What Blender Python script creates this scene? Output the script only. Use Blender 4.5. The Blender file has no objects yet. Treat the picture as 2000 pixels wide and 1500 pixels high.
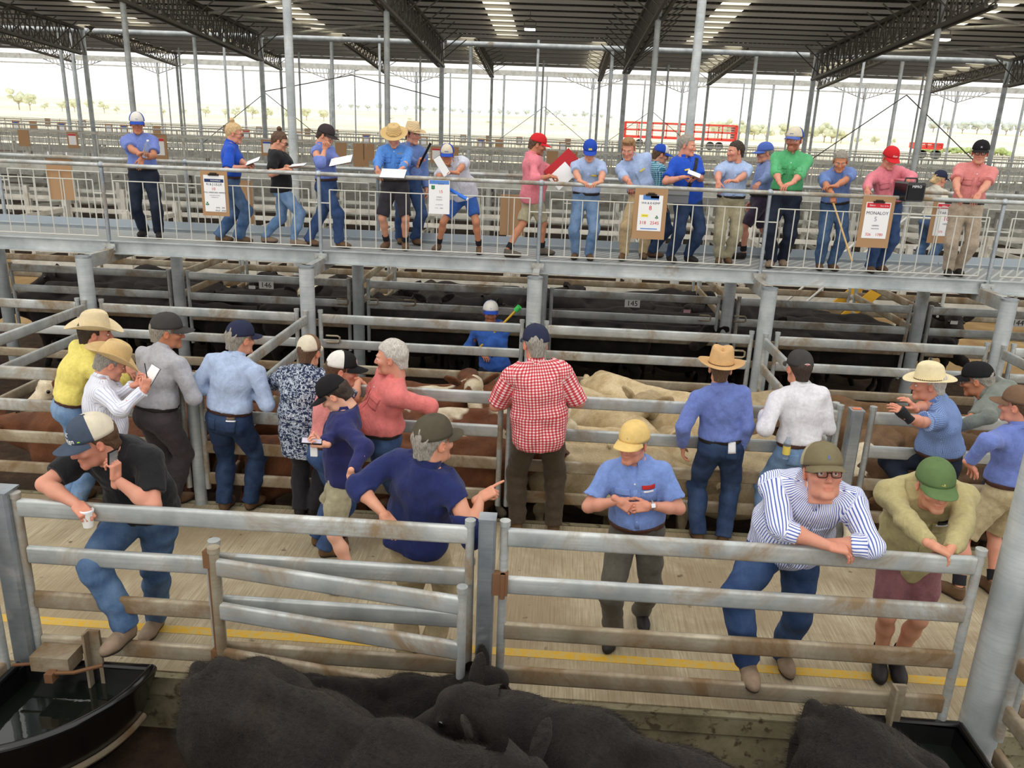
import bpy, bmesh, math, random
import numpy as np
from mathutils import Vector, Matrix, Euler
from mathutils.bvhtree import BVHTree

# ---------------------------------------------------------------- camera
scene = bpy.context.scene
CAM_H = 3.45
F_PX = 1574.0
PITCH, ROLL, YAW = math.radians(17.53), math.radians(2.21), math.radians(2.65)
_fwd = Vector((-math.sin(YAW)*math.cos(PITCH), math.cos(YAW)*math.cos(PITCH), -math.sin(PITCH)))
_r0 = Vector((math.cos(YAW), math.sin(YAW), 0)); _u0 = _r0.cross(_fwd)
_rt = _r0*math.cos(ROLL) + _u0*math.sin(ROLL); _up = -_r0*math.sin(ROLL) + _u0*math.cos(ROLL)
cam_d = bpy.data.cameras.new('camera'); cam = bpy.data.objects.new('camera', cam_d)
scene.collection.objects.link(cam); scene.camera = cam
cam_d.sensor_fit = 'HORIZONTAL'; cam_d.sensor_width = 36.0; cam_d.lens = F_PX/2000*36.0
cam_d.clip_start = 0.05; cam_d.clip_end = 3000
_m = Matrix((_rt, _up, -_fwd)).transposed().to_4x4(); _m.translation = Vector((0, 0, CAM_H))
cam.matrix_world = _m

def _ray(px, py):
    return _rt*((px - 1000)/F_PX) + _up*(-(py - 750)/F_PX) + _fwd
def atY(px, py, Y):
    d = _ray(px, py); t = Y/d.y; return Vector((d.x*t, Y, CAM_H + d.z*t))
def atZ(px, py, z=0.0):
    d = _ray(px, py); t = (z - CAM_H)/d.z; return Vector((d.x*t, d.y*t, z))
def atX(px, py, X):
    d = _ray(px, py); t = X/d.x; return Vector((X, d.y*t, CAM_H + d.z*t))

# ---------------------------------------------------------------- light, sky, exposure
scene.view_settings.view_transform = 'Standard'; scene.view_settings.look = 'None'
scene.view_settings.exposure = 0.0; scene.view_settings.gamma = 1.0
scene.view_settings.use_curve_mapping = False
world = bpy.data.worlds.new('overcast_sky'); scene.world = world; world.use_nodes = True
_nt = world.node_tree; _nt.nodes.clear()
_bg = _nt.nodes.new('ShaderNodeBackground'); _wo = _nt.nodes.new('ShaderNodeOutputWorld')
_bg.inputs[0].default_value = (1.0, 0.985, 0.955, 1); _bg.inputs[1].default_value = 1.32
_nt.links.new(_bg.outputs[0], _wo.inputs[0])
sun_d = bpy.data.lights.new('hazy_sun', 'SUN'); sun_d.energy = 0.6; sun_d.angle = math.radians(40); sun_d.color = (1, 0.96, 0.88)
sun = bpy.data.objects.new('hazy_sun', sun_d); scene.collection.objects.link(sun)
sun.rotation_euler = (math.radians(38), 0, math.radians(-25))
scene.cycles.max_bounces = 6; scene.cycles.diffuse_bounces = 3; scene.cycles.glossy_bounces = 3
scene.cycles.transmission_bounces = 4; scene.cycles.transparent_max_bounces = 8
scene.cycles.use_denoising = True
# ---------------------------------------------------------------- helpers
PI = math.pi
COL = bpy.context.scene.collection
rng = random.Random(7)

def link(o, parent=None):
    COL.objects.link(o)
    if parent is not None: o.parent = parent
    return o
def tag(o, label, cat, group=None):
    o['label'] = label; o['category'] = cat
    if group: o['group'] = group
    return o
def empty(name, loc, rz=0.0):
    o = bpy.data.objects.new(name, None); o.location = loc; o.rotation_euler = (0, 0, rz)
    o.empty_display_size = 0.1
    return link(o)
def dup(root, loc=None, rz=None):
    r = root.copy(); COL.objects.link(r)
    if loc is not None: r.location = loc
    if rz is not None: r.rotation_euler = (0, 0, rz)
    for ch in list(root.children):
        c = ch.copy(); COL.objects.link(c); c.parent = r
        for g in list(ch.children):
            d = g.copy(); COL.objects.link(d); d.parent = c
    return r

class MB:
    """collects quads/tris for one mesh object"""
    def __init__(s): s.v = []; s.f = []; s.m = []
    def add(s, vs, fs, mi=0):
        n = len(s.v); s.v += [tuple(p) for p in vs]; s.f += [tuple(i + n for i in f) for f in fs]; s.m += [mi] * len(fs)
    def box(s, c, d, R=None, mi=0, ch=0.0):
        hx, hy, hz = d[0] / 2, d[1] / 2, d[2] / 2
        P = [(x, y, z) for x in (-hx, hx) for y in (-hy, hy) for z in (-hz, hz)]
        if R is not None: P = [tuple(R @ Vector(p)) for p in P]
        s.add([(p[0] + c[0], p[1] + c[1], p[2] + c[2]) for p in P],
              [(0, 1, 3, 2), (4, 6, 7, 5), (0, 4, 5, 1), (2, 3, 7, 6), (0, 2, 6, 4), (1, 5, 7, 3)], mi)
    def prism(s, a, b, prof, up=(0, 0, 1), mi=0, caps=True):
        """sweep a closed 2-D profile (side, up) from a to b"""
        a = Vector(a); b = Vector(b); d = (b - a).normalized(); u = Vector(up)
        r = d.cross(u)
        if r.length < 1e-4: r = d.cross(Vector((0, 1, 0)))
        r.normalize(); u = r.cross(d)
        n = len(prof)
        vs = [a + r * p[0] + u * p[1] for p in prof] + [b + r * p[0] + u * p[1] for p in prof]
        fs = [(i, (i + 1) % n, n + (i + 1) % n, n + i) for i in range(n)]
        if caps: fs += [tuple(range(n - 1, -1, -1)), tuple(range(n, 2 * n))]
        s.add(vs, fs, mi)
    def rail(s, a, b, w=0.042, h=0.115, mi=0):
        r = min(w, h) * 0.42; pr = []
        for cx, cy, a0 in ((w/2 - r, h/2 - r, 0), (-w/2 + r, h/2 - r, 90), (-w/2 + r, -h/2 + r, 180), (w/2 - r, -h/2 + r, 270)):
            for k in range(4):
                t = math.radians(a0 + 30 * k); pr.append((cx + r * math.cos(t), cy + r * math.sin(t)))
        s.prism(a, b, pr, mi=mi)
    def tube(s, a, b, r, n=12, mi=0, caps=True, r2=None):
        a = Vector(a); b = Vector(b); d = (b - a).normalized()
        u = Vector((0, 0, 1)) if abs(d.z) < 0.9 else Vector((1, 0, 0))
        x = d.cross(u).normalized(); y = d.cross(x); r2 = r if r2 is None else r2
        vs = [a + (x * math.cos(2*PI*i/n) + y * math.sin(2*PI*i/n)) * r for i in range(n)] + \
             [b + (x * math.cos(2*PI*i/n) + y * math.sin(2*PI*i/n)) * r2 for i in range(n)]
        fs = [((i+1) % n, i, n + i, n + (i+1) % n) for i in range(n)]
        if caps: fs += [tuple(range(n)), tuple(range(2*n-1, n-1, -1))]
        s.add(vs, fs, mi)
    def path(s, pts, r, n=8, mi=0):
        pts = [Vector(p) for p in pts]; rings = []
        ref = None
        for i, p in enumerate(pts):
            d = (pts[min(i+1, len(pts)-1)] - pts[max(i-1, 0)]).normalized()
            if ref is None: ref = d.orthogonal().normalized()
            x = (ref - d * ref.dot(d)).normalized(); ref = x; y = d.cross(x)
            rr = r[i] if isinstance(r, (list, tuple)) else r
            rings.append([p + (x * math.cos(2*PI*k/n) + y * math.sin(2*PI*k/n)) * rr for k in range(n)])
        vs = [q for R in rings for q in R]; fs = []
        for i in range(len(pts) - 1):
            for k in range(n):
                fs.append((i*n + k, i*n + (k+1) % n, (i+1)*n + (k+1) % n, (i+1)*n + k))
        fs += [tuple(range(n-1, -1, -1)), tuple(range((len(pts)-1)*n, len(pts)*n))]
        s.add(vs, fs, mi)
    def lathe(s, prof, n=24, c=(0, 0, 0), mi=0, sx=1.0, sy=1.0):
        vs = []
        for (r, z) in prof:
            for k in range(n):
                t = 2*PI*k/n; vs.append((c[0] + r*sx*math.cos(t), c[1] + r*sy*math.sin(t), c[2] + z))
        fs = [(i*n + k, i*n + (k+1) % n, (i+1)*n + (k+1) % n, (i+1)*n + k) for i in range(len(prof)-1) for k in range(n)]
        s.add(vs, fs, mi)
    def sphere(s, c, r, n=12, mi=0, sc=(1, 1, 1)):
        m = n // 2
        vs = [(c[0], c[1], c[2] - r*sc[2])]
        for i in range(1, m):
            p = -PI/2 + PI*i/m
            for k in range(n):
                t = 2*PI*k/n
                vs.append((c[0] + r*sc[0]*math.cos(p)*math.cos(t), c[1] + r*sc[1]*math.cos(p)*math.sin(t), c[2] + r*sc[2]*math.sin(p)))
        vs.append((c[0], c[1], c[2] + r*sc[2])); L = len(vs) - 1
        fs = [(0, 1 + (k+1) % n, 1 + k) for k in range(n)]
        for i in range(m - 2):
            for k in range(n):
                a = 1 + i*n
                fs.append((a + k, a + (k+1) % n, a + n + (k+1) % n, a + n + k))
        a = 1 + (m-2)*n
        fs += [(a + k, a + (k+1) % n, L) for k in range(n)]
        s.add(vs, fs, mi)
    def mesh(s, name, mats, smooth=True):
        me = bpy.data.meshes.new(name); me.from_pydata(s.v, [], s.f)
        for m in (mats if isinstance(mats, (list, tuple)) else [mats]): me.materials.append(m)
        me.polygons.foreach_set('material_index', s.m)
        me.polygons.foreach_set('use_smooth', [smooth] * len(s.f))
        if smooth: me.set_sharp_from_angle(angle=math.radians(38))
        me.update(); return me
    def build(s, name, mats, parent=None, smooth=True, loc=None):
        o = bpy.data.objects.new(name, s.mesh(name, mats, smooth))
        if loc is not None: o.location = loc
        return link(o, parent)

def np_mesh(name, V, F, mats, attrs=None, mi=None):
    """quads from numpy arrays"""
    me = bpy.data.meshes.new(name)
    me.vertices.add(len(V)); me.vertices.foreach_set('co', np.ascontiguousarray(V, np.float32).ravel())
    nf = len(F)
    me.loops.add(nf * 4); me.loops.foreach_set('vertex_index', np.ascontiguousarray(F, np.int32).ravel())
    me.polygons.add(nf); me.polygons.foreach_set('loop_start', np.arange(0, nf*4, 4, dtype=np.int32))
    if mi is not None: me.polygons.foreach_set('material_index', np.ascontiguousarray(mi, np.int32))
    me.polygons.foreach_set('use_smooth', np.ones(nf, bool))
    for k, a in (attrs or {}).items():
        at = me.attributes.new(k, 'FLOAT_VECTOR', 'POINT'); at.data.foreach_set('vector', np.ascontiguousarray(a, np.float32).ravel())
    for m in (mats if isinstance(mats, (list, tuple)) else [mats]): me.materials.append(m)
    me.update(); me.validate()
    return me

# ---------------------------------------------------------------- implicit surfaces (bodies, clothes, cattle)
def v3(*a): return np.array(a if len(a) > 1 else a[0], float)
def nrm(v): v = np.asarray(v, float); return v / max(1e-9, np.linalg.norm(v))
def rotm(rx=0, ry=0, rz=0):
    """degrees; applied x (pitch) then y (roll) then z (yaw)"""
    return np.array(Euler((math.radians(rx), math.radians(ry), math.radians(rz)), 'XYZ').to_matrix())
I3 = np.eye(3)

class Field:
    def __init__(s, lo, hi, h):
        s.h = h; s.o = np.floor(np.asarray(lo, float) / h) * h - 2*h
        s.n = np.ceil((np.asarray(hi, float) - s.o) / h).astype(int) + 3
        s.A = np.full(s.n, 0.5, np.float32)
        s.ax = [(s.o[i] + h*np.arange(s.n[i])).astype(np.float32) for i in range(3)]
    def coords(s): return s.ax[0][:, None, None], s.ax[1][None, :, None], s.ax[2][None, None, :]
    def sl(s, lo, hi):
        a = np.clip(np.floor((np.asarray(lo) - s.o)/s.h).astype(int), 0, s.n); b = np.clip(np.ceil((np.asarray(hi) - s.o)/s.h).astype(int) + 1, 0, s.n)
        S = tuple(slice(a[i], b[i]) for i in range(3))
        return S, s.ax[0][S[0]][:, None, None], s.ax[1][S[1]][None, :, None], s.ax[2][S[2]][None, None, :]
    def prim(s, p, infl=0.0, k=0.03, sub=False):
        m = infl + k + 3*s.h
        if p[0] == 'c':
            _, a, b, ra, rb = p; a = np.asarray(a, float); b = np.asarray(b, float); R = max(ra, rb) + m
            S, X, Y, Z = s.sl(np.minimum(a, b) - R, np.maximum(a, b) + R)
            d = b - a; L = max(1e-8, d @ d)
            x, y, z = X - a[0], Y - a[1], Z - a[2]
            t = np.clip((x*d[0] + y*d[1] + z*d[2])/L, 0, 1)
            D = np.sqrt((x - t*d[0])**2 + (y - t*d[1])**2 + (z - t*d[2])**2) - (ra + (rb - ra)*t) - infl
        elif p[0] == 'e':
            _, c, R3, r = p; r = np.asarray(r, float) + infl; R = np.sqrt(((R3 * r[None, :])**2).sum(1)) + m - infl
            S, X, Y, Z = s.sl(c - R, c + R)
            x, y, z = X - c[0], Y - c[1], Z - c[2]
            q = [x*R3[0, i] + y*R3[1, i] + z*R3[2, i] for i in range(3)]
            k0 = np.sqrt(sum((q[i]/r[i])**2 for i in range(3))) + 1e-6
            k1 = np.sqrt(sum((q[i]/r[i]**2)**2 for i in range(3))) + 1e-6
            D = k0*(k0 - 1)/k1
        elif p[0] == 'b':   # rounded box: centre, R, half sizes, radius
            _, c, R3, r, rad = p; r = np.asarray(r, float); R = np.sqrt(((R3 * r[None, :])**2).sum(1)) + m + rad
            S, X, Y, Z = s.sl(c - R, c + R)
            x, y, z = X - c[0], Y - c[1], Z - c[2]
            q = [np.abs(x*R3[0, i] + y*R3[1, i] + z*R3[2, i]) - (r[i] - rad) for i in range(3)]
            D = np.sqrt(sum(np.maximum(w, 0)**2 for w in q)) + np.minimum(np.maximum(np.maximum(q[0], q[1]), q[2]), 0) - rad - infl
        A = s.A[S]
        if sub:   # smooth subtraction
            B = -D; h = np.clip(0.5 - 0.5*(A - B)/k, 0, 1); s.A[S] = A + (B - A)*h + k*h*(1 - h)
        else:
            h = np.clip(0.5 + 0.5*(A - D)/k, 0, 1); s.A[S] = A + (D - A)*h - k*h*(1 - h)
    def cut(s, p, n, k=0.0):
        """keep the side the normal n points away from"""
        X, Y, Z = s.coords(); D = (X - p[0])*n[0] + (Y - p[1])*n[1] + (Z - p[2])*n[2]
        s.A = np.maximum(s.A, D.astype(np.float32))
    def noise(s, amp, freq, seed=0, stretch=(1, 1, 1), octs=5):
        r = np.random.RandomState(seed); X, Y, Z = s.coords(); N = 0
        for i in range(octs):
            w = r.normal(size=3)*np.asarray(stretch); w = w/np.linalg.norm(w)*freq*(0.7 + 0.6*r.rand())
            N = N + np.sin(X*w[0] + Y*w[1] + Z*w[2] + r.rand()*6.28 + 1.2*np.sin(X*w[1]*.6 + Z*w[0]*.5 + r.rand()*6))
        s.A = s.A + (amp/octs**.5*N).astype(np.float32)
    def mesh(s):
        """naive surface nets -> V, F (quads)"""
        A = s.A; I = A < 0; n = np.array(A.shape)
        c = [I[dx:n[0]-1+dx, dy:n[1]-1+dy, dz:n[2]-1+dz] for dx in (0, 1) for dy in (0, 1) for dz in (0, 1)]
        cnt = sum(q.astype(np.int8) for q in c); act = (cnt > 0) & (cnt < 8)
        idx = np.argwhere(act); N = len(idx)
        if N == 0: return np.zeros((0, 3)), np.zeros((0, 4), int)
        vid = np.full(act.shape, -1, np.int32); vid[tuple(idx.T)] = np.arange(N)
        P = np.zeros((N, 3)); W = np.zeros(N)
        offs = np.array([(dx, dy, dz) for dx in (0, 1) for dy in (0, 1) for dz in (0, 1)])
        vals = [A[tuple((idx + o).T)] for o in offs]
        for i in range(8):
            for j in range(i + 1, 8):
                if abs(offs[i] - offs[j]).sum() != 1: continue
                a, b = vals[i], vals[j]; m = (a < 0) != (b < 0)
                t = np.where(m, a/np.where(m, a - b, 1), 0)
                P += m[:, None]*(offs[i] + t[:, None]*(offs[j] - offs[i])); W += m
        V = (idx + P/W[:, None])*s.h + s.o
        F = []
        for ax in range(3):
            u, w = [(1, 2), (2, 0), (0, 1)][ax]
            sl0 = [slice(None)]*3; sl1 = [slice(None)]*3
            sl0[ax] = slice(0, n[ax]-1); sl1[ax] = slice(1, n[ax])
            for q in (u, w): sl0[q] = slice(1, n[q]-1); sl1[q] = slice(1, n[q]-1)
            a = I[tuple(sl0)]; b = I[tuple(sl1)]
            for m, flip in ((a & ~b, False), (~a & b, True)):
                e = np.argwhere(m)
                if not len(e): continue
                e[:, u] += 1; e[:, w] += 1
                def g(du, dw):
                    q = e.copy(); q[:, u] += du; q[:, w] += dw; return vid[tuple(q.T)]
                Q = np.stack([g(-1, -1), g(0, -1), g(0, 0), g(-1, 0)], 1)
                F.append(Q[:, ::-1] if flip else Q)
        F = np.concatenate(F); F = F[(F >= 0).all(1)]
        return V, F

def join_vf(parts):
    V = []; F = []; n = 0
    for v, f in parts:
        V.append(v); F.append(f + n); n += len(v)
    return np.concatenate(V), np.concatenate(F)
# ---------------------------------------------------------------- materials
def srgb(r, g, b):
    f = lambda c: (c/255/12.92 if c/255 <= 0.04045 else ((c/255 + 0.055)/1.055)**2.4)
    return (f(r), f(g), f(b), 1.0)
class NT:
    def __init__(s, name, rough=0.7, metal=0.0, spec=0.3):
        s.m = bpy.data.materials.new(name); s.m.use_nodes = True; s.t = s.m.node_tree; s.t.nodes.clear()
        s.out = s.n('ShaderNodeOutputMaterial'); s.b = s.n('ShaderNodeBsdfPrincipled')
        s.b.inputs['Roughness'].default_value = rough; s.b.inputs['Metallic'].default_value = metal
        s.b.inputs['Specular IOR Level'].default_value = spec
        s.l(s.b.outputs[0], s.out.inputs[0])
    def n(s, typ, **kw):
        n = s.t.nodes.new(typ)
        for k, v in kw.items(): setattr(n, k, v)
        return n
    def l(s, a, b): s.t.links.new(a, b)
    def coord(s, kind='Object'):
        return s.n('ShaderNodeTexCoord').outputs[kind]
    def attr(s, name):
        return s.n('ShaderNodeAttribute', attribute_name=name).outputs['Vector']
    def map(s, vec, scale=(1, 1, 1), loc=(0, 0, 0), rot=(0, 0, 0)):
        m = s.n('ShaderNodeMapping'); m.inputs['Scale'].default_value = scale; m.inputs['Location'].default_value = loc; m.inputs['Rotation'].default_value = rot
        s.l(vec, m.inputs[0]); return m.outputs[0]
    def noise(s, vec, scale, detail=3, rough=0.55, dist=0.0):
        n = s.n('ShaderNodeTexNoise'); n.inputs['Scale'].default_value = scale; n.inputs['Detail'].default_value = detail
        n.inputs['Roughness'].default_value = rough; n.inputs['Distortion'].default_value = dist
        if vec is not None: s.l(vec, n.inputs['Vector'])
        return n.outputs['Fac']
    def ramp(s, fac, stops):
        r = s.n('ShaderNodeValToRGB'); e = r.color_ramp.elements
        while len(e) < len(stops): e.new(0.5)
        for i, (p, c) in enumerate(stops): e[i].position = p; e[i].color = c if len(c) == 4 else (*c, 1)
        s.l(fac, r.inputs[0]); return r.outputs[0]
    def mix(s, fac, a, b, blend='MIX'):
        m = s.n('ShaderNodeMix', data_type='RGBA', blend_type=blend)
        for v, i in ((fac, 0), (a, 6), (b, 7)):
            if hasattr(v, 'links'): s.l(v, m.inputs[i])
            else: m.inputs[i].default_value = v
        return m.outputs[2]
    def math(s, op, a, b=None):
        m = s.n('ShaderNodeMath', operation=op)
        for v, i in ((a, 0), (b, 1)):
            if v is None: continue
            if hasattr(v, 'links'): s.l(v, m.inputs[i])
            else: m.inputs[i].default_value = v
        return m.outputs[0]
    def sep(s, vec):
        x = s.n('ShaderNodeSeparateXYZ'); s.l(vec, x.inputs[0]); return x.outputs
    def bump(s, h, strength=0.3, dist=0.01):
        b = s.n('ShaderNodeBump'); b.inputs['Strength'].default_value = strength; b.inputs['Distance'].default_value = dist
        s.l(h, b.inputs['Height']); s.l(b.outputs[0], s.b.inputs['Normal'])
    def col(s, c):
        if hasattr(c, 'links'): s.l(c, s.b.inputs['Base Color'])
        else: s.b.inputs['Base Color'].default_value = c
        return s.m

M = {}
def plain(name, c, rough=0.6, metal=0.0, spec=0.3):
    if name in M: return M[name]
    n = NT(name, rough, metal, spec); M[name] = n.col(c); return M[name]

def mk_steel(name, base, dark, rust, amt, rough=0.42, metal=0.75):
    """galvanised steel: spangle, streaks and grime"""
    n = NT(name, rough, metal, 0.5); P = n.coord('Object')
    oi = n.n('ShaderNodeObjectInfo')
    off = n.n('ShaderNodeVectorMath', operation='ADD'); sc = n.n('ShaderNodeVectorMath', operation='SCALE')
    n.l(P, off.inputs[0])
    cb = n.n('ShaderNodeCombineXYZ'); n.l(oi.outputs['Random'], cb.inputs[0]); n.l(oi.outputs['Random'], cb.inputs[1])
    sc.inputs['Scale'].default_value = 37.0; n.l(cb.outputs[0], sc.inputs[0]); n.l(sc.outputs[0], off.inputs[1])
    V = off.outputs[0]
    c = n.ramp(n.noise(V, 3.0, 4, .6), [(0.3, dark), (0.68, base)])
    streak = n.noise(n.map(V, (1.2, 1.2, 26)), 2.2, 4, .6)
    c = n.mix(n.ramp(streak, [(0.45, (0, 0, 0)), (0.75, (.5, .5, .5))]), c, dark)
    g = n.ramp(n.noise(V, 1.7, 6, .7, .6), [(0.62 - amt*.32, (0, 0, 0)), (0.75 - amt*.2, (1, 1, 1))])
    c = n.mix(g, c, rust)
    n.l(n.ramp(g, [(0, (rough,)*3), (1, (.85,)*3)]), n.b.inputs['Roughness'])
    n.l(n.ramp(g, [(0, (metal,)*3), (1, (.08,)*3)]), n.b.inputs['Metallic'])
    n.bump(n.noise(V, 30, 3), 0.08, 0.004)
    return n.col(c)
M['steel'] = mk_steel('galvanised_steel', srgb(190, 196, 200), srgb(138, 146, 152), srgb(142, 122, 98), .14)
M['steel_rail'] = mk_steel('galvanised_rail', srgb(204, 207, 204), srgb(150, 155, 154), srgb(140, 120, 92), .44, .45, .4)
M['steel_dirty'] = mk_steel('grimy_rail', srgb(192, 183, 162), srgb(144, 132, 110), srgb(122, 98, 68), .72, .5, .45)
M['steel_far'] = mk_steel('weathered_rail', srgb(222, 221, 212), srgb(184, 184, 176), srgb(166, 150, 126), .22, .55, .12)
M['truss'] = plain('dark_truss_steel', srgb(112, 108, 102), .55, .4)
M['white_mesh'] = plain('pale_painted_wire', srgb(205, 204, 194), .5, .2)
M['weld'] = plain('rust_brown_weld', srgb(118, 84, 58), .85)
M['dark_iron'] = plain('dark_iron', srgb(60, 52, 46), .6, .5)

def mk_concrete():
    n = NT('broomed_concrete', .88); P = n.coord('Object')
    broom = n.noise(n.map(P, (95, 2.6, 1)), 1.0, 3, .6)
    big = n.noise(P, 1.1, 6, .65, .4)
    c = n.ramp(broom, [(.25, srgb(142, 129, 104)), (.5, srgb(182, 169, 140)), (.8, srgb(210, 198, 172))])
    c = n.mix(n.ramp(big, [(.40, (.7,)*3), (.64, (0,)*3)]), c, srgb(134, 116, 88))
    sp = n.noise(P, 9, 2, .5)
    c = n.mix(n.ramp(sp, [(.70, (0,)*3), (.76, (.8,)*3)]), c, srgb(92, 74, 54))
    n.bump(broom, .5, .004); return n.col(c)
M['concrete'] = mk_concrete()
def mk_kerb():
    n = NT('stained_kerb_concrete', .9); P = n.coord('Object')
    c = n.ramp(n.noise(P, 2.2, 6, .7), [(.3, srgb(96, 88, 66)), (.55, srgb(140, 132, 104)), (.8, srgb(165, 158, 134))])
    c = n.mix(n.ramp(n.noise(P, 14, 3), [(.56, (0,)*3), (.66, (.85,)*3)]), c, srgb(70, 58, 40))
    n.bump(n.noise(P, 25, 3), .3, .01); return n.col(c)
M['kerb'] = mk_kerb()
def mk_dirt():
    n = NT('manure_dirt', .95); P = n.coord('Object')
    c = n.ramp(n.noise(P, 5, 8, .7), [(.3, srgb(44, 32, 22)), (.55, srgb(72, 54, 38)), (.8, srgb(102, 80, 58))])
    n.bump(n.noise(P, 16, 8, .75), .9, .05); return n.col(c)
M['dirt'] = mk_dirt()
def mk_sand():
    n = NT('sandy_lane', .95); P = n.coord('Object')
    c = n.ramp(n.noise(P, 1.4, 7, .65), [(.3, srgb(150, 118, 78)), (.6, srgb(186, 156, 110)), (.85, srgb(206, 180, 138))])
    return n.col(c)
M['sand'] = mk_sand()
def mk_paint():
    n = NT('worn_yellow_paint', .8); P = n.coord('Object')
    c = n.ramp(n.noise(P, 22, 5, .7), [(.4, srgb(206, 160, 40)), (.58, srgb(190, 165, 100))]); return n.col(c)
M['yellow_line'] = mk_paint()
def mk_field():
    n = NT('dry_paddock', .95); P = n.coord('Object')
    c = n.ramp(n.noise(P, .02, 5, .6), [(.3, srgb(240, 228, 184)), (.55, srgb(250, 243, 216)), (.8, srgb(254, 251, 238))]); return n.col(c)  # overexposed brightness is put into this near-white colour
M['field'] = mk_field()

def mk_skin(name, c):
    n = NT(name, .5, 0, .35); P = n.coord('Object')
    base = n.mix(n.ramp(n.noise(P, 14, 4, .6), [(.35, (0,)*3), (.7, (.35,)*3)]), c, (c[0]*.95, c[1]*.66, c[2]*.6, 1))
    col = n.mix(1.0, base, n.attr('tint'), 'MULTIPLY')
    n.b.inputs['Subsurface Weight'].default_value = .06; n.b.inputs['Subsurface Radius'].default_value = (.01, .004, .002)
    n.bump(n.noise(P, 160, 2), .08, .002); return n.col(col)
M['skin'] = mk_skin('weathered_skin', srgb(208, 152, 124))
M['skin_pink'] = mk_skin('ruddy_skin', srgb(208, 148, 124))
M['skin_pale'] = mk_skin('pale_skin', srgb(224, 172, 146))
M['skin_tan'] = mk_skin('tanned_skin', srgb(190, 130, 98))

def cloth_bump(n, V, s=.5):
    P = n.coord('Object'); a = n.noise(n.map(P, (1, 1, .55)), 11, 5, .62, 1.1); n.bump(a, s, .03)
def mk_cloth(name, c, var=.18, rough=.85):
    if name in M: return M[name]
    n = NT(name, rough, 0, .2); V = n.coord('Object')
    d = tuple(x*(1 - var) for x in c[:3]) + (1,); e = tuple(min(1, x*(1 + var*.5)) for x in c[:3]) + (1,)
    col = n.ramp(n.noise(V, 26, 5, .7), [(.3, d), (.7, e)])
    n.b.inputs['Sheen Weight'].default_value = .1
    cloth_bump(n, V); M[name] = n.col(col); return M[name]
def mk_denim(name, c, fade):
    if name in M: return M[name]
    n = NT(name, .85, 0, .2); V = n.coord('Object')
    col = n.ramp(n.noise(V, 5, 5, .65), [(.35, c), (.75, fade)])
    w = n.noise(n.map(V, (420, 420, 60)), 1, 2)
    col = n.mix(n.ramp(w, [(.4, (.22,)*3), (.65, (0,)*3)]), col, tuple(x*.55 for x in c[:3]) + (1,))
    cloth_bump(n, V, .3); M[name] = n.col(col); return M[name]
def mk_check(name, a, b, c, per):
    """gingham: white ground, half tone and full tone squares"""
    n = NT(name, .85, 0, .2); V = n.attr('cl'); s = n.sep(V)
    f = []
    for i in (0, 2):
        t = n.math('FRACT', n.math('MULTIPLY', s[i], 1/per)); f.append(n.math('GREATER_THAN', t, .5))
    t = n.math('MULTIPLY', n.math('ADD', f[0], f[1]), .5)
    col = n.ramp(t, [(0, a), (.5, b), (1, c)]); cloth_bump(n, V); M[name] = n.col(col); return M[name]
def mk_stripe(name, a, b, per, duty=.5, axis=0):
    n = NT(name, .8, 0, .25); V = n.attr('cl'); s = n.sep(V)
    t = n.math('GREATER_THAN', n.math('FRACT', n.math('MULTIPLY', s[axis], 1/per)), duty)
    cloth_bump(n, V); M[name] = n.col(n.mix(t, a, b)); return M[name]
def mk_print(name):
    """dark blue print with pale broken squares"""
    n = NT(name, .8, 0, .25); V = n.attr('cl'); W = n.map(V, (24, 24, 24))
    br = n.n('ShaderNodeTexBrick'); br.inputs['Scale'].default_value = 1; br.inputs['Mortar Size'].default_value = .05
    br.inputs['Color1'].default_value = srgb(40, 54, 88); br.inputs['Color2'].default_value = srgb(120, 136, 162); br.inputs['Mortar'].default_value = srgb(196, 204, 214)
    sx = n.sep(W); cb = n.n('ShaderNodeCombineXYZ'); n.l(sx[0], cb.inputs[0]); n.l(sx[2], cb.inputs[1])
    n.l(cb.outputs[0], br.inputs[0])
    k = n.noise(n.map(V, (30, 30, 55)), 1, 3, .6)
    col = n.mix(n.ramp(k, [(.46, (0,)*3), (.52, (1,)*3)]), br.outputs[0], srgb(34, 44, 74))
    k2 = n.noise(n.map(V, (70, 70, 26), (3, 1, 2)), 1, 2, .6)
    col = n.mix(n.ramp(k2, [(.58, (0,)*3), (.62, (1,)*3)]), col, srgb(206, 212, 220))
    cloth_bump(n, V); M[name] = n.col(col); return M[name]
def mk_hair(name, c, c2):
    if name in M: return M[name]
    n = NT(name, .6, 0, .4); P = n.coord('Object')
    w = n.noise(n.map(P, (150, 150, 40)), 1, 4, .6)
    n.bump(w, .7, .006); M[name] = n.col(n.ramp(w, [(.3, c), (.7, c2)])); return M[name]
def mk_felt(name, c):
    if name in M: return M[name]
    n = NT(name, .9, 0, .15); P = n.coord('Object')
    col = n.ramp(n.noise(P, 22, 4, .6), [(.3, tuple(x*.84 for x in c[:3]) + (1,)), (.7, c)])
    n.bump(n.noise(P, 140, 2), .12, .002); M[name] = n.col(col); return M[name]
def mk_straw(name, c):
    n = NT(name, .8, 0, .2); P = n.coord('Object')
    w = n.n('ShaderNodeTexWave'); w.wave_type = 'RINGS'; w.rings_direction = 'Z'; w.inputs['Scale'].default_value = 60
    n.l(P, w.inputs[0]); n.bump(w.outputs['Fac'], .4, .004)
    M[name] = n.col(n.mix(w.outputs['Fac'], tuple(x*.72 for x in c[:3]) + (1,), c)); return M[name]
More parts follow.
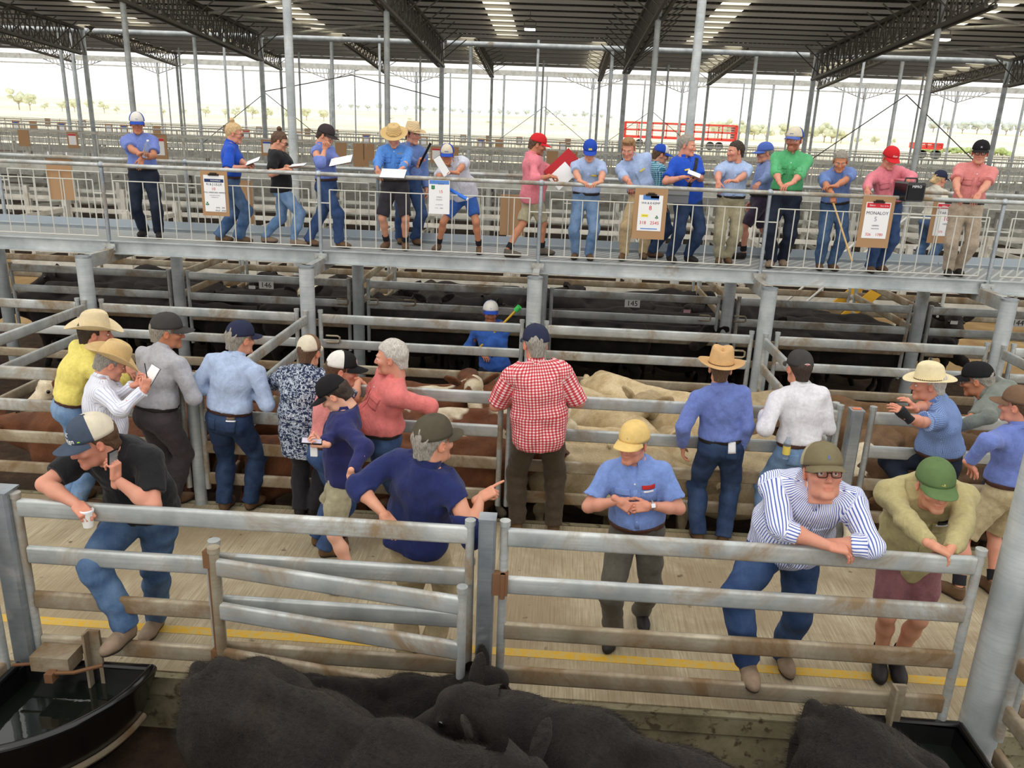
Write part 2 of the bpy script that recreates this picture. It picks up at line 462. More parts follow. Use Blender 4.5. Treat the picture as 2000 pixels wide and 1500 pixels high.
def mk_leather(name, c):
    if name in M: return M[name]
    n = NT(name, .62, 0, .35); P = n.coord('Object')
    col = n.ramp(n.noise(P, 11, 5, .65), [(.3, tuple(x*.55 for x in c[:3]) + (1,)), (.7, c)])
    n.bump(n.noise(P, 50, 3), .25, .004); M[name] = n.col(col); return M[name]
def mk_hide(name, base, dark, light, patch=None):
    """cattle coat; attribute 'coat' x blends to white face or belly"""
    n = NT(name, .72, 0, .22); P = n.coord('Object')
    a = n.attr('coat'); s = n.sep(a)
    hair = n.noise(n.map(P, (38, 38, 38)), 1, 4, .7, .8)
    c = n.ramp(n.noise(P, 3.2, 6, .65, .4), [(.28, dark), (.52, base), (.8, light)])
    c = n.mix(n.ramp(hair, [(.3, (.45,)*3), (.7, (0,)*3)]), c, dark)
    wh = n.ramp(n.noise(P, 11, 4, .6), [(.3, srgb(206, 186, 150)), (.7, srgb(238, 226, 200))])
    c = n.mix(s[0], c, wh)
    c = n.mix(s[1], c, srgb(52, 34, 28))
    if patch:
        f = n.ramp(n.noise(P, 1.9, 3, .5, .2), [(.5, (0,)*3), (.54, (1,)*3)]); c = n.mix(f, c, wh)
    oi = n.n('ShaderNodeObjectInfo'); hv = n.n('ShaderNodeHueSaturation'); n.l(n.math('ADD', n.math('MULTIPLY', oi.outputs['Random'], .42), .78), hv.inputs['Value']); n.l(c, hv.inputs['Color']); c = hv.outputs[0]
    n.b.inputs['Sheen Weight'].default_value = .12; n.b.inputs['Sheen Roughness'].default_value = .45; n.b.inputs['Sheen Tint'].default_value = (.75, .62, .5, 1)
    n.bump(n.noise(n.map(P, (70, 70, 70)), 1, 3, .7, 1.0), .75, .015); return n.col(c)
M['hide_black'] = mk_hide('black_coat', srgb(31, 27, 25), srgb(14, 12, 12), srgb(56, 46, 38))
M['hide_red'] = mk_hide('red_coat', srgb(122, 74, 44), srgb(74, 42, 26), srgb(150, 98, 60))
M['hide_pied'] = mk_hide('red_and_white_coat', srgb(118, 70, 44), srgb(76, 42, 28), srgb(144, 92, 58), True)
M['hide_cream'] = mk_hide('cream_coat', srgb(204, 184, 146), srgb(150, 126, 88), srgb(228, 212, 180))
M['hide_brown'] = mk_hide('brown_coat', srgb(110, 82, 54), srgb(70, 50, 34), srgb(138, 108, 74))
# ---------------------------------------------------------------- people
# head frame: y forward, z up, origin between the ears
def head_field(h=.0055, nose=1.0, jaw=1.0):
    f = Field((-.10, -.13, -.20), (.10, .15, .16), h)
    f.prim(('e', v3(0, -.014, .048), I3, (.076, .098, .092)), k=.02)
    f.prim(('e', v3(0, .030, -.022), I3, (.060*jaw, .066, .088)), k=.03)
    f.prim(('c', (-.034*jaw, .032, -.084), (.034*jaw, .032, -.084), .024, .024), k=.03)
    f.prim(('c', (-.012, .078, -.098), (.012, .078, -.098), .020, .020), k=.025)
    for s in (-1, 1):
        f.prim(('e', v3(s*.040, .068, -.018), I3, (.026, .024, .022)), k=.02)
        f.prim(('c', (s*.012, .090, .024), (s*.044, .076, .026), .011, .009), k=.014)
    f.prim(('c', (0, -.030, -.04), (0, -.042, -.17), .056, .056), k=.03)
    for s in (-1, 1):
        f.prim(('e', v3(s*.032, .103, .004), I3, (.017, .016, .011)), k=.012, sub=True)
    f.prim(('c', (0, .092, .016), (0, .111*nose, -.028), .0085, .0125), k=.010)
    for s in (-1, 1): f.prim(('e', v3(s*.012, .100, -.033), I3, (.008, .010, .007)), k=.006)
    f.prim(('e', v3(0, .089, -.060), I3, (.023, .011, .0065)), k=.006)
    f.prim(('e', v3(0, .088, -.073), I3, (.020, .011, .0075)), k=.005)
    f.prim(('c', (-.022, .100, -.0665), (.022, .100, -.0665), .0022, .0022), k=.004, sub=True)
    for s in (-1, 1):
        f.prim(('e', v3(s*.080, -.006, -.002), rotm(0, 0, s*-24) @ rotm(-10, 0, 0), (.009, .021, .033)), k=.008)
        f.prim(('e', v3(s*.090, .000, .002), I3, (.007, .010, .017)), k=.005, sub=True)
    f.cut((0, 0, -.140), (0, 0, -1))
    return f
_heads = {}
def head_mesh(nose, jaw, h):
    key = (nose, jaw, h)
    if key not in _heads:
        V, F = head_field(h, nose, jaw).mesh()
        T = np.ones((len(V), 3), np.float32)
        x, y, z = V.T
        lip = (y > .085) & (abs(z + .0665) < .0105) & (abs(x) < .022)
        T[lip] *= (.92, .74, .71)
        ch = np.exp(-(((abs(x) - .042)/.02)**2 + ((z + .02)/.022)**2))*(y > .04)
        T *= 1 - ch[:, None]*np.array((.02, .16, .15))
        ns = np.exp(-((x/.014)**2 + ((z + .025)/.016)**2))*(y > .095)
        T *= 1 - ns[:, None]*np.array((.0, .16, .15))
        ear = (abs(x) > .074) & (abs(z) < .04); T[ear] *= (1, .84, .8)
        _heads[key] = (V, F, T)
    return _heads[key]

_hands = {}
def hand_mesh(style, h):
    """right hand: y fingers, x thumb side at -x, palm faces -z; wrist at the origin"""
    key = (style, h)
    if key in _hands: return _hands[key]
    f = Field((-.10, -.05, -.10), (.08, .22, .05), h)
    curl = {'relax': (22, 26, 16), 'grip': (58, 66, 40), 'fist': (78, 88, 50), 'flat': (8, 8, 5), 'point': (70, 80, 50), 'drape': (38, 24, 12)}[style]
    f.prim(('c', (0, -.035, 0), (0, .02, 0), .026, .027), k=.02)
    f.prim(('b', v3(0, .052, 0), I3, (.040, .050, .0145), .013), k=.015)
    f.prim(('e', v3(-.022, .030, -.010), rotm(0, 0, 25), (.016, .032, .014)), k=.012)
    L = ((.042, .026, .021), (.046, .030, .023), (.043, .028, .022), (.034, .021, .019))
    for i in range(4):
        x = -.030 + .020*i; p = v3(x, .094 - .006*abs(i - 1.2), -.001); a = 0
        sp = math.radians((-5, -1, 3, 8)[i])
        for j in range(3):
            cu = curl[j]*(1 + .10*(i - 1.5))
            if style == 'point' and i == 0: cu = 4
            a += math.radians(cu); d = v3(math.sin(-sp)*-1*math.cos(a), math.cos(a), -math.sin(a)); q = p + nrm(d)*L[i][j]
            f.prim(('c', p, q, .0098 - .001*j - .0008*(i == 3), .0092 - .001*j - .0008*(i == 3)), k=.005); p = q
    th = {'relax': (-.55, .72, -.40), 'grip': (-.30, .62, -.75), 'fist': (-.05, .75, -.68), 'flat': (-.75, .65, -.1), 'point': (-.2, .85, -.5), 'drape': (-.5, .75, -.4)}[style]
    p = v3(-.026, .022, -.006); d = nrm(th)
    for j, (l, r) in enumerate(((.044, .0135), (.032, .0115), (.026, .0098))):
        q = p + d*l; f.prim(('c', p, q, r, r*.92), k=.008); p = q
        d = nrm(d + v3(.30, .12, -.14 if style != 'flat' else 0)*.55)
    _hands[key] = f.mesh(); return _hands[key]

def crown_mesh(key, mats, visor_len=.078, curve=.022, tall=1.0, front_split=None, z0=.045):
    """peaked cap in the head frame: crown (mats 0 front, 1 rest)"""
    mb = MB(); n, m = 36, 9
    rx, ry = .0865, .108; H = .098*tall
    vs = []
    for i in range(m + 1):
        a = (PI/2)*i/m
        for k in range(n):
            t = 2*PI*k/n; fr = max(0, math.sin(t))
            r = math.cos(a)**(.70 + .06*fr); z = z0 - .012*(1 - math.sin(t))*math.cos(a)*.5 + H*math.sin(a)*(1 + .03*fr)
            vs.append((rx*r*math.cos(t), -.010 + ry*r*math.sin(t), z))
    fs = []; mi = []
    for i in range(m):
        for k in range(n):
            fs.append((i*n + k, i*n + (k+1) % n, (i+1)*n + (k+1) % n, (i+1)*n + k))
            t = 2*PI*(k + .5)/n
            mi.append(0 if (front_split is None or math.sin(t) > front_split) else 1)
    mb.v = vs; mb.f = fs; mb.m = mi
    mb.sphere((0, -.010, z0 + H), .007, 8, mi=0, sc=(1, 1, .6))
    return mb
def visor_mesh(length=.078, curve=.022, z0=.045, drop=.22):
    n, m = 15, 5; top = []
    rx, ry = .0865, .108
    for i in range(n + 1):
        u = -1 + 2*i/n; t = PI/2 - u*math.radians(66)
        bx, by = rx*math.cos(t), -.010 + ry*math.sin(t)
        for j in range(m + 1):
            s = j/m; ext = length*math.sqrt(max(0, 1 - (abs(u))**2.6))
            x = bx*(1 + .05*s); y = by + ext*s; zz = z0 + .003 - curve*(u*u)*(.4 + .6*s)*1.2 - drop*ext*s*.9
            top.append((x, y, zz))
    vs = top + [(x, y, z - .0035) for x, y, z in top]; N = len(top); fs = []
    w = m + 1
    for i in range(n):
        for j in range(m):
            a = i*w + j; fs.append((a, a + w, a + w + 1, a + 1)); fs.append((N + a, N + a + 1, N + a + w + 1, N + a + w))
    for i in range(n):
        a = i*w + m; fs.append((a, a + w, N + a + w, N + a)); b = i*w; fs.append((b + w, b, N + b, N + b + w))
    for j in range(m):
        a = j; fs.append((a, a + 1, N + a + 1, N + a)); b = n*w + j; fs.append((b + 1, b, N + b, N + b + 1))
    mb = MB(); mb.add(vs, fs); return mb
def hat_mesh(kind):
    """brimmed hat in the head frame"""
    n = 44; mb = MB(); rows = []
    brim, curl, H, dent = {'akubra': (.082, .016, .125, .026), 'cowboy': (.105, .060, .132, .030), 'straw': (.086, .010, .105, .012), 'fedora': (.080, .022, .128, .030)}[kind]
    rx, ry, z0 = .087, .108, .048
    prof = [('b', 1.0), ('b', .94), ('b', .8), ('b', .6), ('b', .4), ('b', .2), ('b', .04), ('c', .0), ('c', .12), ('c', .3), ('c', .5), ('c', .7), ('c', .85), ('c', .94), ('c', 1.0), ('t', .72), ('t', .45), ('t', .2), ('t', .03)]
    for typ, s in prof:
        for k in range(n):
            t = 2*PI*k/n; cx, cy = math.cos(t), math.sin(t)
            if typ == 'b':
                x, y = (rx + brim*s)*cx, (ry + brim*s*(.98 if kind != 'cowboy' else .92))*cy - .010
                z = z0 + curl*(s**1.7)*(cx*cx)*1.0 - curl*.30*(s**1.5)*(cy*cy)*(1.4 if cy > 0 else .8)
                if s == 1.0: z += .002
            else:
                v = s if typ == 'c' else 1
                tp = 1 - .20*v**1.6 - (.0 if v < .93 else .05*(v - .93)/.07)
                if typ == 't': tp *= s
                x, y = rx*tp*cx, ry*tp*cy*(1 - .02*v) - .010
                z = z0 + H*v - (.010*(cy < 0)*abs(cy)*v)
                pin = v*max(0, cy)**2*abs(cx)*.9
                if kind != 'straw':
                    x *= 1 - .28*pin
                    w = math.exp(-(x/.034)**2)*(v**6)
                    z -= dent*w*(.55 + .45*max(0, -cy + .2) if typ == 't' else .35 + .25*abs(cy))
                    if typ == 't': z += .004
                else: z -= dent*(1 - (s if typ == 't' else 1))*.6
            rows.append((x, y, z))
    L = len(prof); fs = [(i*n + k, i*n + (k+1) % n, (i+1)*n + (k+1) % n, (i+1)*n + k) for i in range(L-1) for k in range(n)]
    fs.append(tuple(range((L-1)*n, L*n)))
    mb.add(rows, fs); return mb
def band_mesh(kind, w=.016, off=.003):
    mb = MB(); n = 40; rx, ry, z0 = .087, .108, .050; vs = []
    H = {'akubra': .125, 'cowboy': .132, 'straw': .105, 'fedora': .128}[kind]
    for z in (0, w):
        v = z/H; tp = 1 - .20*v**1.6
        for o in (0, off):
            for k in range(n):
                t = 2*PI*k/n; pin = v*max(0, math.sin(t))**2*abs(math.cos(t))*.9*.28
                vs.append(((rx*tp*(1 - pin) + o)*math.cos(t), (ry*tp*(1 - .02*v) + o)*math.sin(t) - .010, z0 + z - .010*(math.sin(t) < 0)*abs(math.sin(t))*v))
    fs = []
    for k in range(n):
        q = (k + 1) % n
        fs += [(n + k, n + q, 3*n + q, 3*n + k), (2*n + k, 3*n + k, 3*n + q, 2*n + q), (k, q, n + q, n + k), (k, 2*n + k, 2*n + q, q)]
    mb.add(vs, fs); return mb
_cache = {}
def cached(key, fn):
    if key not in _cache: _cache[key] = fn()
    return _cache[key]
def solid(o, t=.003, off=1):
    m = o.modifiers.new('thickness', 'SOLIDIFY'); m.thickness = t; m.offset = off; return o

def hair_mesh(style, h, under=False):
    f = Field((-.13, -.17, -.18), (.13, .15, .20), h)
    f.prim(('e', v3(0, -.016, .050), I3, (.082, .105, .096)), k=.01)
    if style in ('short', 'back', 'buzz'):
        f.prim(('c', (0, -.062, .02), (0, -.070, -.062), .062, .048), k=.03)
    if style == 'mop':
        f.prim(('e', v3(0, .02, .10), I3, (.088, .095, .060)), k=.03); f.prim(('c', (0, -.062, .02), (0, -.076, -.065), .070, .055), k=.03)
    if style == 'tall':
        f.prim(('e', v3(0, .035, .118), I3, (.070, .070, .036)), k=.03); f.prim(('c', (0, -.062, .02), (0, -.070, -.055), .060, .046), k=.03)
    if style == 'bun':
        f.prim(('e', v3(0, -.055, .165), I3, (.034, .034, .032)), k=.015); f.prim(('c', (0, -.062, .02), (0, -.066, -.05), .060, .042), k=.03)
    if style == 'pony':
        f.prim(('c', (0, -.062, .02), (0, -.066, -.05), .060, .042), k=.03)
        f.prim(('c', (0, -.105, .03), (0, -.14, -.04), .022, .032), k=.015); f.prim(('c', (0, -.14, -.04), (0, -.135, -.16), .032, .012), k=.02)
    f.noise(.003 if style != 'buzz' else .001, 150, 3, (1, 1, .3))
    X, Y, Z = f.coords()
    # hairline: over the forehead, in front of and above the ears, nape
    front = {'bun': .060, 'pony': .060}.get(style, .064)
    line = np.where(Y > .0, np.maximum(front + (Y - .05)*.30, .020), np.where(Y > -.030, .012 + (Y)*.3, -.075 - (Y + .03)*.1))
    line = np.where((Y > -.002) & (Y < .034), np.minimum(line, -.020), line)
    D = line - Z + 0*X
    f.A = np.maximum(f.A, D.astype(np.float32)*.7)
    if under: f.A = np.maximum(f.A, (Z - .055 + .0*X + 0*Y).astype(np.float32))
    return f.mesh()

def boot_parts(kind, h=.009):
    def fld(infl=0, low=False):
        f = Field((-.08, -.10, -.02), (.08, .23, .28), h)
        f.prim(('c', (0, -.030, .045), (0, .10, .040), .044, .046), infl, k=.03)
        f.prim(('e', v3(.004, .125, .040), I3, (.047, .082, .042)), infl, k=.03)
        f.prim(('c', (0, -.012, .085), (0, .085, .055), .044, .036), infl, k=.03)
        if kind != 'shoe': f.prim(('c', (0, -.018, .07), (0, -.022, .15), .044, .047), infl, k=.03)
        else: f.prim(('c', (0, -.018, .06), (0, -.022, .095), .042, .044), infl, k=.03)
        return f
    up = fld(); up.cut((0, 0, .018), (0, 0, -1)); up.cut((0, 0, .125 if kind != 'shoe' else .10), (0, 0, 1))
    so = fld(.004); so.cut((0, 0, 0), (0, 0, -1)); so.cut((0, 0, .026), (0, 0, 1))
    return up.mesh(), so.mesh()
def boot_mesh(kind, mat, solemat):
    def mk():
        (v1, f1), (v2, f2) = cached(('bootvf', kind), lambda: boot_parts(kind))
        a = np_mesh('boot', v1, f1, mat, {'cl': v1}); b = np_mesh('sole', v2, f2, solemat)
        return a, b
    return cached(('boot', kind, mat.name, solemat.name), mk)

EYE = {}
def eye_mesh(iris, lid):
    def mk():
        mb = MB(); mb.sphere((0, 0, 0), .0128, 16)
        me = mb.mesh('eye', [M['eye_white'], M[iris], M['pupil'], lid])
        for p in me.polygons:
            c = p.center/.0128; a = math.degrees(math.acos(max(-1, min(1, c.y/max(1e-6, c.length)))))
            p.material_index = 2 if a < 12 else (1 if a < 28 else 0)
            if c.z > .36 or c.z < -.55: p.material_index = 3
        return me
    return cached(('eye', iris, lid.name), mk)
M['eye_white'] = plain('eye_white', srgb(232, 226, 218), .25, 0, .5); M['pupil'] = plain('pupil', srgb(14, 12, 12), .15, 0, .6)
M['iris_blue'] = plain('iris_blue', srgb(86, 116, 142), .2, 0, .5); M['iris_brown'] = plain('iris_brown', srgb(84, 56, 36), .2, 0, .5)

def tag_tint(V, T): return T

def place(name, me, parent, R, p):
    o = bpy.data.objects.new(name, me); m = Matrix([list(R[i]) + [p[i]] for i in range(3)] + [[0, 0, 0, 1]])
    link(o, parent); o.matrix_local = m; return o

def text_mesh(body, size, mat, depth=.0015, name='lettering', align='CENTER'):
    cu = bpy.data.curves.new(name, 'FONT'); cu.body = body; cu.size = size; cu.extrude = depth; cu.align_x = align; cu.align_y = 'CENTER'
    cu.resolution_u = 2
    o = bpy.data.objects.new(name, cu); COL.objects.link(o)
    dg = bpy.context.evaluated_depsgraph_get(); me = bpy.data.meshes.new_from_object(o.evaluated_get(dg)); 
    bpy.data.objects.remove(o); bpy.data.curves.remove(cu); me.materials.clear(); me.materials.append(mat); return me

class Person:
    def __init__(s, label, loc, face, h=1.0, res=.013, fat=0.0, lean=0, side=0, twist=0, hip=(0, 0, 0), head=(0, 0, 0), feet=None,
                 lh=None, rh=None, lel=None, rel=None, lstyle='relax', rstyle='relax', ldir=None, rdir=None, lpalm=None, rpalm=None,
                 skin='skin', nose=1.0, jaw=1.0, shoulder=1.0, woman=False, stubble=None, cat='person', curve=.55, headw=None, neck=(0, 0), knee=(None, None)):
        s.root = empty('person', loc, math.radians(face)); tag(s.root, label, cat)
        s.loc = v3(*loc); s.face = face; s.h = h; s.res = res; s.fat = fat; s.skin = M[skin]; s.woman = woman
        s.Rz = rotm(0, 0, face)
        hs = h
        feet = feet or ((-.13, 0, 0, 8), (.13, 0, 0, -8)); s.feet = feet
        W = lambda w: None if w is None else (s.Rz.T @ (np.array(w, float) - s.loc))
        hy, hp, hr = head
        def kin(lean, side, hz):
            s.P = v3(hip[0], hip[1], .948*hs + hip[2] + hz)
            s.Rp = rotm(-lean*(1 - curve)*.6, side*.5, twist*.25)
            s.Rm = rotm(-lean*.62, side*.8, twist*.6); s.Rc = rotm(-lean, side, twist)
            up = lambda R: R[:, 2]
            s.Wt = s.P + up(s.Rp)*.143*hs
            s.C = s.Wt + up(s.Rm)*.194*hs
            s.N = s.C + up(s.Rc)*.215*hs
            s.Rh = rotm(0, 0, hy) @ rotm(hp, 0, 0) @ rotm(0, hr, 0)
            nd = nrm(up(s.Rc)*.8 + s.Rh[:, 2]*.9 + v3(0, .12, 0))
            s.Hd = s.N + nd*.135*hs + s.Rh @ v3(0, .022, 0.02) + s.Rc @ v3(0, neck[0], neck[1])
            return s.Hd
        if headw is not None:
            T = W(headw); l0, s0 = lean, side
            for rep in range(4):
                x = np.array([l0, s0, 0.0])
                for _ in range(25):
                    e = kin(*x) - T; J = np.stack([(kin(*(x + d)) - T - e)/q for d, q in ((v3(.5, 0, 0), .5), (v3(0, .5, 0), .5), (v3(0, 0, .01), .01))], 1)
                    Wd = np.diag([.0004, .0004, .35])
                    x = x - np.linalg.solve(J.T @ J + Wd**2, J.T @ e + Wd**2 @ (x - np.array([l0, s0, 0])))
                    x[0] = min(max(x[0], -12), 62); x[1] = min(max(x[1], -28), 28); x[2] = min(max(x[2], -.14), .02)
                if x[2] < -.03 and hs > .82: hs = max(.82, hs + .6*x[2]); s.h = hs
                else: break
            lean, side, _ = x
            s.err = np.linalg.norm(kin(*x) - T); 
            if s.err > .06: print('POSE', label[:40], 'head off by', np.round(kin(*x) - T, 2), 'lean', np.round(x, 2))
        else: kin(lean, side, 0)
        sw = .192*hs*shoulder
        s.S = [s.C + s.Rc @ v3(q*sw, -.005, .135*hs) for q in (-1, 1)]
        s.Hj = [s.P + s.Rp @ v3(q*.092*hs, 0, -.045*hs) for q in (-1, 1)]
        s.hs = hs*.98; s.hd = hs*1.14
        # limbs
        s.K = []; s.An = []
        for i in (0, 1):
            fx, fy, fz, fyaw = feet[i][:4]; fr = rotm(0, 0, fyaw); pit = feet[i][4] if len(feet[i]) > 4 else 0
            An = v3(fx, fy, fz) + fr @ rotm(pit, 0, 0) @ v3(0, -.015, .095*hs); H = s.Hj[i]
            a, b = .445*hs, .43*hs
            s.An.append(An); s.K.append(s.ik(H, An, a, b, fr @ v3((-.12 if i == 0 else .12), 1, .1) if knee[i] is None else v3(*knee[i])))
        s.E = []; s.Wr = []; s.hand = []
        for i, (t, el, st, fd, pd) in enumerate(((lh, lel, lstyle, ldir, lpalm), (rh, rel, rstyle, rdir, rpalm))):
            q = -1 if i == 0 else 1; S = s.S[i]; a, b = .295*hs, .255*hs
            if t is None: T = S + s.Rc @ v3(q*.035, 0, 0) + v3(0, .06, -.53*hs)
            else: T = W(t)
            hint = v3(*el) if el is not None else (v3(q*.2, -1, -.1) if t is None else v3(q*.5, -.8, -.35))
            E, T = s.ik(S, T, a, b, hint, True)
            s.E.append(E); s.Wr.append(T)
            fa = nrm(T - E)
            f = nrm(s.Rz.T @ v3(*fd)) if fd is not None else nrm(fa + v3(0, .0, -.1))
            n = nrm(s.Rz.T @ v3(*pd)) if pd is not None else (v3(-q, 0.1, 0) if t is None else v3(-q*.25, 0, -1))
            n = nrm(n - f*(n @ f))
            s.hand.append((f, n, st))
        s.parts = []
        s.build_body(nose, jaw, stubble)
    def ik(s, A, T, a, b, hint, ret=False):
        d = T - A; L = np.linalg.norm(d); Lc = min(L, (a + b)*.995)
        u = d/max(L, 1e-6); T = A + u*Lc
        x = (Lc*Lc + a*a - b*b)/(2*Lc); hgt = math.sqrt(max(0, a*a - x*x))
        hint = np.asarray(hint, float); p = hint - u*(hint @ u); p = nrm(p)
        E = A + u*x + p*hgt
        return (E, T) if ret else E
    # -------- primitive lists
    def torso(s):
        h = s.hs; F = s.fat; w = s.woman
        P = [('e', s.P, s.Rp, v3(.180 + .02*F - .008*w, .114 + .02*F, .125)*h),
             ('e', s.P + s.Rp @ v3(-.072, -.045, -.045)*h, s.Rp, v3(.085, .085, .095)*h), ('e', s.P + s.Rp @ v3(.072, -.045, -.045)*h, s.Rp, v3(.085, .085, .095)*h),
             ('e', s.Wt, s.Rm, v3(.176 + .042*F - .045*w, .108 + .04*F, .135)*h),
             ('e', s.Wt + s.Rm @ v3(0, .02 + .07*F, -.01)*h, s.Rm, v3(.125 + .055*F, .085 + .075*F, .125 + .03*F)*h),
             ('e', s.C, s.Rc, v3(.178 + .018*F - .028*w, .118 + .03*F, .175)*h),
             ('e', s.C + s.Rc @ v3(0, -.005, .115)*h, s.Rc, v3(.178 - .015*w, .096 + .01*F, .090)*h)]
        for q, S in zip((-1, 1), s.S):
            P.append(('c', s.N + s.Rc @ v3(q*.03, -.012, .0), S + s.Rc @ v3(-q*.02, 0, .004), .050*h, .052*h))
        if w:
            for q in (-1, 1): P.append(('e', s.C + s.Rc @ v3(q*.065, .085, .02), s.Rc, v3(.06, .055, .06)))
        return P
    def arm(s, i, r=1.0):
        h = s.hs
        return [('c', s.S[i], s.E[i], .060*h*r, .044*h*r), ('c', s.E[i], s.E[i] + (s.Wr[i] - s.E[i])*.35, .044*h*r, .045*h*r), ('c', s.E[i] + (s.Wr[i] - s.E[i])*.35, s.Wr[i], .045*h*r, .028*h)]
    def leg(s, i):
        h = s.hs; K = s.K[i]; A = s.An[i]; H = s.Hj[i]; F = s.fat
        bk = nrm(K - (H + A)/2)*-1
        cm = K + (A - K)*.3 + bk*.012
        return [('c', H, K, (.088 + .01*F)*h, .054*h), ('c', K, cm, .052*h, .056*h), ('c', cm, A, .056*h, .036*h)]
    def bounds(s, extra=.13):
        pts = np.array([s.P, s.Wt, s.C, s.N] + s.S + s.E + s.Wr + s.K + s.An + s.Hj)
        return pts.min(0) - extra - .1*s.fat, pts.max(0) + extra + .1*s.fat
    def build_body(s, nose, jaw, stubble):
        f = Field(*s.bounds(), s.res)
        for p in s.torso(): f.prim(p, k=.05)
        f.prim(('c', s.N + s.Rc @ v3(0, -.01, -.03), s.Hd + s.Rh @ v3(0, -.035, -.06), .060*s.hs, .056*s.hs), k=.03)
        for i in (0, 1):
            for p in s.arm(i): f.prim(p, k=.025)
            for p in s.leg(i): f.prim(p, k=.03)
        V, F = f.mesh(); T = np.ones((len(V), 3), np.float32)
        hv, hf, ht = head_mesh(nose, jaw, .0055 if s.res < .0145 else .0075)
        ht = ht.copy()
        if stubble is not None:
            x, y, z = hv.T
            m = np.clip((-.030 - z + y*.15)/.02, 0, 1)*np.clip((y + .005)/.02, 0, 1)*np.clip((z + .125)/.02, 0, 1)
            lip = (y > .080) & (abs(z + .0665) < .0105) & (abs(x) < .022); m = np.where(lip, 0, m)
            ht *= 1 - m[:, None]*(1 - np.array(stubble))
        HV = (hv*s.hd) @ s.Rh.T + s.Hd
        parts = [(V, F), (HV, hf)]; tt = [T, ht]
        for i in (0, 1):
            fd, n, st = s.hand[i]; vv, ff = hand_mesh(st, .0045 if s.res < .0145 else .006)
            vv = vv.copy(); ff = ff.copy()
            if i == 0: vv[:, 0] *= -1; ff = ff[:, ::-1]
            y = fd; z = -n; x = np.cross(y, z)
            R = np.stack([x, y, z], 1); sc = s.hs*(.92 if s.woman else 1.0)
            vv = (vv*sc) @ R.T + s.Wr[i]
            parts.append((vv, ff)); t = np.ones((len(vv), 3), np.float32)*np.array((1, .94, .92)); tt.append(t)
        V, F = join_vf(parts)
        me = np_mesh('body', V, F, s.skin, {'tint': np.concatenate(tt)})
        s.body = link(bpy.data.objects.new('body', me), s.root)
        s.top = s.Hd
    # -------- head furniture
    def in_head(s, name, me, off=(0, 0, 0), R=I3, sc=1.0):
        return place(name, me, s.root, (s.Rh @ R)*(s.hd*sc), s.Hd + s.Rh @ v3(*off)*s.hd)
    def eyes(s, iris='iris_brown', brow=None, look=(0, 0)):
        for q in (-1, 1):
            s.in_head('eye', eye_mesh(iris, s.skin_flat()), (q*.032, .0825, .004), rotm(0, 0, look[0]) @ rotm(look[1], 0, 0))
            if brow is not None:
                mb = MB(); mb.path([(q*.014, .1000, .0215), (q*.026, .0985, .0275), (q*.040, .0900, .0275), (q*.050, .0780, .021)], [.0022, .0032, .0028, .0015], 6)
                s.in_head('eyebrow', cached(('brow', q, brow.name), lambda: mb.mesh('eyebrow', brow)))
        return s
    def skin_flat(s):
        k = 'lid_' + s.skin.name
        if k not in M:
            c = {'weathered_skin': (196, 138, 112), 'ruddy_skin': (204, 136, 116), 'pale_skin': (214, 160, 134), 'tanned_skin': (178, 118, 88)}[s.skin.name]
            plain(k, srgb(*c), .5)
        return M[k]
    def hair(s, style, mat, under=False):
        h = .006 if s.res < .0145 else .008
        me = cached(('hair', style, mat.name, h, under), lambda: np_mesh('hair', *hair_mesh(style, h, under), mat))
        s.in_head('hair', me); return s
    def cap(s, front, back=None, visor=None, split=None, tilt=4, yaw=0, logo=None, length=.078, drop=.22, curve=.026, tall=1.0):
        back = back or front; visor = visor or front; split = split if split is not None else (.30 if back is not front else None)
        me = cached(('cap', front.name, back.name, split, tall), lambda: crown_mesh('', None, tall=tall, front_split=split).mesh('cap', [front, back]))
        R = rotm(0, 0, yaw) @ rotm(tilt, 0, 0)
        c = s.in_head('cap', me, (0, 0, .002), R, 1.05); solid(c, .0025)
        ch = lambda o: (setattr(o, 'parent', c), o)[1]
        vm = cached(('visor', visor.name, length, drop, curve), lambda: visor_mesh(length, curve, drop=drop).mesh('visor', visor))
        o = bpy.data.objects.new('visor', vm); link(o, c)
        s.cap_o = c
        if logo:
            for (kind, arg, size, mat, dx, dz) in logo:
                # lettering or patch bent round the crown front
                if kind == 'text': me = cached(('ct', arg, size, mat.name), lambda: text_mesh(arg, size, mat, .001)).copy()
                else:
                    mb = MB(); mb.box((0, 0, 0), (arg[0], arg[1], .002)); me = mb.mesh('patch', mat, False)
                    bm = bmesh.new(); bm.from_mesh(me); bmesh.ops.subdivide_edges(bm, edges=bm.edges[:], cuts=5, use_grid_fill=True); bm.to_mesh(me); bm.free()
                    if kind == 'oval':
                        for v in me.vertices:
                            x, y = v.co.x/arg[0]*2, v.co.y/arg[1]*2; r = max(abs(x), abs(y)); L = math.hypot(x, y)
                            if L > 0: v.co.x *= r/L; v.co.y *= r/L
                back_side = dz < 0
                for v in me.vertices:
                    x, zz, d = v.co.x + dx, v.co.y + abs(dz), v.co.z
                    a = zz/.098; ph = math.asin(min(.95, max(0, a))); r = math.cos(ph)**.74
                    t = PI/2 + x/.098; sg = -1 if back_side else 1
                    nx, ny, nz = math.cos(t)*r, math.sin(t)*r, a*.6
                    v.co = Vector(((.0885*r + d)*math.cos(t)*sg, sg*(.1105*r + d)*math.sin(t) - .010, .045 + zz + d*nz - (.006 if back_side else 0)))
                o = bpy.data.objects.new('logo', me); link(o, c)
        return s
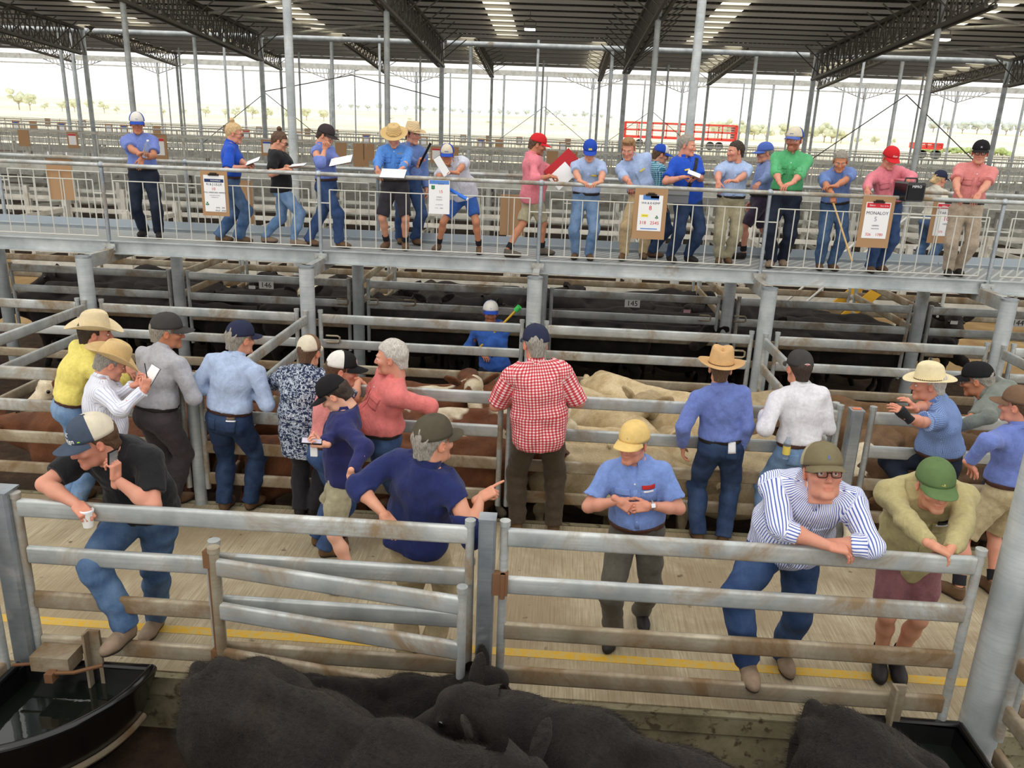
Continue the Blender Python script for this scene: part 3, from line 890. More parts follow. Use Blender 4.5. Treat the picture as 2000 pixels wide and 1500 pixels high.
    def hat(s, kind, mat, band=None, tilt=2, yaw=0, sc=1.0):
        me = cached(('hat', kind, mat.name), lambda: hat_mesh(kind).mesh('hat', mat))
        c = s.in_head('hat', me, (0, 0, .002), rotm(0, 0, yaw) @ rotm(tilt, 0, 0), sc); solid(c, .0035)
        if band:
            b = bpy.data.objects.new('hat_band', cached(('band', kind, band.name), lambda: band_mesh(kind).mesh('hat_band', band))); link(b, c)
        return s
    def glasses(s, mat, lens=None, dz=0):
        mb = MB()
        for q in (-1, 1):
            pts = [(q*.032 + .0225*math.copysign(abs(math.cos(t))**.6, math.cos(t)), .1075 - .10*abs(q*.032 + .0225*math.cos(t))**1.2*1.2, .002 + .0165*math.copysign(abs(math.sin(t))**.6, math.sin(t))) for t in [2*PI*k/16 for k in range(17)]]
            mb.path(pts, .0022, 6)
            mb.path([(q*.054, .098, .006), (q*.074, .06, .008), (q*.083, .0, .010), (q*.082, -.025, .0)], .0018, 6)
        mb.path([(-.010, .108, .006), (0, .112, .008), (.010, .108, .006)], .0018, 6)
        g = s.in_head('glasses', cached(('glass', mat.name), lambda: mb.mesh('glasses', mat)), (0, 0.002, dz))
        if lens:
            lb = MB()
            for q in (-1, 1): lb.sphere((q*.032, .103, .002), .021, 12, sc=(1, .12, .78))
            o = bpy.data.objects.new('lens', cached(('lens', lens.name), lambda: lb.mesh('lens', lens))); link(o, g)
        return s
    # -------- clothing
    def cl_attr(s, V):
        """cloth coordinates: chest frame on the trunk, along the limb on sleeves and legs"""
        def wrap(Q, r, flat=False):
            Q = Q.copy(); Q[:, 0] = Q[:, 0]*1.15 if flat else np.arctan2(Q[:, 0], np.abs(Q[:, 1]) + .03)*r; return Q
        out = np.zeros((len(V), 3), np.float32); best = np.full(len(V), 1e9)
        def seg(a, b, fn, bias):
            nonlocal best, out
            d = b - a; L = d @ d; t = np.clip(((V - a) @ d)/L, 0, 1); q = V - a - t[:, None]*d
            dist = np.linalg.norm(q, axis=1) - bias; m = dist < best
            out[m] = fn(V[m]); best = np.where(m, dist, best)
        for a, b, R in ((s.P, s.Wt, s.Rp), (s.Wt, s.C, s.Rm), (s.C, s.N, s.Rc)):
            seg(a, b, lambda P, R=R: wrap((P - s.C) @ R, .155 + .03*s.fat), .13 + .05*s.fat)
        seg(s.S[0], s.S[1], lambda P: wrap((P - s.C) @ s.Rc, .155 + .03*s.fat, True), .05)
        for J, bi in ((list(zip(s.S, s.E)) + list(zip(s.E, s.Wr)), .05), (list(zip(s.Hj, s.K)) + list(zip(s.K, s.An)), .07)):
            for a, b in J:
                z = nrm(b - a); x = nrm(np.cross(v3(0, 1, .2), z)); y = np.cross(z, x); R = np.stack([x, y, z], 1)
                a0 = a + .0
                seg(a + (b - a)*.15, b, lambda P, R=R, a0=a0: wrap((P - a0) @ R, .058), bi)
        return out
    def flat_c(s, f, a, b, ra, rb, k, infl=0):
        """capsule with a flat far end"""
        g = Field(f.o + 2*f.h, f.o + 2*f.h, f.h); g.o = f.o; g.n = f.n; g.ax = f.ax; g.A = np.full(f.A.shape, .5, np.float32)
        g.prim(('c', a, b, ra, rb), infl, k); return g
    def shirt(s, mat, sleeve='long', tuck=True, collar='shirt', infl=.016, buttons=True, hem=-.10, open_v=1.0, name='shirt', loose=0.0, wr=1.0, bmat=None, roll=False):
        lo, hi = s.bounds(); f = Field(lo, hi, s.res)
        infl = infl + (0 if tuck else .020)
        for p in s.torso(): f.prim(p, infl + loose*.5, k=.055)
        if not tuck and hem < -.11: f.prim(('e', s.P + s.Rp[:, 2]*(hem + .06), s.Rp, v3(.178 + .02*s.fat, .132 + .025*s.fat, .17)*s.hs), .016, k=.05)
        f.prim(('c', s.N + s.Rc @ v3(0, -.012, -.04), s.N + s.Rc @ v3(0, -.005, .06), .076*s.hs, .070*s.hs), k=.04)
        if tuck:
            f.prim(('e', s.P + s.Rp @ v3(0, .0, .10)*s.hs, s.Rp, v3(.158 + .035*s.fat, .112 + .05*s.fat, .05)*s.hs), infl + .008, k=.03)
        for i in (0, 1):
            S, E, W = s.S[i], s.E[i], s.Wr[i]; h = s.hs
            t = {'long': .93, 'roll': .38, 'elbow': .0, 'short': -.25}[sleeve if not isinstance(sleeve, tuple) else sleeve[i]]
            g = Field(lo, hi, s.res); rl = .018
            if t > 0:
                g.prim(('c', S, E, (.060 + rl)*h, (.046 + rl)*h), k=.03)
                g.prim(('c', E, E + (W - E)*(t + .08), (.046 + rl)*h, (.034 + rl*.8 if t > .5 else .048 + rl)*h), k=.03)
                d = nrm(W - E); g_end = E + (W - E)*t
                X, Y, Z = g.coords(); dd = (X - g_end[0])*d[0] + (Y - g_end[1])*d[1] + (Z - g_end[2])*d[2]
                near = (X - g_end[0])**2 + (Y - g_end[1])**2 + (Z - g_end[2])**2 < (.16)**2
                g.A = np.where(near, np.maximum(g.A, dd), g.A).astype(np.float32)
            else:
                e = S + (E - S)*(1 + t if t < 0 else .97); d = nrm(E - S)
                g.prim(('c', S, e + d*.05, (.062 + rl)*h, (.056 + rl + .006)*h), k=.03)
                X, Y, Z = g.coords(); dd = (X - e[0])*d[0] + (Y - e[1])*d[1] + (Z - e[2])*d[2]
                near = (X - e[0])**2 + (Y - e[1])**2 + (Z - e[2])**2 < .15**2
                g.A = np.where(near, np.maximum(g.A, dd), g.A).astype(np.float32)
            k = .03; a = np.clip(.5 + .5*(f.A - g.A)/k, 0, 1); f.A = f.A + (g.A - f.A)*a - k*a*(1 - a)
        f.noise(.0065*wr, 26, int(s.loc[0]*97) % 1000, (1, 1, .8)); f.noise(.0034*wr, 58, int(s.loc[0]*131) % 1000, (1, 1, .5))
        up = s.Rp[:, 2]
        hp = s.P + up*(.084*s.hs if tuck else hem); s.belt_p = s.P + up*.085*s.hs
        # hem cut only near the trunk so that hanging sleeves are kept
        X, Y, Z = f.coords(); n = -up; D = (X - hp[0])*n[0] + (Y - hp[1])*n[1] + (Z - hp[2])*n[2]
        ax = s.P; R2 = (X - ax[0])**2 + (Y - ax[1])**2
        arm_d = np.full(f.A.shape, 9.0, np.float32)
        for i in (0, 1):
            a, b = s.E[i], s.Wr[i]; d = b - a; t = np.clip(((X - a[0])*d[0] + (Y - a[1])*d[1] + (Z - a[2])*d[2])/(d @ d), 0, 1)
            arm_d = np.minimum(arm_d, np.sqrt((X - a[0] - t*d[0])**2 + (Y - a[1] - t*d[1])**2 + (Z - a[2] - t*d[2])**2))
        f.A = np.where(arm_d < .062*s.hs, f.A, np.maximum(f.A, D)).astype(np.float32)
        # neck opening
        nk = s.N + s.Rc[:, 2]*.030*s.hs; n = nrm(s.Rc @ v3(0, .30, 1)); Z2 = (X - nk[0])*n[0] + (Y - nk[1])*n[1] + (Z - nk[2])*n[2]
        nearn = (X - nk[0])**2 + (Y - nk[1])**2 + (Z - nk[2])**2 < .14**2
        f.A = np.where(nearn, np.maximum(f.A, Z2), f.A).astype(np.float32)
        f.prim(('c', nk + s.Rc @ v3(0, -.01, .06), nk + s.Rc @ v3(0, -.01, -.02), .062*s.hs, .060*s.hs), k=.008, sub=True)
        if collar in ('shirt', 'polo') and open_v > 0:
            a = nk + s.Rc @ v3(0, .075, -.005); b = nk + s.Rc @ v3(0, .115 + .02*s.fat, -.12*open_v)
            f.prim(('c', a, b, .034, .004), k=.006, sub=True)
        if collar == 'crew':
            f.prim(('c', nk + s.Rc @ v3(0, .03, 0), nk + s.Rc @ v3(0, .07, -.03), .062, .05), k=.01, sub=True)
        V, F = f.mesh()
        me = np_mesh(name, V, F, mat, {'cl': s.cl_attr(V)}); o = link(bpy.data.objects.new(name, me), s.root)
        s.shirt_o = o; s.bvh = BVHTree.FromPolygons([tuple(v) for v in V], [tuple(q) for q in F])
        if collar in ('shirt', 'polo', 'zip'): s.collar(o, mat, nk, collar)
        if buttons and collar == 'shirt':
            bm_ = bmat or mat
            s.patch(-.015, .015, -.20, .06 if open_v > .4 else .10, mat, 'placket', .0022)
            for j in range(5):
                hit = s.on_front(0, .10 - .085*j if open_v > .4 else .13 - .085*j)
                if hit:
                    mb = MB(); mb.tube((0, 0, -.001), (0, 0, .003), .0065, 8); me = cached(('btn', bm_.name), lambda: mb.mesh('button', bm_))
                    s.stick(me, hit, 'button', o)
        return s
    def collar(s, o, mat, nk, kind):
        n = 30; vs = []; gap = .36 if kind != 'zip' else .12
        R = s.Rc @ rotm(-14, 0, 0); c = nk + s.Rc @ v3(0, -.006, 0); h = s.hs
        for k in range(n + 1):
            t = PI/2 + gap + (2*PI - 2*gap)*k/n; fr = max(0, math.sin(t))
            e = min(k, n - k)/n; tip = max(0, 1 - e*6)
            rx, ry = .068*h, .074*h
            st = .048 if kind == 'zip' else .026
            ring = [(rx, ry, -.040), (rx*1.0, ry*1.0, st), (rx*1.05, ry*1.05, st + .002), (rx*1.22 + .012*tip, ry*1.20 + .014*tip, -.024 - .026*tip - .012*fr), (rx*1.18 + .010*tip, ry*1.15 + .012*tip, -.027 - .026*tip - .012*fr)]
            if kind == 'zip': ring[3] = (rx*1.16, ry*1.16, -.04); ring[4] = (rx*1.08, ry*1.08, -.045)
            for (a, b, z) in ring: vs.append(tuple(c + R @ v3(a*math.cos(t), b*math.sin(t), z)))
        fs = [(k*5 + j, k*5 + (j+1) % 5, (k+1)*5 + (j+1) % 5, (k+1)*5 + j) for k in range(n) for j in range(5)]
        fs += [(4, 3, 2, 1, 0), tuple(n*5 + j for j in range(5))]
        mb = MB(); mb.add(vs, fs); me = mb.mesh('collar', mat)
        at = me.attributes.new('cl', 'FLOAT_VECTOR', 'POINT'); at.data.foreach_set('vector', np.array(vs, np.float32).ravel()); link(bpy.data.objects.new('collar', me), o)
    def on_front(s, x, z, back=False, R=None):
        R = s.Rc if R is None else R
        o = s.C + R @ v3(x, .5 if not back else -.5, z); d = R @ v3(0, -1 if not back else 1, 0)
        h = s.bvh.ray_cast(Vector(o), Vector(d))
        return (np.array(h[0]), np.array(h[1])) if h[0] is not None else None
    def stick(s, me, hit, name, parent, up=None):
        p, n = hit; z = nrm(n); u = s.Rc[:, 2] if up is None else up; y = nrm(u - z*(u @ z)); x = np.cross(y, z)
        o = bpy.data.objects.new(name, me); link(o, parent); o.matrix_local = Matrix([[x[i], y[i], z[i], p[i]] for i in range(3)] + [[0, 0, 0, 1]]); return o
    def patch(s, x0, x1, z0, z1, mat, name='pocket', off=.003, back=False, parent=None, n=7, wave=0):
        """thin sheet laid on the shirt (pocket, badge): chest-frame rectangle"""
        vs = []; ok = True
        for j in range(n + 1):
            for i in range(n + 1):
                hit = s.on_front(x0 + (x1 - x0)*i/n, z0 + (z1 - z0)*j/n, back)
                if not hit: return None
                vs.append(tuple(hit[0] + nrm(hit[1])*off))
        w = n + 1; fs = [(j*w + i, j*w + i + 1, (j+1)*w + i + 1, (j+1)*w + i) for j in range(n) for i in range(n)]
        if not back: fs = [q[::-1] for q in fs]
        mb = MB(); mb.add(vs, fs); me = mb.mesh(name, mat)
        at = me.attributes.new('cl', 'FLOAT_VECTOR', 'POINT'); at.data.foreach_set('vector', ((np.array(vs, np.float32) - s.C) @ s.Rc).astype(np.float32).ravel())
        o = link(bpy.data.objects.new(name, me), parent or s.shirt_o); solid(o, off*1.6, 0); return o
    def badge_text(s, body, size, x, z, mat, back=False):
        me = text_mesh(body, size, mat, .001).copy()
        if back:
            pass
        for v in me.vertices:
            hit = s.on_front(x - v.co.x if not back else x + v.co.x, z + v.co.y, back)
            if hit: v.co = Vector(hit[0] + nrm(hit[1])*(.0035 + max(0, v.co.z)))
        o = link(bpy.data.objects.new('lettering', me), s.shirt_o); return o
    def pockets(s, mat, flap=True, which=(-1, 1), z0=-.045, z1=.055):
        for q in which:
            s.patch(q*.085 - .05, q*.085 + .05, z0, z1, mat)
            if flap: s.patch(q*.085 - .053, q*.085 + .053, z1 - .035, z1 + .008, mat, 'pocket_flap', .0055)
        return s
    def pants(s, mat, kind='long', belt=None, infl=.017, wr=1.0, name='trousers', hemr=.075, buckle=None):
        lo, hi = s.bounds(); f = Field(lo, hi, s.res); h = s.hs
        for p in s.torso()[:5]: f.prim(p, infl, k=.05)
        ends = []
        for i in (0, 1):
            H, K, A = s.Hj[i], s.K[i], s.An[i]; g = Field(lo, hi, s.res)
            if kind == 'long':
                g.prim(('c', H, K, (.100 + .012*s.fat + infl)*h, .086*h), k=.03)
                bk = nrm((H + A)/2 - K) if np.linalg.norm((H + A)/2 - K) > 1e-3 else v3(0, -1, 0)
                g.prim(('c', K, A + (A - K)*.15, .085*h, hemr*h), k=.03); g.prim(('c', K + (A - K)*.2 + bk*.014, K + (A - K)*.5 + bk*.010, .080*h, .074*h), k=.03)
                e = A + (A - K)*.045; d = nrm(A - K)
            else:
                t = .92 if kind == 'shorts' else .75
                e = H + (K - H)*t; d = nrm(K - H); g.prim(('c', H, e + d*.06, (.098 + infl)*h, .094*h), k=.03)
            X, Y, Z = g.coords(); dd = (X - e[0])*d[0] + (Y - e[1])*d[1] + (Z - e[2])*d[2]
            near = (X - e[0])**2 + (Y - e[1])**2 + (Z - e[2])**2 < .20**2
            g.A = np.where(near, np.maximum(g.A, dd), g.A).astype(np.float32)
            k = .02; a = np.clip(.5 + .5*(f.A - g.A)/k, 0, 1); f.A = f.A + (g.A - f.A)*a - k*a*(1 - a)
        f.noise(.0060*wr, 30, int(s.loc[0]*77) % 1000, (.6, .6, 1.4)); f.noise(.0026*wr, 58, int(s.loc[0]*51) % 1000, (.4, .4, 1.6))
        up = s.Rp[:, 2]; bp = s.P + up*.092*h
        b = None
        if belt is not None:
            b = Field(lo, hi, s.res)
            for p in s.torso()[:5]: b.prim(p, infl + .008, k=.05)
            b.A = np.maximum(b.A, f.A - np.float32(.012))
        f.cut(bp, up)
        V, F = f.mesh(); me = np_mesh(name, V, F, mat, {'cl': s.cl_attr(V)}); o = link(bpy.data.objects.new(name, me), s.root); s.pants_o = o
        s.pbvh = BVHTree.FromPolygons([tuple(v) for v in V], [tuple(q) for q in F])
        if b is not None:
            b.cut(bp + up*.002, up); b.cut(bp - up*.036, -up)
            V, F = b.mesh(); link(bpy.data.objects.new('belt', np_mesh('belt', V, F, belt)), o)
        return s
    def hip_patch(s, x0, x1, z0, z1, mat, name='pocket', off=.003, back=True):
        vs = []; n = 5
        for j in range(n + 1):
            for i in range(n + 1):
                oo = s.P + s.Rp @ v3(x0 + (x1 - x0)*i/n, -.5 if back else .5, z0 + (z1 - z0)*j/n); h = s.pbvh.ray_cast(Vector(oo), Vector(s.Rp @ v3(0, 1 if back else -1, 0)))
                if h[0] is None: return s
                vs.append(tuple(h[0] + h[1].normalized()*off))
        w = n + 1; fs = [(j*w + i, j*w + i + 1, (j+1)*w + i + 1, (j+1)*w + i) for j in range(n) for i in range(n)]
        mb = MB(); mb.add(vs, fs); me = mb.mesh(name, mat)
        at = me.attributes.new('cl', 'FLOAT_VECTOR', 'POINT'); at.data.foreach_set('vector', np.array(vs, np.float32).ravel())
        o = link(bpy.data.objects.new(name, me), s.pants_o); solid(o, off*1.6, 0); return s
    def boots(s, mat, sole, kind='boot', sock=None):
        a, b = boot_mesh(kind, mat, sole)
        for i in (0, 1):
            ft = s.feet[i]; pit = ft[4] if len(ft) > 4 else 0
            R = rotm(0, 0, ft[3]) @ rotm(pit, 0, 0); o = place('boot', a, s.root, R*s.hs, v3(*ft[:3])); link(bpy.data.objects.new('sole', b), o)
            if sock is not None:
                mb = MB(); A = s.An[i]; u = nrm(s.K[i] - A); 
                mb.lathe([(.049, 0), (.053, .012), (.052, .05), (.054, .085), (.050, .09)], 16); me = mb.mesh('sock', sock)
                x = nrm(np.cross(v3(0, 1, 0), u)); y = np.cross(u, x); place('sock', me, s.root, np.stack([x, y, u], 1)*s.hs, A + u*.03)
        return s
    def world(s, p): return Vector(s.Rz @ np.asarray(p, float) + s.loc)
    def hand_frame(s, i):
        f, n, st = s.hand[i]; return s.world(s.Wr[i]), Vector(s.Rz @ f), Vector(s.Rz @ n)
# ---------------------------------------------------------------- ground, kerbs, roof
PEN_Z = -0.42
def struct(o): o['kind'] = 'structure'; return o
mb = MB(); mb.box((0, 5.50, -.25), (60, 2.36, .5)); struct(mb.build('floor_selling_alley', M['concrete'], smooth=False))
# ledge between the bottom rail and the pens, kerb walls with a steel edge
for nm, y, s in (('front', 4.32, -1), ('back', 6.68, 1)):
    mb = MB(); mb.box((0, y + s*.02, -.23), (60, .04, .44)); struct(mb.build('kerb_wall_' + nm, M['kerb'], smooth=False))
    mb = MB(); mb.box((0, y + s*.052, -.07), (60, .024, .135)); mb.box((0, y + s*.045, -.004), (60, .05, .012)); struct(mb.build('trim_kerb_edge_' + nm, M['kerb'], smooth=False))
mb = MB(); mb.box((0, 1.0, PEN_Z - .05), (60, 6.6, .1)); struct(mb.build('floor_front_pens', M['dirt'], smooth=False))
mb = MB(); mb.box((0, 8.02, PEN_Z - .05), (60, 2.66, .1)); struct(mb.build('floor_middle_pens', M['dirt'], smooth=False))
mb = MB(); mb.box((0, 11.85, PEN_Z - .05), (80, 5.0, .1)); struct(mb.build('floor_rear_pens', M['dirt'], smooth=False))
mb = MB(); mb.box((0, 18.2, PEN_Z - .05), (110, 7.7, .1)); struct(mb.build('floor_sandy_lane', M['sand'], smooth=False))
mb = MB(); mb.box((0, 56.0, PEN_Z - .07), (240, 68, .1)); struct(mb.build('floor_far_pens', M['dirt'], smooth=False))
mb = MB(); mb.box((0, 4.76, .0015), (30, .085, .003)); o = mb.build('trim_yellow_line', M['yellow_line'], smooth=False); struct(o)
# paddock rising to a low ridge
mb = MB(); ys = [88, 140, 220, 320, 450, 600, 1200, 2500]; zs = [-.5, .2, 2.6, 6.4, 10.6, 13, 15, 16]
V = []; xs = [-1500, -700, -350, -150, 0, 150, 350, 700, 1500]
for y, z in zip(ys, zs):
    for x in xs: V.append((x, y, z - .35 + (.0009*y*math.sin(x*.011) if y > 150 else 0)))
w = len(xs); mb.add(V, [(j*w + i, j*w + i + 1, (j+1)*w + i + 1, (j+1)*w + i) for j in range(len(ys)-1) for i in range(w-1)])
field = struct(mb.build('ground_paddock', M['field']))
def ground_z(y): return float(np.interp(y, ys, zs)) - .35

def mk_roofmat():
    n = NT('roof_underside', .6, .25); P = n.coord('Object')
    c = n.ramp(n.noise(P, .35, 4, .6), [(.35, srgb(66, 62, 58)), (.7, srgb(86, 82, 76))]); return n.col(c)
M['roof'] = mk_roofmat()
M['steel_light'] = mk_steel('bright_galvanised_post', srgb(206, 210, 210), srgb(160, 168, 170), srgb(150, 132, 108), .08, .45, .25)
M['purlin'] = plain('zinc_purlin', srgb(206, 202, 192), .55, .1)
def mk_skylight():
    n = NT('fibreglass_skylight', .6); t = n.n('ShaderNodeBsdfTranslucent'); t.inputs[0].default_value = (1.0, .93, .74, 1)
    n.l(t.outputs[0], n.out.inputs[0]); return n.m
M['skylight'] = mk_skylight()
ROOF_Y0, ROOF_Y1 = 18.0, 36.0  # unseen near edge is placed to set the light on the pens
def roof_z(y): return 7.14 + .055*(36 - y)
SKY_X = [-32.5 + 7.75*k - .9 for k in range(0, 10)]
def roof_sheet(name, y0, y1, zf, gaps, x0, x1, pitch=.19, amp=.022):
    """corrugated sheet with openings for the skylight strips"""
    edges = [x0] + [e for g in gaps for e in (g - .45, g + .45)] + [x1]; k = 0
    out = []
    for i in range(0, len(edges), 2):
        a, b = edges[i], edges[i+1]
        if b - a < .2: continue
        mb = MB(); n = max(2, int((b - a)/pitch*2)); V = []
        for y in (y0, y1):
            for j in range(n + 1):
                x = a + (b - a)*j/n; V.append((x, y, zf(y) + (amp if j % 2 else -amp)))
        mb.add(V, [(j, j + 1, n + 2 + j, n + 1 + j) for j in range(n)]); out.append(mb)
    m = MB()
    for q in out: m.add(q.v, q.f)
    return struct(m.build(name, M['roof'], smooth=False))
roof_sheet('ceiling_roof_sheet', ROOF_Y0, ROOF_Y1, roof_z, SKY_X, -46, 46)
for g in SKY_X:
    mb = MB(); mb.add([(g - .45, ROOF_Y0, roof_z(ROOF_Y0)), (g + .45, ROOF_Y0, roof_z(ROOF_Y0)), (g + .45, ROOF_Y1, roof_z(ROOF_Y1)), (g - .45, ROOF_Y1, roof_z(ROOF_Y1))], [(0, 1, 2, 3)])
    struct(mb.build('window_skylight_strip', M['skylight'], smooth=False))
y = ROOF_Y1 - .15
while y > ROOF_Y0 + .2:
    mb = MB(); z = roof_z(y) - .03
    mb.prism((-46, y, z - .06), (46, y, z - .06), [(-.035, -.06), (.035, -.06), (.035, -.05), (-.02, -.05), (-.02, .05), (.035, .05), (.035, .06), (-.035, .06)])
    struct(mb.build('ceiling_purlin', M['purlin'], smooth=False)); y -= 1.02
# eave beam and gutter pipe
mb = MB(); mb.box((0, 36.05, roof_z(36) - .06), (92, .05, .14)); struct(mb.build('trim_eave_fascia', M['truss'], smooth=False))
for k in range(-4, 5):
    a = -5.17 + 7.75*k
    mb = MB(); mb.tube((a + .12, 37.0, 6.86), (a + 7.63, 37.0, 6.86), .11, 14); struct(mb.build('trim_eave_pipe', M['steel_light'], smooth=True))

def column(x, y, zt, r=.084, z0=PEN_Z, mat='steel_light'):
    mb = MB(); mb.tube((0, 0, z0), (0, 0, 1.9 if zt > 3 else zt), r*1.08, 18); 
    if zt > 3: mb.tube((0, 0, 1.85), (0, 0, zt), r, 18)
    return struct(mb.build('column', M[mat], loc=(x, y, 0)))
GX = [-5.17 + 7.75*k for k in range(-5, 7)]
for y, zt in ((16.4, 8.0), (25.0, 7.3), (36.3, 6.9), (47.5, 7.9), (62.0, 8.0), (75.0, 8.1)):
    for x in GX:
        if abs(x) < .62*y + 4: column(x - (.12 if y < 17 else 0), y, zt, .084 if y < 30 else .10)
# extra slim posts between the grid in the open rows
for y in (42.0, 54.0, 68.5):
    for k in range(-6, 7):
        x = -1.3 + 7.75*k
        if abs(x) < .62*y: column(x, y, 7.6, .06)

def truss(x, y0, y1, zb0, zb1, top, step=.62, name='ceiling_truss', chord=.045):
    """tapering roof truss along y: chords and zig-zag web, with knee braces out to the purlins"""
    mb = MB(); zb = lambda y: zb0 + (zb1 - zb0)*(y - y0)/(y1 - y0)
    for dx in (-.11, .11):
        mb.prism((x + dx, y0, zb(y0)), (x + dx, y1, zb(y1)), [(-chord, -chord), (chord, -chord), (chord, chord), (-chord, chord)])
        mb.prism((x + dx, y0, top(y0)), (x + dx, y1, top(y1)), [(-chord, -chord), (chord, -chord), (chord, chord), (-chord, chord)])
    n = int((y1 - y0)/step)
    for i in range(n):
        a = y0 + (y1 - y0)*i/n; b = y0 + (y1 - y0)*(i + 1)/n; m = (a + b)/2
        for dx in (-.11, .11):
            mb.tube((x + dx, a, zb(a)), (x + dx*.6, m, top(m)), .024, 6); mb.tube((x + dx*.6, m, top(m)), (x + dx, b, zb(b)), .024, 6)
    for i in range(0, n, 2):
        a = y0 + (y1 - y0)*(i + .5)/n
        for s in (-1, 1): mb.tube((x, a, zb(a)), (x + s*1.15, a, top(a) - .05), .022, 6)
    return struct(mb.build(name, M['truss'], smooth=False))
for x in GX: truss(x, 22.2, 36.2, 6.75, 5.86, lambda y: roof_z(y) - .28)
# diagonal rods under the sheet in the end bays
for x in (-12.92, 10.33):
    for a, b in ((26, 31), (31, 36)):
        mb = MB(); mb.tube((x, a, roof_z(a) - .34), (x + 7.75, b, roof_z(b) - .34), .05, 8); struct(mb.build('ceiling_brace', M['steel_far']))
        mb = MB(); mb.tube((x + 7.75, a, roof_z(a) - .38), (x, b, roof_z(b) - .38), .05, 8); struct(mb.build('ceiling_brace', M['steel_far']))
# further roof bays, seen edge on beyond the gap
def roofb_z(y): return 8.02 + .045*(62 - y)
roof_sheet('ceiling_far_roof_sheet', 44, 62, roofb_z, [-44.5 + 7.75*k for k in range(12)], -70, 70, .8, .03)
for k in range(12):
    g = -44.5 + 7.75*k; mb = MB(); mb.add([(g - .45, 44, roofb_z(44)), (g + .45, 44, roofb_z(44)), (g + .45, 62, roofb_z(62)), (g - .45, 62, roofb_z(62))], [(0, 1, 2, 3)]); struct(mb.build('window_far_skylight', M['skylight'], smooth=False))
y = 61.8
while y > 44:
    mb = MB(); mb.box((0, y, roofb_z(y) - .15), (140, .06, .2)); struct(mb.build('ceiling_far_purlin', M['purlin'], smooth=False)); y -= 1.8
for x in [-5.17 + 7.75*k for k in range(-6, 8)]:
    truss(x, 50.5, 62, 7.9, 7.0, lambda y: roofb_z(y) - .2, .8, 'ceiling_far_truss', .05)
mb = MB(); mb.box((0, 75, 8.12), (150, .25, .42)); struct(mb.build('ceiling_far_beam', M['steel_far'], smooth=False))
mb = MB(); mb.box((0, 75, 7.55), (150, .12, .10)); struct(mb.build('ceiling_far_tie', M['steel_far'], smooth=False))
for x in [-5.17 + 7.75*k for k in range(-8, 10)]:
    for s in (-1, 1):
        if (int(round((x + 5.17)/7.75)) % 3) == 0: continue
        mb = MB(); mb.tube((x, 75, 7.0), (x + s*2.6, 75, 7.9), .03, 6)
        for i in range(9):
            u = i/8; mb.tube((x + s*(.1 + 2.5*u), 75, 7.03 + .85*u), (x + s*(.25 + 2.5*u), 75, 7.95), .024, 5)
        struct(mb.build('ceiling_far_bracket', M['truss'], smooth=False))
# rod bracing in the far column rows
for (y, x, z0, z1) in ((62, -5.17, 2.2, 7.0), (62, 2.58, 2.2, 7.0), (47.5, -20.67, 2.0, 6.5), (36.3, 10.33, 2.4, 5.4), (36.3, -12.92, 4.6, 5.4)):
    for s in (0, 1):
        a = (x + 7.75*s, y, z0); b = (x + 3.87, y, z0 + 2.9 if z1 > 6 else z1)
        mb = MB(); mb.tube(a, b, .022, 6); struct(mb.build('ceiling_rod_brace', M['truss']))
# floodlights under the roof
M['lamp_glow'] = NT('lamp_glow').m
_n = M['lamp_glow'].node_tree; _n.nodes['Principled BSDF'].inputs['Emission Color'].default_value = (1, .98, .93, 1); _n.nodes['Principled BSDF'].inputs['Emission Strength'].default_value = 6
for px, py, yy, lb in ((1035, 56, 30.0, 'white floodlight hanging under the skylight strip at the roof centre'), (1841, 76, 27.5, 'white floodlight under the dark roof beside the tall slender column')):
    p = atY(px, py, yy); t = empty('floodlight', p); tag(t, lb, 'lamp', )
    mb = MB(); mb.box((0, 0, .05), (.42, .30, .12)); mb.build('housing', M['truss'], t, False)
    mb = MB(); mb.box((0, -.02, -.03), (.36, .26, .05)); mb.build('lamp_face', M['lamp_glow'], t, False)
    mb = MB(); mb.path([(-.20, 0, .06), (-.20, 0, .24), (0, 0, .30), (.20, 0, .24), (.20, 0, .06)], .014, 6); mb.tube((0, 0, .30), (0, 0, roof_z(yy) - p.z - .05), .012, 6); mb.build('bracket', M['truss'], t)

# ---------------------------------------------------------------- fence parts
def post_round(x, y, zt, r, label, z0=PEN_Z, capr=1.06, mat='steel_light'):
    t = empty('fence_post', (x, y, 0)); tag(t, label, 'post')
    mb = MB(); mb.tube((0, 0, z0), (0, 0, zt - .02), r, 20); mb.build('shaft', M[mat], t)
    mb = MB(); mb.tube((0, 0, zt - .02), (0, 0, zt), r*capr, 20); mb.build('cap', M['steel'], t)
    return t
def post_square(x, y, zt, w, label, z0=PEN_Z):
    t = empty('fence_post', (x, y, 0)); tag(t, label, 'post')
    mb = MB(); c = w/2; q = w*.12
    mb.prism((0, 0, z0), (0, 0, zt - .012), [(-c + q, -c), (c - q, -c), (c, -c + q), (c, c - q), (c - q, c), (-c + q, c), (-c, c - q), (-c, -c + q)], up=(0, 1, 0)); mb.build('shaft', M['steel'], t)
    mb = MB(); mb.box((0, 0, zt - .006), (w*1.03, w*1.03, .012)); mb.build('cap', M['steel'], t, False); return t
_rail_mesh = {}
def rail_obj(parent, a, b, mat, w=.042, h=.115):
    a = Vector(a); b = Vector(b); L = round((b - a).length, 2); k = (L, mat, w, h)
    if k not in _rail_mesh:
        mb = MB(); mb.rail((-L/2, 0, 0), (L/2, 0, 0), w, h); _rail_mesh[k] = mb.mesh('rail', M[mat])
    o = bpy.data.objects.new('rail', _rail_mesh[k]); d = (b - a).normalized(); z = Vector((0, 0, 1)); y = z.cross(d).normalized(); z = d.cross(y)
    m = Matrix((d, y, z)).transposed().to_4x4(); m.translation = (a + b)/2; link(o, parent); o.matrix_local = m; return o
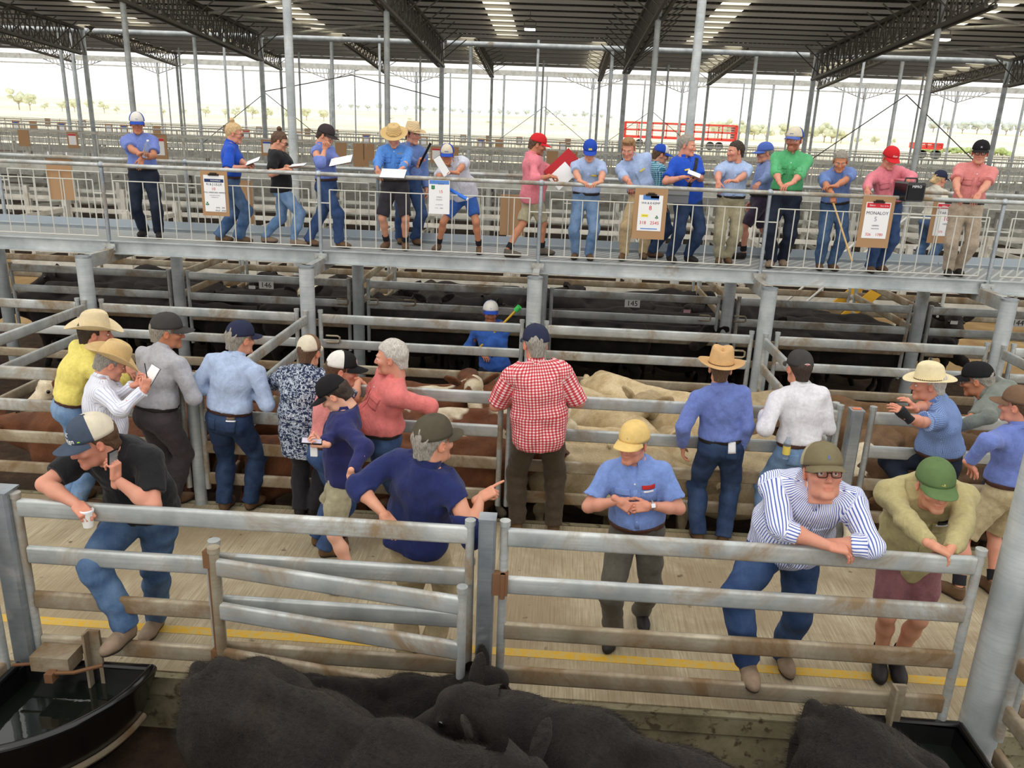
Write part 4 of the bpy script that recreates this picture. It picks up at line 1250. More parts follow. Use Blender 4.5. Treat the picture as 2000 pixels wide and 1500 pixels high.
def stile_obj(parent, x, y, z0, z1, r=.026, mat='steel_rail', cap=True):
    k = ('stile', round(z1 - z0, 2), r, mat)
    if k not in _rail_mesh:
        mb = MB(); H = z1 - z0; mb.tube((0, 0, 0), (0, 0, H - .03), r, 14); mb.tube((0, 0, H - .032), (0, 0, H), r*1.22, 14); _rail_mesh[k] = mb.mesh('stile', M[mat])
    o = bpy.data.objects.new('stile', _rail_mesh[k]); o.location = (x, y, z0); return link(o, parent)
RZ = (1.195, .885, .575, .265)     # rail centre heights
RM = ('steel_rail', 'steel_rail', 'steel_dirty', 'steel_dirty')
def panel(x0, x1, y, label, group=None, rz=RZ, rm=RM, stiles=(1, 1), zt=1.30, zb=.16, cat='fence panel', name='rail_fence', weld=True):
    t = empty(name, ((x0 + x1)/2, y, 0)); tag(t, label, cat, group); L = (x1 - x0)/2
    for z, m in zip(rz, rm): rail_obj(t, (-L + .02, 0, z), (L - .02, 0, z), m)
    for s, q in zip((-1, 1), stiles):
        if q:
            stile_obj(t, s*L, 0, zb, zt)
            if weld and y < 7:
                for z in rz:
                    mb = MB(); mb.tube((s*(L - .020), 0, z), (s*(L - .030), 0, z), .050, 10); w = cached(('weld', s), lambda: None)
    return t
def panel_y(x, y0, y1, label, group=None, rz=RZ, rm=RM, zt=1.30, zb=.16, stiles=(1, 1)):
    t = empty('divider_fence', (x, (y0 + y1)/2, 0), PI/2); tag(t, label, 'fence panel', group); L = (y1 - y0)/2
    for z, m in zip(rz, rm): rail_obj(t, (-L + .02, 0, z), (L - .02, 0, z), m)
    for s, q in zip((-1, 1), stiles):
        if q: stile_obj(t, s*L, 0, zb, zt)
    return t
def number_plate(txt, p, rz=0, s=.10, label='', col_bg='white_plate'):
    t = empty('number_plate', p, rz); tag(t, label, 'sign')
    mb = MB(); mb.box((0, 0, 0), (s*1.9, .006, s*.95)); mb.build('plate', M['white_plate'], t, False)
    me = text_mesh(txt, s*.95, M['black_ink']); o = bpy.data.objects.new('lettering', me); link(o, t)
    o.rotation_euler = (PI/2, 0, 0); o.location = (0, -.005, 0); return t
M['white_plate'] = plain('white_plate', srgb(226, 226, 220), .5); M['black_ink'] = plain('black_ink', srgb(24, 24, 26), .6)
M['paper'] = plain('white_paper', srgb(238, 238, 238), .7); M['red_ink'] = plain('red_ink', srgb(206, 60, 60), .6)

# ---- front fence of the alley (y 4.15)
YN = 4.15
ps = post_square(-3.17, YN, 1.33, .13, 'thick square galvanised post beside the black water trough with the float box')
t = empty('rail_fence', (-1.73, YN, 0)); tag(t, 'wide galvanised panel under the man on the phone, with a gap for the short gate', 'fence panel')
rail_obj(t, (-1.35, 0, RZ[0] + .02), (1.32, 0, RZ[0] + .02), 'steel_rail')
for z, m in zip(RZ[1:], RM[1:]): rail_obj(t, (-1.33, 0, z + .02), (-.22, 0, z + .02), m)
stile_obj(t, -1.36, 0, .16, 1.31); stile_obj(t, 1.33, 0, .9, 1.31); stile_obj(t, -.22, 0, .22, .98)
# two leaves of the short gate: one shut, one ajar toward the pen
g = empty('short_gate', (-1.93, YN + .03, 0)); tag(g, 'low three-rail gate shut under the top rail behind the leaf standing ajar', 'gate')
for z, m in zip((.92, .63, .30), ('steel_rail', 'steel_rail', 'steel_dirty')): rail_obj(g, (.02, 0, z), (1.52, 0, z), m)
stile_obj(g, 0, 0, .18, 1.06, .03); stile_obj(g, 1.53, 0, .18, 1.04)
g = empty('short_gate', (-1.90, YN - .05, 0), math.radians(-9)); tag(g, 'low three-rail gate leaf ajar with its free end swung into the black cattle pen', 'gate')
for z, m in zip((.93, .635, .315), ('steel_rail', 'steel_rail', 'steel_dirty')): rail_obj(g, (.02, 0, z), (1.50, 0, z), m)
stile_obj(g, 0, 0, .18, 1.06, .03, 'steel_dirty'); stile_obj(g, 1.51, 0, .18, 1.05)
mb = MB(); mb.box((-.035, 0, .98), (.05, .05, .11)); mb.box((-.035, 0, .30), (.05, .05, .11)); mb.tube((-.035, 0, .36), (-.035, 0, .95), .011, 8); mb.build('hinge', M['weld'], g)
post_square(-.30, YN, 1.34, .098, 'square galvanised post between the short gates and the long panel')
mb = MB(); mb.box((-.215, YN - .03, .93), (.09, .05, .14)); mb.tube((-.20, YN - .05, .84), (-.20, YN - .05, 1.0), .016, 8); tag(mb.build('gate_latch', M['weld']), 'rust brown latch block bolted to the square post by the short gates', 'latch')
panel(-.20, 2.46, YN, 'long galvanised panel that the striped-shirt man and the khaki-shirt man lean on', rz=tuple(z + .02 for z in RZ), zt=1.32)
mb = MB(); mb.tube((0, 0, PEN_Z), (0, 0, 9), .112, 28); o = mb.build('column_front', M['steel_light'], loc=(2.70, YN + .02, 0)); struct(o)
panel(2.86, 5.5, YN, 'galvanised panel running on past the big round column at the edge', rz=tuple(z + .02 for z in RZ))
# dividers of the front pens
panel_y(2.73, 1.3, YN - .13, 'divider rails running back from the big round column between front pens', rz=(1.0, .68, .36, .06), rm=('steel_dirty',)*4)
panel_y(-3.23, 1.3, YN - .13, 'divider rails running back from the thick square post between front pens', rz=(.9, .52, .18, -.1), rm=('steel_dirty',)*4)
for px in (184, 1752):
    p = atY(px, 1265 if px < 1000 else 1370, YN - .04)
    mb = MB(); mb.prism((p.x, p.y, -.36), (p.x, p.y, .42), [(-.04, -.02), (.04, -.02), (.04, .0), (-.025, .0), (-.025, .05), (-.04, .05)], up=(0, -1, 0)); tag(mb.build('angle_bracket', M['steel_dirty']), 'grimy upright angle iron holding the ' + ('trough with the float box' if px < 1000 else 'trough under the big round column'), 'bracket')

# ---- corner water troughs
M['black_plastic'] = plain('black_plastic', srgb(16, 16, 17), .18, 0, .6)
def mk_water():
    n = NT('trough_water', .04, 0, .6); n.b.inputs['Base Color'].default_value = srgb(22, 26, 22); P = n.coord('Object'); n.bump(n.noise(P, 8, 3), .12, .01); return n.m
M['water'] = mk_water()
def trough(x, y, mirror, label, r=.86):
    """quarter-round trough filling a pen corner, open side to the cattle"""
    t = empty('water_trough', (x, y, 0)); tag(t, label, 'trough'); s = mirror; n = 18
    def arc(rad, z, inset=0.0):
        pts = [(s*inset, -inset, z)] if False else []
        return [(s*(math.cos(PI/2*k/n)*rad), -math.sin(PI/2*k/n)*rad, z) for k in range(n + 1)]
    top, bot = arc(r, .155), arc(r*.80, -.30); it, ib = arc(r - .055, .165), arc(r*.74, -.20)
    mb = MB(); C0 = [(0, 0, .155), (0, 0, -.30), (s*.05, -.05, .165), (s*.05, -.05, -.2)]
    def strip(A, B, flip):
        mb.add(A + B, [((i, i + 1, n + 2 + i, n + 1 + i) if not flip else (i + 1, i, n + 1 + i, n + 2 + i)) for i in range(n)])
    strip(top, bot, s > 0); strip(it, ib, s < 0)
    for a, b in ((0, 0), (n, n)):
        mb.add([top[a], bot[a], C0[1], C0[0]], [(0, 1, 2, 3)]); mb.add([it[a], ib[a], C0[3], C0[2]], [(0, 1, 2, 3)])
    mb.add(ib + [C0[3]], [tuple(range(n + 2))])
    mb.build('basin', M['black_plastic'], t)
    mb = MB(); mb.path([(p[0]*.97, p[1]*.97, .165) for p in top], .030, 10); mb.path([(0, 0, .16), (s*r*.97, 0, .165)], .022, 8); mb.path([(0, 0, .16), (0, -r*.97, .165)], .022, 8)
    mb.build('rim', M['black_plastic'], t)
    wv = [(p[0]*.985, p[1]*.985, .04) for p in arc(r - .08, .04)] + [(s*.04, -.04, .04)]
    mb = MB(); mb.add(wv, [tuple(range(n + 2))] if s < 0 else [tuple(range(n + 1, -1, -1))]); mb.build('water', M['water'], t, False)
    mb = MB(); mb.path([(p[0]*.86, p[1]*.86, -.20) for p in arc(r, 0)], .022, 8); mb.build('hoop', M['steel_dirty'], t)
    return t
trough(-3.20, YN - .02, 1, 'black plastic corner trough of water with a rusty float box')
trough(2.56, YN - .02, -1, 'black plastic corner trough of water under the big round column', .80)
fb = empty('float_box', (-2.92, YN - .10, .22)); tag(fb, 'rusty steel float valve box over the rim of the black trough', 'valve box')
mb = MB(); mb.box((0, 0, .035), (.24, .15, .10)); mb.build('cover', M['steel_dirty'], fb, False)
mb = MB(); mb.box((.02, -.10, -.02), (.05, .06, .06)); mb.path([(.02, -.10, .0), (.15, -.08, .0), (.30, -.02, .02)], .012, 6); mb.path([(-.12, -.02, .0), (-.26, -.04, -.01)], .010, 6); mb.build('valve_pipe', M['weld'], fb)

# ---- back fence of the alley (y 6.7)
YM = 6.70
panel(-5.9, -3.28, YM, 'galvanised back-fence panel behind the yellow-shirt man and the black-shirt man')
post_round(-3.18, YM, 1.27, .055, 'round post of the back fence beside the grey-shirt man')
panel(-3.10, -.40, YM, 'galvanised back-fence panel the light-blue-shirt and dark-print-shirt men lean on')
panel(-.32, 2.52, YM, 'galvanised back-fence panel in front of the cream cattle')
post_square(2.66, YM, 1.27, .11, 'square post with an orange top mark in the back fence')
panel(2.80, 5.6, YM, 'galvanised back-fence panel the man in the cream hat with braided band rests on')
mb = MB(); mb.box((2.66, YM, 1.273), (.07, .05, .004)); tag(mb.build('paint_mark', plain('faded_orange', srgb(206, 120, 84), .8), smooth=False), 'faded orange mark on top of the square back-fence post', 'paint mark')
# ---- middle row of posts under the walkway edge (y 9.35)
YC = 9.35; CX = [-8.34, -5.63, -2.92, -.21, 2.50, 5.20, 7.9]
who = ['post beyond the yellow-shirt man at the frame edge', 'post above the cream hat of the yellow-shirt man', 'post above the tan cap of the dark-print-shirt man', 'post behind the navy cap of the red-checked man', 'post behind the white-shirt man in the dark cap', 'post near the black cap of the grey-green-shirt man', 'post past the edge of the walkway sign boards']
for x, w in zip(CX, who): post_round(x, YC, 1.82, .088, 'tall round galvanised walkway ' + w)
bay = ['bay over the shoulder of the yellow-shirt man', 'bay behind the grey cap and the navy cap', 'bay in front of the blue-shirted drover', 'bay between the red-checked man and the tan fedora', 'bay behind the white-shirt man and the cream hat', 'bay by the last round walkway post']
for i in range(6):
    if i == 2:
        panel(CX[i] + .15, CX[i+1] - .13, YC, 'grey rail fence in the lane, ' + bay[i])
    else: panel(CX[i] + .16, CX[i+1] - .14, YC, 'grey rail fence in the lane, ' + bay[i])
dv = ['divider rails left of the cream-hatted yellow-shirt man', 'divider rails carrying the plate 166 beside the light-blue-shirt man', 'divider rails beyond the red-checked man between red and cream cattle', 'divider rails beside the white-shirt man between cream and brown cattle', 'divider rails at the edge behind the grey-green-shirt man']
for x, l in zip(CX[1:6], dv):
    panel_y(x, YM + .06, YC - .10, l)
p = atY(514, 690, 8.9); q = atX(514, 690, -2.92 - .03); number_plate('166', (-2.955, q.y, q.z), -PI/2, .09, 'white plate numbered 166 on the divider rail by the light-blue-shirt man')
# ---- rear black-cattle pens (y 11.65) and their dividers
YD = 11.65; DX = [-8.31, -5.59, -2.87, -.16, 2.55, 5.27, 8.0]
dw = ['at the edge by the plate on the far left divider', 'right under the walkway below the woman in black', 'under the walkway below the straw-hat man', 'between the two pens below the pink-shirt man with the red folder', 'under the walkway below the two light-blue-shirt men', 'under the walkway below the man holding the speaker', 'past the last walkway board']
for x, w in zip(DX, dw): post_round(x, YD, 1.62, .085, 'round post ' + w)
db = ['bay behind the cream cowboy hat', 'bay carrying the plate one-four-six', 'bay behind the blue-shirted drover', 'bay carrying the plate one-four-five', 'bay below the green-shirt man', 'bay beside the black heifer looking out']
for i in range(6):
    panel(DX[i] + .15, DX[i+1] - .14, YD, 'four-rail gate of the black cattle pens, ' + db[i], cat='gate', name='pen_gate', zt=1.27)
for x, l in zip(DX[1:6], ('black pen divider by the left edge of the plate 146 gate', 'black pen divider to the left of the drover', 'black pen divider behind the red-checked man', 'black pen divider to the right of the plate 145 gate', 'black pen divider beside the black heifer looking out')):
    panel_y(x, YD + .1, 14.2, l, rm=('steel_dirty',)*4)
number_plate('146', atY(520, 557, YD - .03), 0, .115, 'white plate numbered 146 on a gate behind the light-blue-shirt man')
number_plate('145', atY(1235, 593, YD - .03), 0, .115, 'white plate numbered 145 on a gate above the tan felt hat')
number_plate('144', atY(1988, 631, YD - .03), 0, .115, 'white plate numbered 144 beside the black heifer looking out')
q = atX(136, 487, DX[1] - .03); number_plate('146', (DX[1] - .035, 13.0, 1.22), -PI/2, .115, 'small white plate seen edge on at the end of a pen divider')
for px, py, l, c in ((1342, 606, 'small pink tag clipped under the rail beside the plate 145', srgb(206, 160, 170)), (1864, 628, 'small white tag clipped under a pen gate rail near the black heifer', srgb(230, 230, 228)), (492, 559, 'small white tag clipped beside the plate 146', srgb(230, 230, 228))):
    p = atY(px, py, YD - .03); t = empty('clip_tag', p); tag(t, l, 'tag')
    mb = MB(); mb.box((0, 0, -.015), (.10, .006, .05)); mb.build('card', plain('tag_' + str(px), c), t, False)
    mb = MB(); mb.box((0, -.004, .03), (.05, .02, .035)); mb.build('clip', M['dark_iron'], t, False)
# gate latch loops
for px, py, y in ((668, 590, YD), (727, 590, YD), (800, 592, YD), (1376, 622, YD), (1445, 624, YD), (650, 663, YC), (1440, 692, YC)):
    p = atY(px, py, y - .04); mb = MB()
    mb.path([(-.08, 0, .045), (.06, 0, .045), (.085, 0, .03), (.085, 0, -.02), (.06, 0, -.035), (-.08, 0, -.035)], .012, 8); o = mb.build('latch_loop', M['steel_dirty'], loc=p)
    tag(o, 'bent steel latch loop hung on a pen gate stile', 'latch', 'latch loops on the pen gates')
# far side of the black pens
EX = [-11.0 + 2.72*k for k in range(9)]
for i, x in enumerate(EX):
    panel(x, x + 2.6, 14.3, 'rusty brown back rails of the black cattle pens under the walkway', 'back rails of the black pens', rm=('steel_dirty',)*4)
# ---------------------------------------------------------------- selling walkway (deck z 1.80, y 10.44-12.0)
YW, YB, DZ = 10.02, 11.40, 1.88
WX = [-5.645 + 2.7225*(k - 2) for k in range(9)]     # railing posts
walk = empty('walkway', (0, 0, 0)); tag(walk, 'raised galvanised steel walkway the selling agents stand on', 'walkway')
M['deck'] = plain('deck_grating', srgb(158, 160, 158), .6, .4)
def mk_deck():
    n = NT('chequer_deck', .55, .35); P = n.coord('Object'); s = n.sep(n.map(P, (1, 1, 1), (0, 0, 0), (0, 0, .6)))
    t = n.math('GREATER_THAN', n.math('FRACT', n.math('MULTIPLY', s[0], 9)), .72)
    return n.col(n.mix(t, srgb(150, 152, 150), srgb(186, 188, 186)))
M['deck'] = mk_deck()
mb = MB(); mb.box((0, (YW + YB)/2, DZ - .03), (40, YB - YW - .03, .05)); mb.build('deck', M['deck'], walk, False)
for yy in (YW, YB):
    for k in range(8):
        a = WX[k] + .02; b = WX[k+1] - .0
        mb = MB(); mb.prism((a, yy, DZ - .045), (b, yy, DZ - .045), [(-.01, -.085), (.05, -.085), (.05, -.072), (.008, -.072), (.008, .072), (.05, .072), (.05, .085), (-.01, .085)], up=(0, 0, 1)); mb.build('edge_beam', M['steel_light'], walk, False)
mb = MB(); mb.box((0, YB - .02, DZ + .06), (40, .012, .15)); mb.build('toe_board', plain('toe_board', srgb(168, 178, 186), .5, .4), walk, False)
for x in CX:
    mb = MB(); mb.prism((x, YC + .05, 1.74), (x, YB, 1.74), [(-.04, -.08), (.04, -.08), (.04, .08), (-.04, .08)]); mb.build('bearer', M['steel_rail'], walk, False)
def railing(yy, lab, xs=WX, side=-1):
    t = empty('handrail', (0, yy, DZ)); tag(t, lab, 'railing')
    for x in xs:
        mb = MB(); mb.tube((x, 0, -.09), (x, 0, .965), .024, 12); mb.build('stanchion', M['steel'], t)
        mb = MB(); mb.sphere((x, 0, .965), .042, 12); mb.build('ball_joint', M['steel'], t)
        mb = MB(); mb.box((x, side*.02, -.04), (.16, .02, .085)); 
        for s in (-1, 1): mb.tube((x + s*.055, side*.03, -.04), (x + s*.055, side*.045, -.04), .018, 6)
        mb.build('base_clamp', M['steel_rail'], t, False)
    for a, b in zip(xs[:-1], xs[1:]):
        mb = MB(); mb.tube((a + .03, 0, .965), (b - .03, 0, .965), .025, 12); mb.build('top_rail', M['steel_rail'], t)
        mb = MB(); z0, z1 = .09, .78; x0, x1 = a + .13, b - .13; n = 13
        mb.tube((x0, 0, z1), (x1, 0, z1), .0075, 6); mb.tube((x0, 0, z0), (x1, 0, z0), .0075, 6)
        for i in range(n + 1):
            x = x0 + (x1 - x0)*i/n; mb.tube((x, 0, z0), (x, 0, z1), .0068 if 0 < i < n else .009, 6)
        for q in (x0, x1): mb.tube((q, 0, .62), (q + (-.13 if q == x0 else .13), 0, .62), .008, 5)
        mb.build('baluster_panel', M['white_mesh'], t)
    return t
railing(YW - .03, 'front walkway railing with ball joints and pale balusters that the agents lean on')
railing(YB, 'rear walkway railing behind the standing agents', [x + .42 for x in WX], 1)
# ---------------------------------------------------------------- rows of empty pens beyond the walkway
M['ply'] = plain('brown_ply', srgb(172, 136, 100), .75); M['ply_dark'] = plain('dark_ply', srgb(120, 88, 60), .75)
def far_panel(x, y, L, label, grp, rz=(1.2, .9, .6, .3), mat='steel_far', dir_y=False, zo=0.0):
    k = ('farp', L, rz, mat)
    if k not in _rail_mesh:
        mb = MB()
        for z in rz: mb.prism((-L/2, 0, z), (L/2, 0, z), [(-.022, -.05), (.022, -.05), (.022, .05), (-.022, .05)])
        for s in (-1, 1): mb.tube((s*(L/2 - .02), 0, .12), (s*(L/2 - .02), 0, 1.30), .026, 8)
        mb.prism((L/2 + .05, 0, PEN_Z), (L/2 + .05, 0, 1.5), [(-.055, -.055), (.055, -.055), (.055, .055), (-.055, .055)], up=(0, 1, 0))
        _rail_mesh[k] = mb.mesh('fence_panel', M[mat], False)
    o = bpy.data.objects.new('rail_fence', _rail_mesh[k]); o.location = (x, y, zo); o.rotation_euler = (0, 0, PI/2 if dir_y else 0)
    link(o); return tag(o, label, 'fence panel', grp)
n_far = 0
for j, y in enumerate((16.9, 19.3, 21.9, 24.2, 26.9, 29.2, 31.9, 34.2, 36.9, 39.5, 42, 44.5, 47, 50, 53, 57, 62)):
    L = 2.62 if y < 23 else 5.34
    st = L + .1; half = .64*y + 2; k0 = int(-half/st) - 1; k1 = int(half/st) + 1
    for k in range(k0, k1 + 1):
        x = k*st + .4
        if abs(x - .0) > half: continue
        if y < 18 and -.5 < x < 5: pass
        far_panel(x, y, L, 'weathered pale rail fence panel in the rows of empty pens beyond the walkway', 'rail panels of the empty far pens'); n_far += 1
    if j % 2 == 0 and y < 44:
        for k in range(k0, k1 + 1):
            x = k*st + .4 - L/2 - .05
            if abs(x) > half: continue
            far_panel(x, y + 1.2, 2.1 if y < 36 else 4.6, 'weathered rail divider running back between two empty far pens', 'dividers of the empty far pens', dir_y=True); n_far += 1
# far walkways with railings, one railing bay per object
def far_rail(x, y, L, z, lab, grp):
    k = ('farr', L)
    if k not in _rail_mesh:
        mb = MB(); mb.tube((-L/2, 0, .97), (L/2, 0, .97), .026, 8); n = int(L/.21)
        for zz in (.09, .78): mb.tube((-L/2 + .1, 0, zz), (L/2 - .1, 0, zz), .009, 5)
        for i in range(n + 1): mb.tube((-L/2 + .1 + (L - .2)*i/n, 0, .09), (-L/2 + .1 + (L - .2)*i/n, 0, .78), .009, 4, caps=False)
        mb.tube((-L/2, 0, -.1), (-L/2, 0, .98), .026, 8); mb.sphere((-L/2, 0, .98), .042, 8)
        mb.box((0, 0, -.06), (L, .05, .2))
        _rail_mesh[k] = mb.mesh('handrail', M['steel_far'])
    o = bpy.data.objects.new('handrail', _rail_mesh[k]); o.location = (x, y, z); link(o); return tag(o, lab, 'railing', grp)
FW = (25.2, 36.5, 47.6, 59.0, 70.5)
for j, y in enumerate(FW):
    L = (2.72, 2.72, 5.44, 5.44, 8.16)[j]; half = .64*y + 2; k1 = int(half/L) + 1
    mb = MB(); mb.box((0, y + .7, DZ - .04), (2*half + 8, 1.4, .05)); o = mb.build('walkway', M['deck'], smooth=False); tag(o, 'long empty walkway deck, ' + ('nearest row past the agents', 'second row past the agents', 'middle row of the far pens', 'second last row before the paddock', 'last row before the paddock')[j], 'walkway')
    for k in range(-k1, k1 + 1):
        for s in (0, 1):
            far_rail(k*L + .7 + s*.3, y + s*1.4, L, DZ, 'thin railing bay of an empty walkway in the far rows', 'railing bays of the far walkways')
        mb = MB()
        if j < 3:
            k2 = ('fpost', 0)
            if k2 not in _rail_mesh: mb.tube((0, 0, PEN_Z), (0, 0, DZ - .08), .085, 10); _rail_mesh[k2] = mb.mesh('fence_post', M['steel_far'])
            o = bpy.data.objects.new('fence_post', _rail_mesh[k2]); o.location = (k*L + .6, y + .1, 0); link(o); tag(o, 'pale round post carrying an empty far walkway', 'post', 'posts of the far walkways')
# sale boards hung along the far railings
mbb = MB(); mbb.box((0, 0, -.30), (.44, .02, .62)); board_me = mbb.mesh('board', M['ply'], False)
mbb = MB(); mbb.box((0, -.013, -.27), (.30, .004, .42)); sheet_me = mbb.mesh('sheet', M['paper'], False)
mbb = MB(); mbb.box((0, -.016, -.10), (.30, .003, .07)); head_me = {}
for nm, c in (('red', srgb(200, 60, 66)), ('blue', srgb(60, 84, 170)), ('white', srgb(230, 230, 232))): head_me[nm] = mbb.mesh('sheet_header', plain('header_' + nm, c), False)
def far_board(px, py, y, kind='red', sc=1.0, bare=False, i=[0]):
    p = atY(px, py, y); p.z = DZ + .985; t = empty('sale_board', p); t.scale = (sc, sc, sc)
    tag(t, 'small brown board hung on a far railing' + (' with no sheet' if bare else ' with a white sheet clipped on, ' + kind + ' header'), 'sign board', 'boards on the far railings, ' + ('bare' if bare else kind))
    link(bpy.data.objects.new('board', board_me), t)
    if not bare:
        link(bpy.data.objects.new('sheet', sheet_me), t); link(bpy.data.objects.new('sheet_header', head_me[kind]), t)
y1, y2, y3 = FW[0] - .035, FW[2] - .035, FW[4] - .035
for px, py, y, k, b in ((138, 240, y1, 'red', 0), (42, 237, y1, 'red', 1), (306, 236, y1+1.4, 'blue', 1), (520, 262, y1, 'blue', 0), (545, 256, y1, 'red', 1), (665, 254, y1, 'red', 1), (700, 252, y1, 'red', 1), (720, 282, y1, 'red', 1), (852, 268, y1, 'red', 0), (885, 272, y1, 'red', 1), (1080, 278, y1, 'red', 1), (1118, 282, y1, 'red', 0), (1262, 275, y1, 'blue', 0), (1240, 278, y1, 'red', 1),
                        (28, 222, y2, 'blue', 0), (62, 222, y2, 'red', 1), (118, 224, y2, 'blue', 0), (210, 226, y2, 'white', 0), (240, 228, y2, 'blue', 0), (305, 232, y2, 'blue', 1), (480, 246, y2, 'red', 0), (583, 244, y2, 'white', 0), (715, 252, y2, 'blue', 0), (940, 262, y2, 'blue', 0), (975, 266, y2, 'red', 1), (1100, 272, y2, 'white', 0), (828, 254, y2, 'white', 0), (1225, 270, y2, 'red', 0),
                        (90, 214, y3, 'red', 1), (160, 218, y3, 'white', 0), (440, 234, y3, 'red', 1), (505, 236, y3, 'white', 0), (600, 240, y3, 'red', 1), (655, 244, y3, 'red', 0), (770, 248, y3, 'red', 1), (905, 253, y3, 'white', 0), (955, 256, y3, 'red', 1), (1015, 258, y3, 'white', 0), (1110, 262, y3, 'red', 1)):
    far_board(px, py, y, k, {y1: .78}.get(y, 1.0 if y == y2 else 1.1), bool(b))
# ---------------------------------------------------------------- paddock: trees, red stock crate
def mk_leaf(name, a, b):
    n = NT(name, .9, 0, .1); P = n.coord('Object'); return n.col(n.ramp(n.noise(P, 1.1, 5, .7), [(.35, a), (.65, b)]))
M['gum'] = mk_leaf('haze_tinted_gum', srgb(186, 192, 162), srgb(226, 228, 204)); M['hazed_far'] = mk_leaf('haze_tinted_blue_grey', srgb(190, 202, 202), srgb(222, 228, 226)); M['hedge_green'] = mk_leaf('green_foliage', srgb(150, 172, 110), srgb(206, 218, 164))  # distance haze is painted into the pale leaf colours
M['bark'] = plain('pale_bark', srgb(176, 164, 150), .9)
tree_me = {}
def tree_mesh(kind, mat):
    k = (kind, mat)
    if k not in tree_me:
        r = np.random.RandomState(kind*7 + 3); f = Field((-3.2, -3.2, .3), (3.2, 3.2, 5.2), .20)
        nb = 9
        for i in range(nb):
            a = r.rand()*6.28; d = 1.9*r.rand()**.5 if kind < 3 else 2.3*r.rand()**.5
            z = 2.2 + 2.0*r.rand() if kind < 3 else 1.1 + 1.2*r.rand()
            f.prim(('e', v3(d*math.cos(a), d*math.sin(a), z), I3, v3(.9, .9, .62)*(.7 + .6*r.rand())), k=.12)
        f.noise(.16, 3.4, kind, octs=5); f.noise(.10, 9, kind + 5, octs=4)
        V, F = f.mesh(); tree_me[k] = np_mesh('crown', V, F, M[mat])
        mb = MB(); mb.tube((0, 0, -.4), (0, 0, 2.4), .16, 8, r2=.10)
        for i in range(3): mb.tube((0, 0, 1.2), (1.1*math.cos(i*2.1), 1.1*math.sin(i*2.1), 2.7), .09, 6, r2=.05)
        tree_me[k, 't'] = mb.mesh('trunk', M['bark'])
    return tree_me[k], tree_me[k, 't']
def tree(px, py_base, y, hpx, kind, mat, lab, grp, wide=1.0):
    x = atY(px, py_base, y).x; sc = hpx/F_PX*y*.66/4.6; t = empty('tree', (x, y, ground_z(y) - .1), rng.random()*6); t.scale = (sc*wide, sc*wide, sc)
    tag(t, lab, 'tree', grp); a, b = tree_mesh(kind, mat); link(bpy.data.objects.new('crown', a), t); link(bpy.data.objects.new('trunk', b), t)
r = random.Random(4)
L1 = 'haze-tinted grey-green gum tree standing in the dry paddock beyond the yards'; G1 = 'gum trees in the paddock'
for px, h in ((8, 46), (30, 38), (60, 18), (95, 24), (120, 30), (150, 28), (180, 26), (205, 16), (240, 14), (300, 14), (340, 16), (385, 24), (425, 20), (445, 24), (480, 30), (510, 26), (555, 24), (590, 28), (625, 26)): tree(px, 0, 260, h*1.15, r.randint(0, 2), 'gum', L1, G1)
L2 = 'small haze-tinted blue-grey tree on the low ridge'; G2 = 'trees along the ridge'
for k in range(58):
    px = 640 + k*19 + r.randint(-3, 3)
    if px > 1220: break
    tree(px, 0, 470, 12 + r.randint(0, 9), r.randint(0, 2), 'hazed_far', L2, G2, 1.1)
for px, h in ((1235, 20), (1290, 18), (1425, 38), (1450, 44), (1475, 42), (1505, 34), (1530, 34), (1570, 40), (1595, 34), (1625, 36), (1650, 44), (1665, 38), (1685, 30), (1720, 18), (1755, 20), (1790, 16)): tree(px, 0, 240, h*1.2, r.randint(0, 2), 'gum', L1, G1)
for k, px in enumerate(range(1860, 2040, 19)): tree(px, 0, 200, 28 + r.randint(0, 10), 3 + k % 2, 'hedge_green', 'bushy green tree in the hedge line past the last shed column', 'hedge line trees', 1.2)
for k, px in enumerate(range(1870, 2060, 30)): tree(px, 0, 420, 34 + r.randint(0, 8), r.randint(0, 2), 'hazed_far', L2, G2, 1.2)
for px in (1090, 1110, 1135, 960, 990, 760, 800): tree(px, 0, 300, 9, 3, 'gum', 'low haze-tinted bush in the middle of the dry paddock', 'bushes in the paddock', 1.6)
M['truck_red'] = plain('crate_red', srgb(222, 70, 62), .5); M['tyre'] = plain('tyre_black', srgb(36, 36, 38), .9); M['truck_pale'] = plain('crate_pale', srgb(238, 225, 220), .6)
def crate(px0, px1, py_top, py_bot, y, label):
    a = atY(px0, py_bot, y); b = atY(px1, py_bot, y); h = atY(px0, py_top, y).z - a.z; L = b.x - a.x; d = 2.5
    t = empty('stock_crate', ((a.x + b.x)/2, y, a.z)); tag(t, label, 'stock crate')
    mb = MB()
    for yy in (-d/2, d/2):
        for z in (0, h*.5, h): mb.box((0, yy, z), (L, .10, .16 if z else .3))
        n = max(3, int(L/1.6))
        for i in range(n + 1): mb.box((-L/2 + L*i/n, yy, h/2), (.10, .10, h))
    mb.build('frame', M['truck_red'], t, False)
    mb = MB()
    for s in (-1, 1): mb.box((s*L/2, 0, h/2), (.35, d, h + .1))
    mb.build('end_wall', M['truck_red'], t, False)
    mb = MB()
    for i in range(6): mb.box((0, 0, h*(.12 + .16*i)), (L - .4, d*.9, .05))
    mb.build('deck_slats', M['truck_pale'], t, False)
    for x in (-L*.36, -L*.28, L*.28, L*.36):
        mb = MB(); mb.tube((x, -d/2, -.75), (x, -d/2 + .35, -.75), .5, 16); mb.build('wheel', M['tyre'], t)
    return t
crate(1218, 1433, 238, 266, 105, 'long red open-sided stock crate parked beyond the yards')
crate(1786, 1830, 279, 288, 105, 'short low red crate parked near the far right fence')
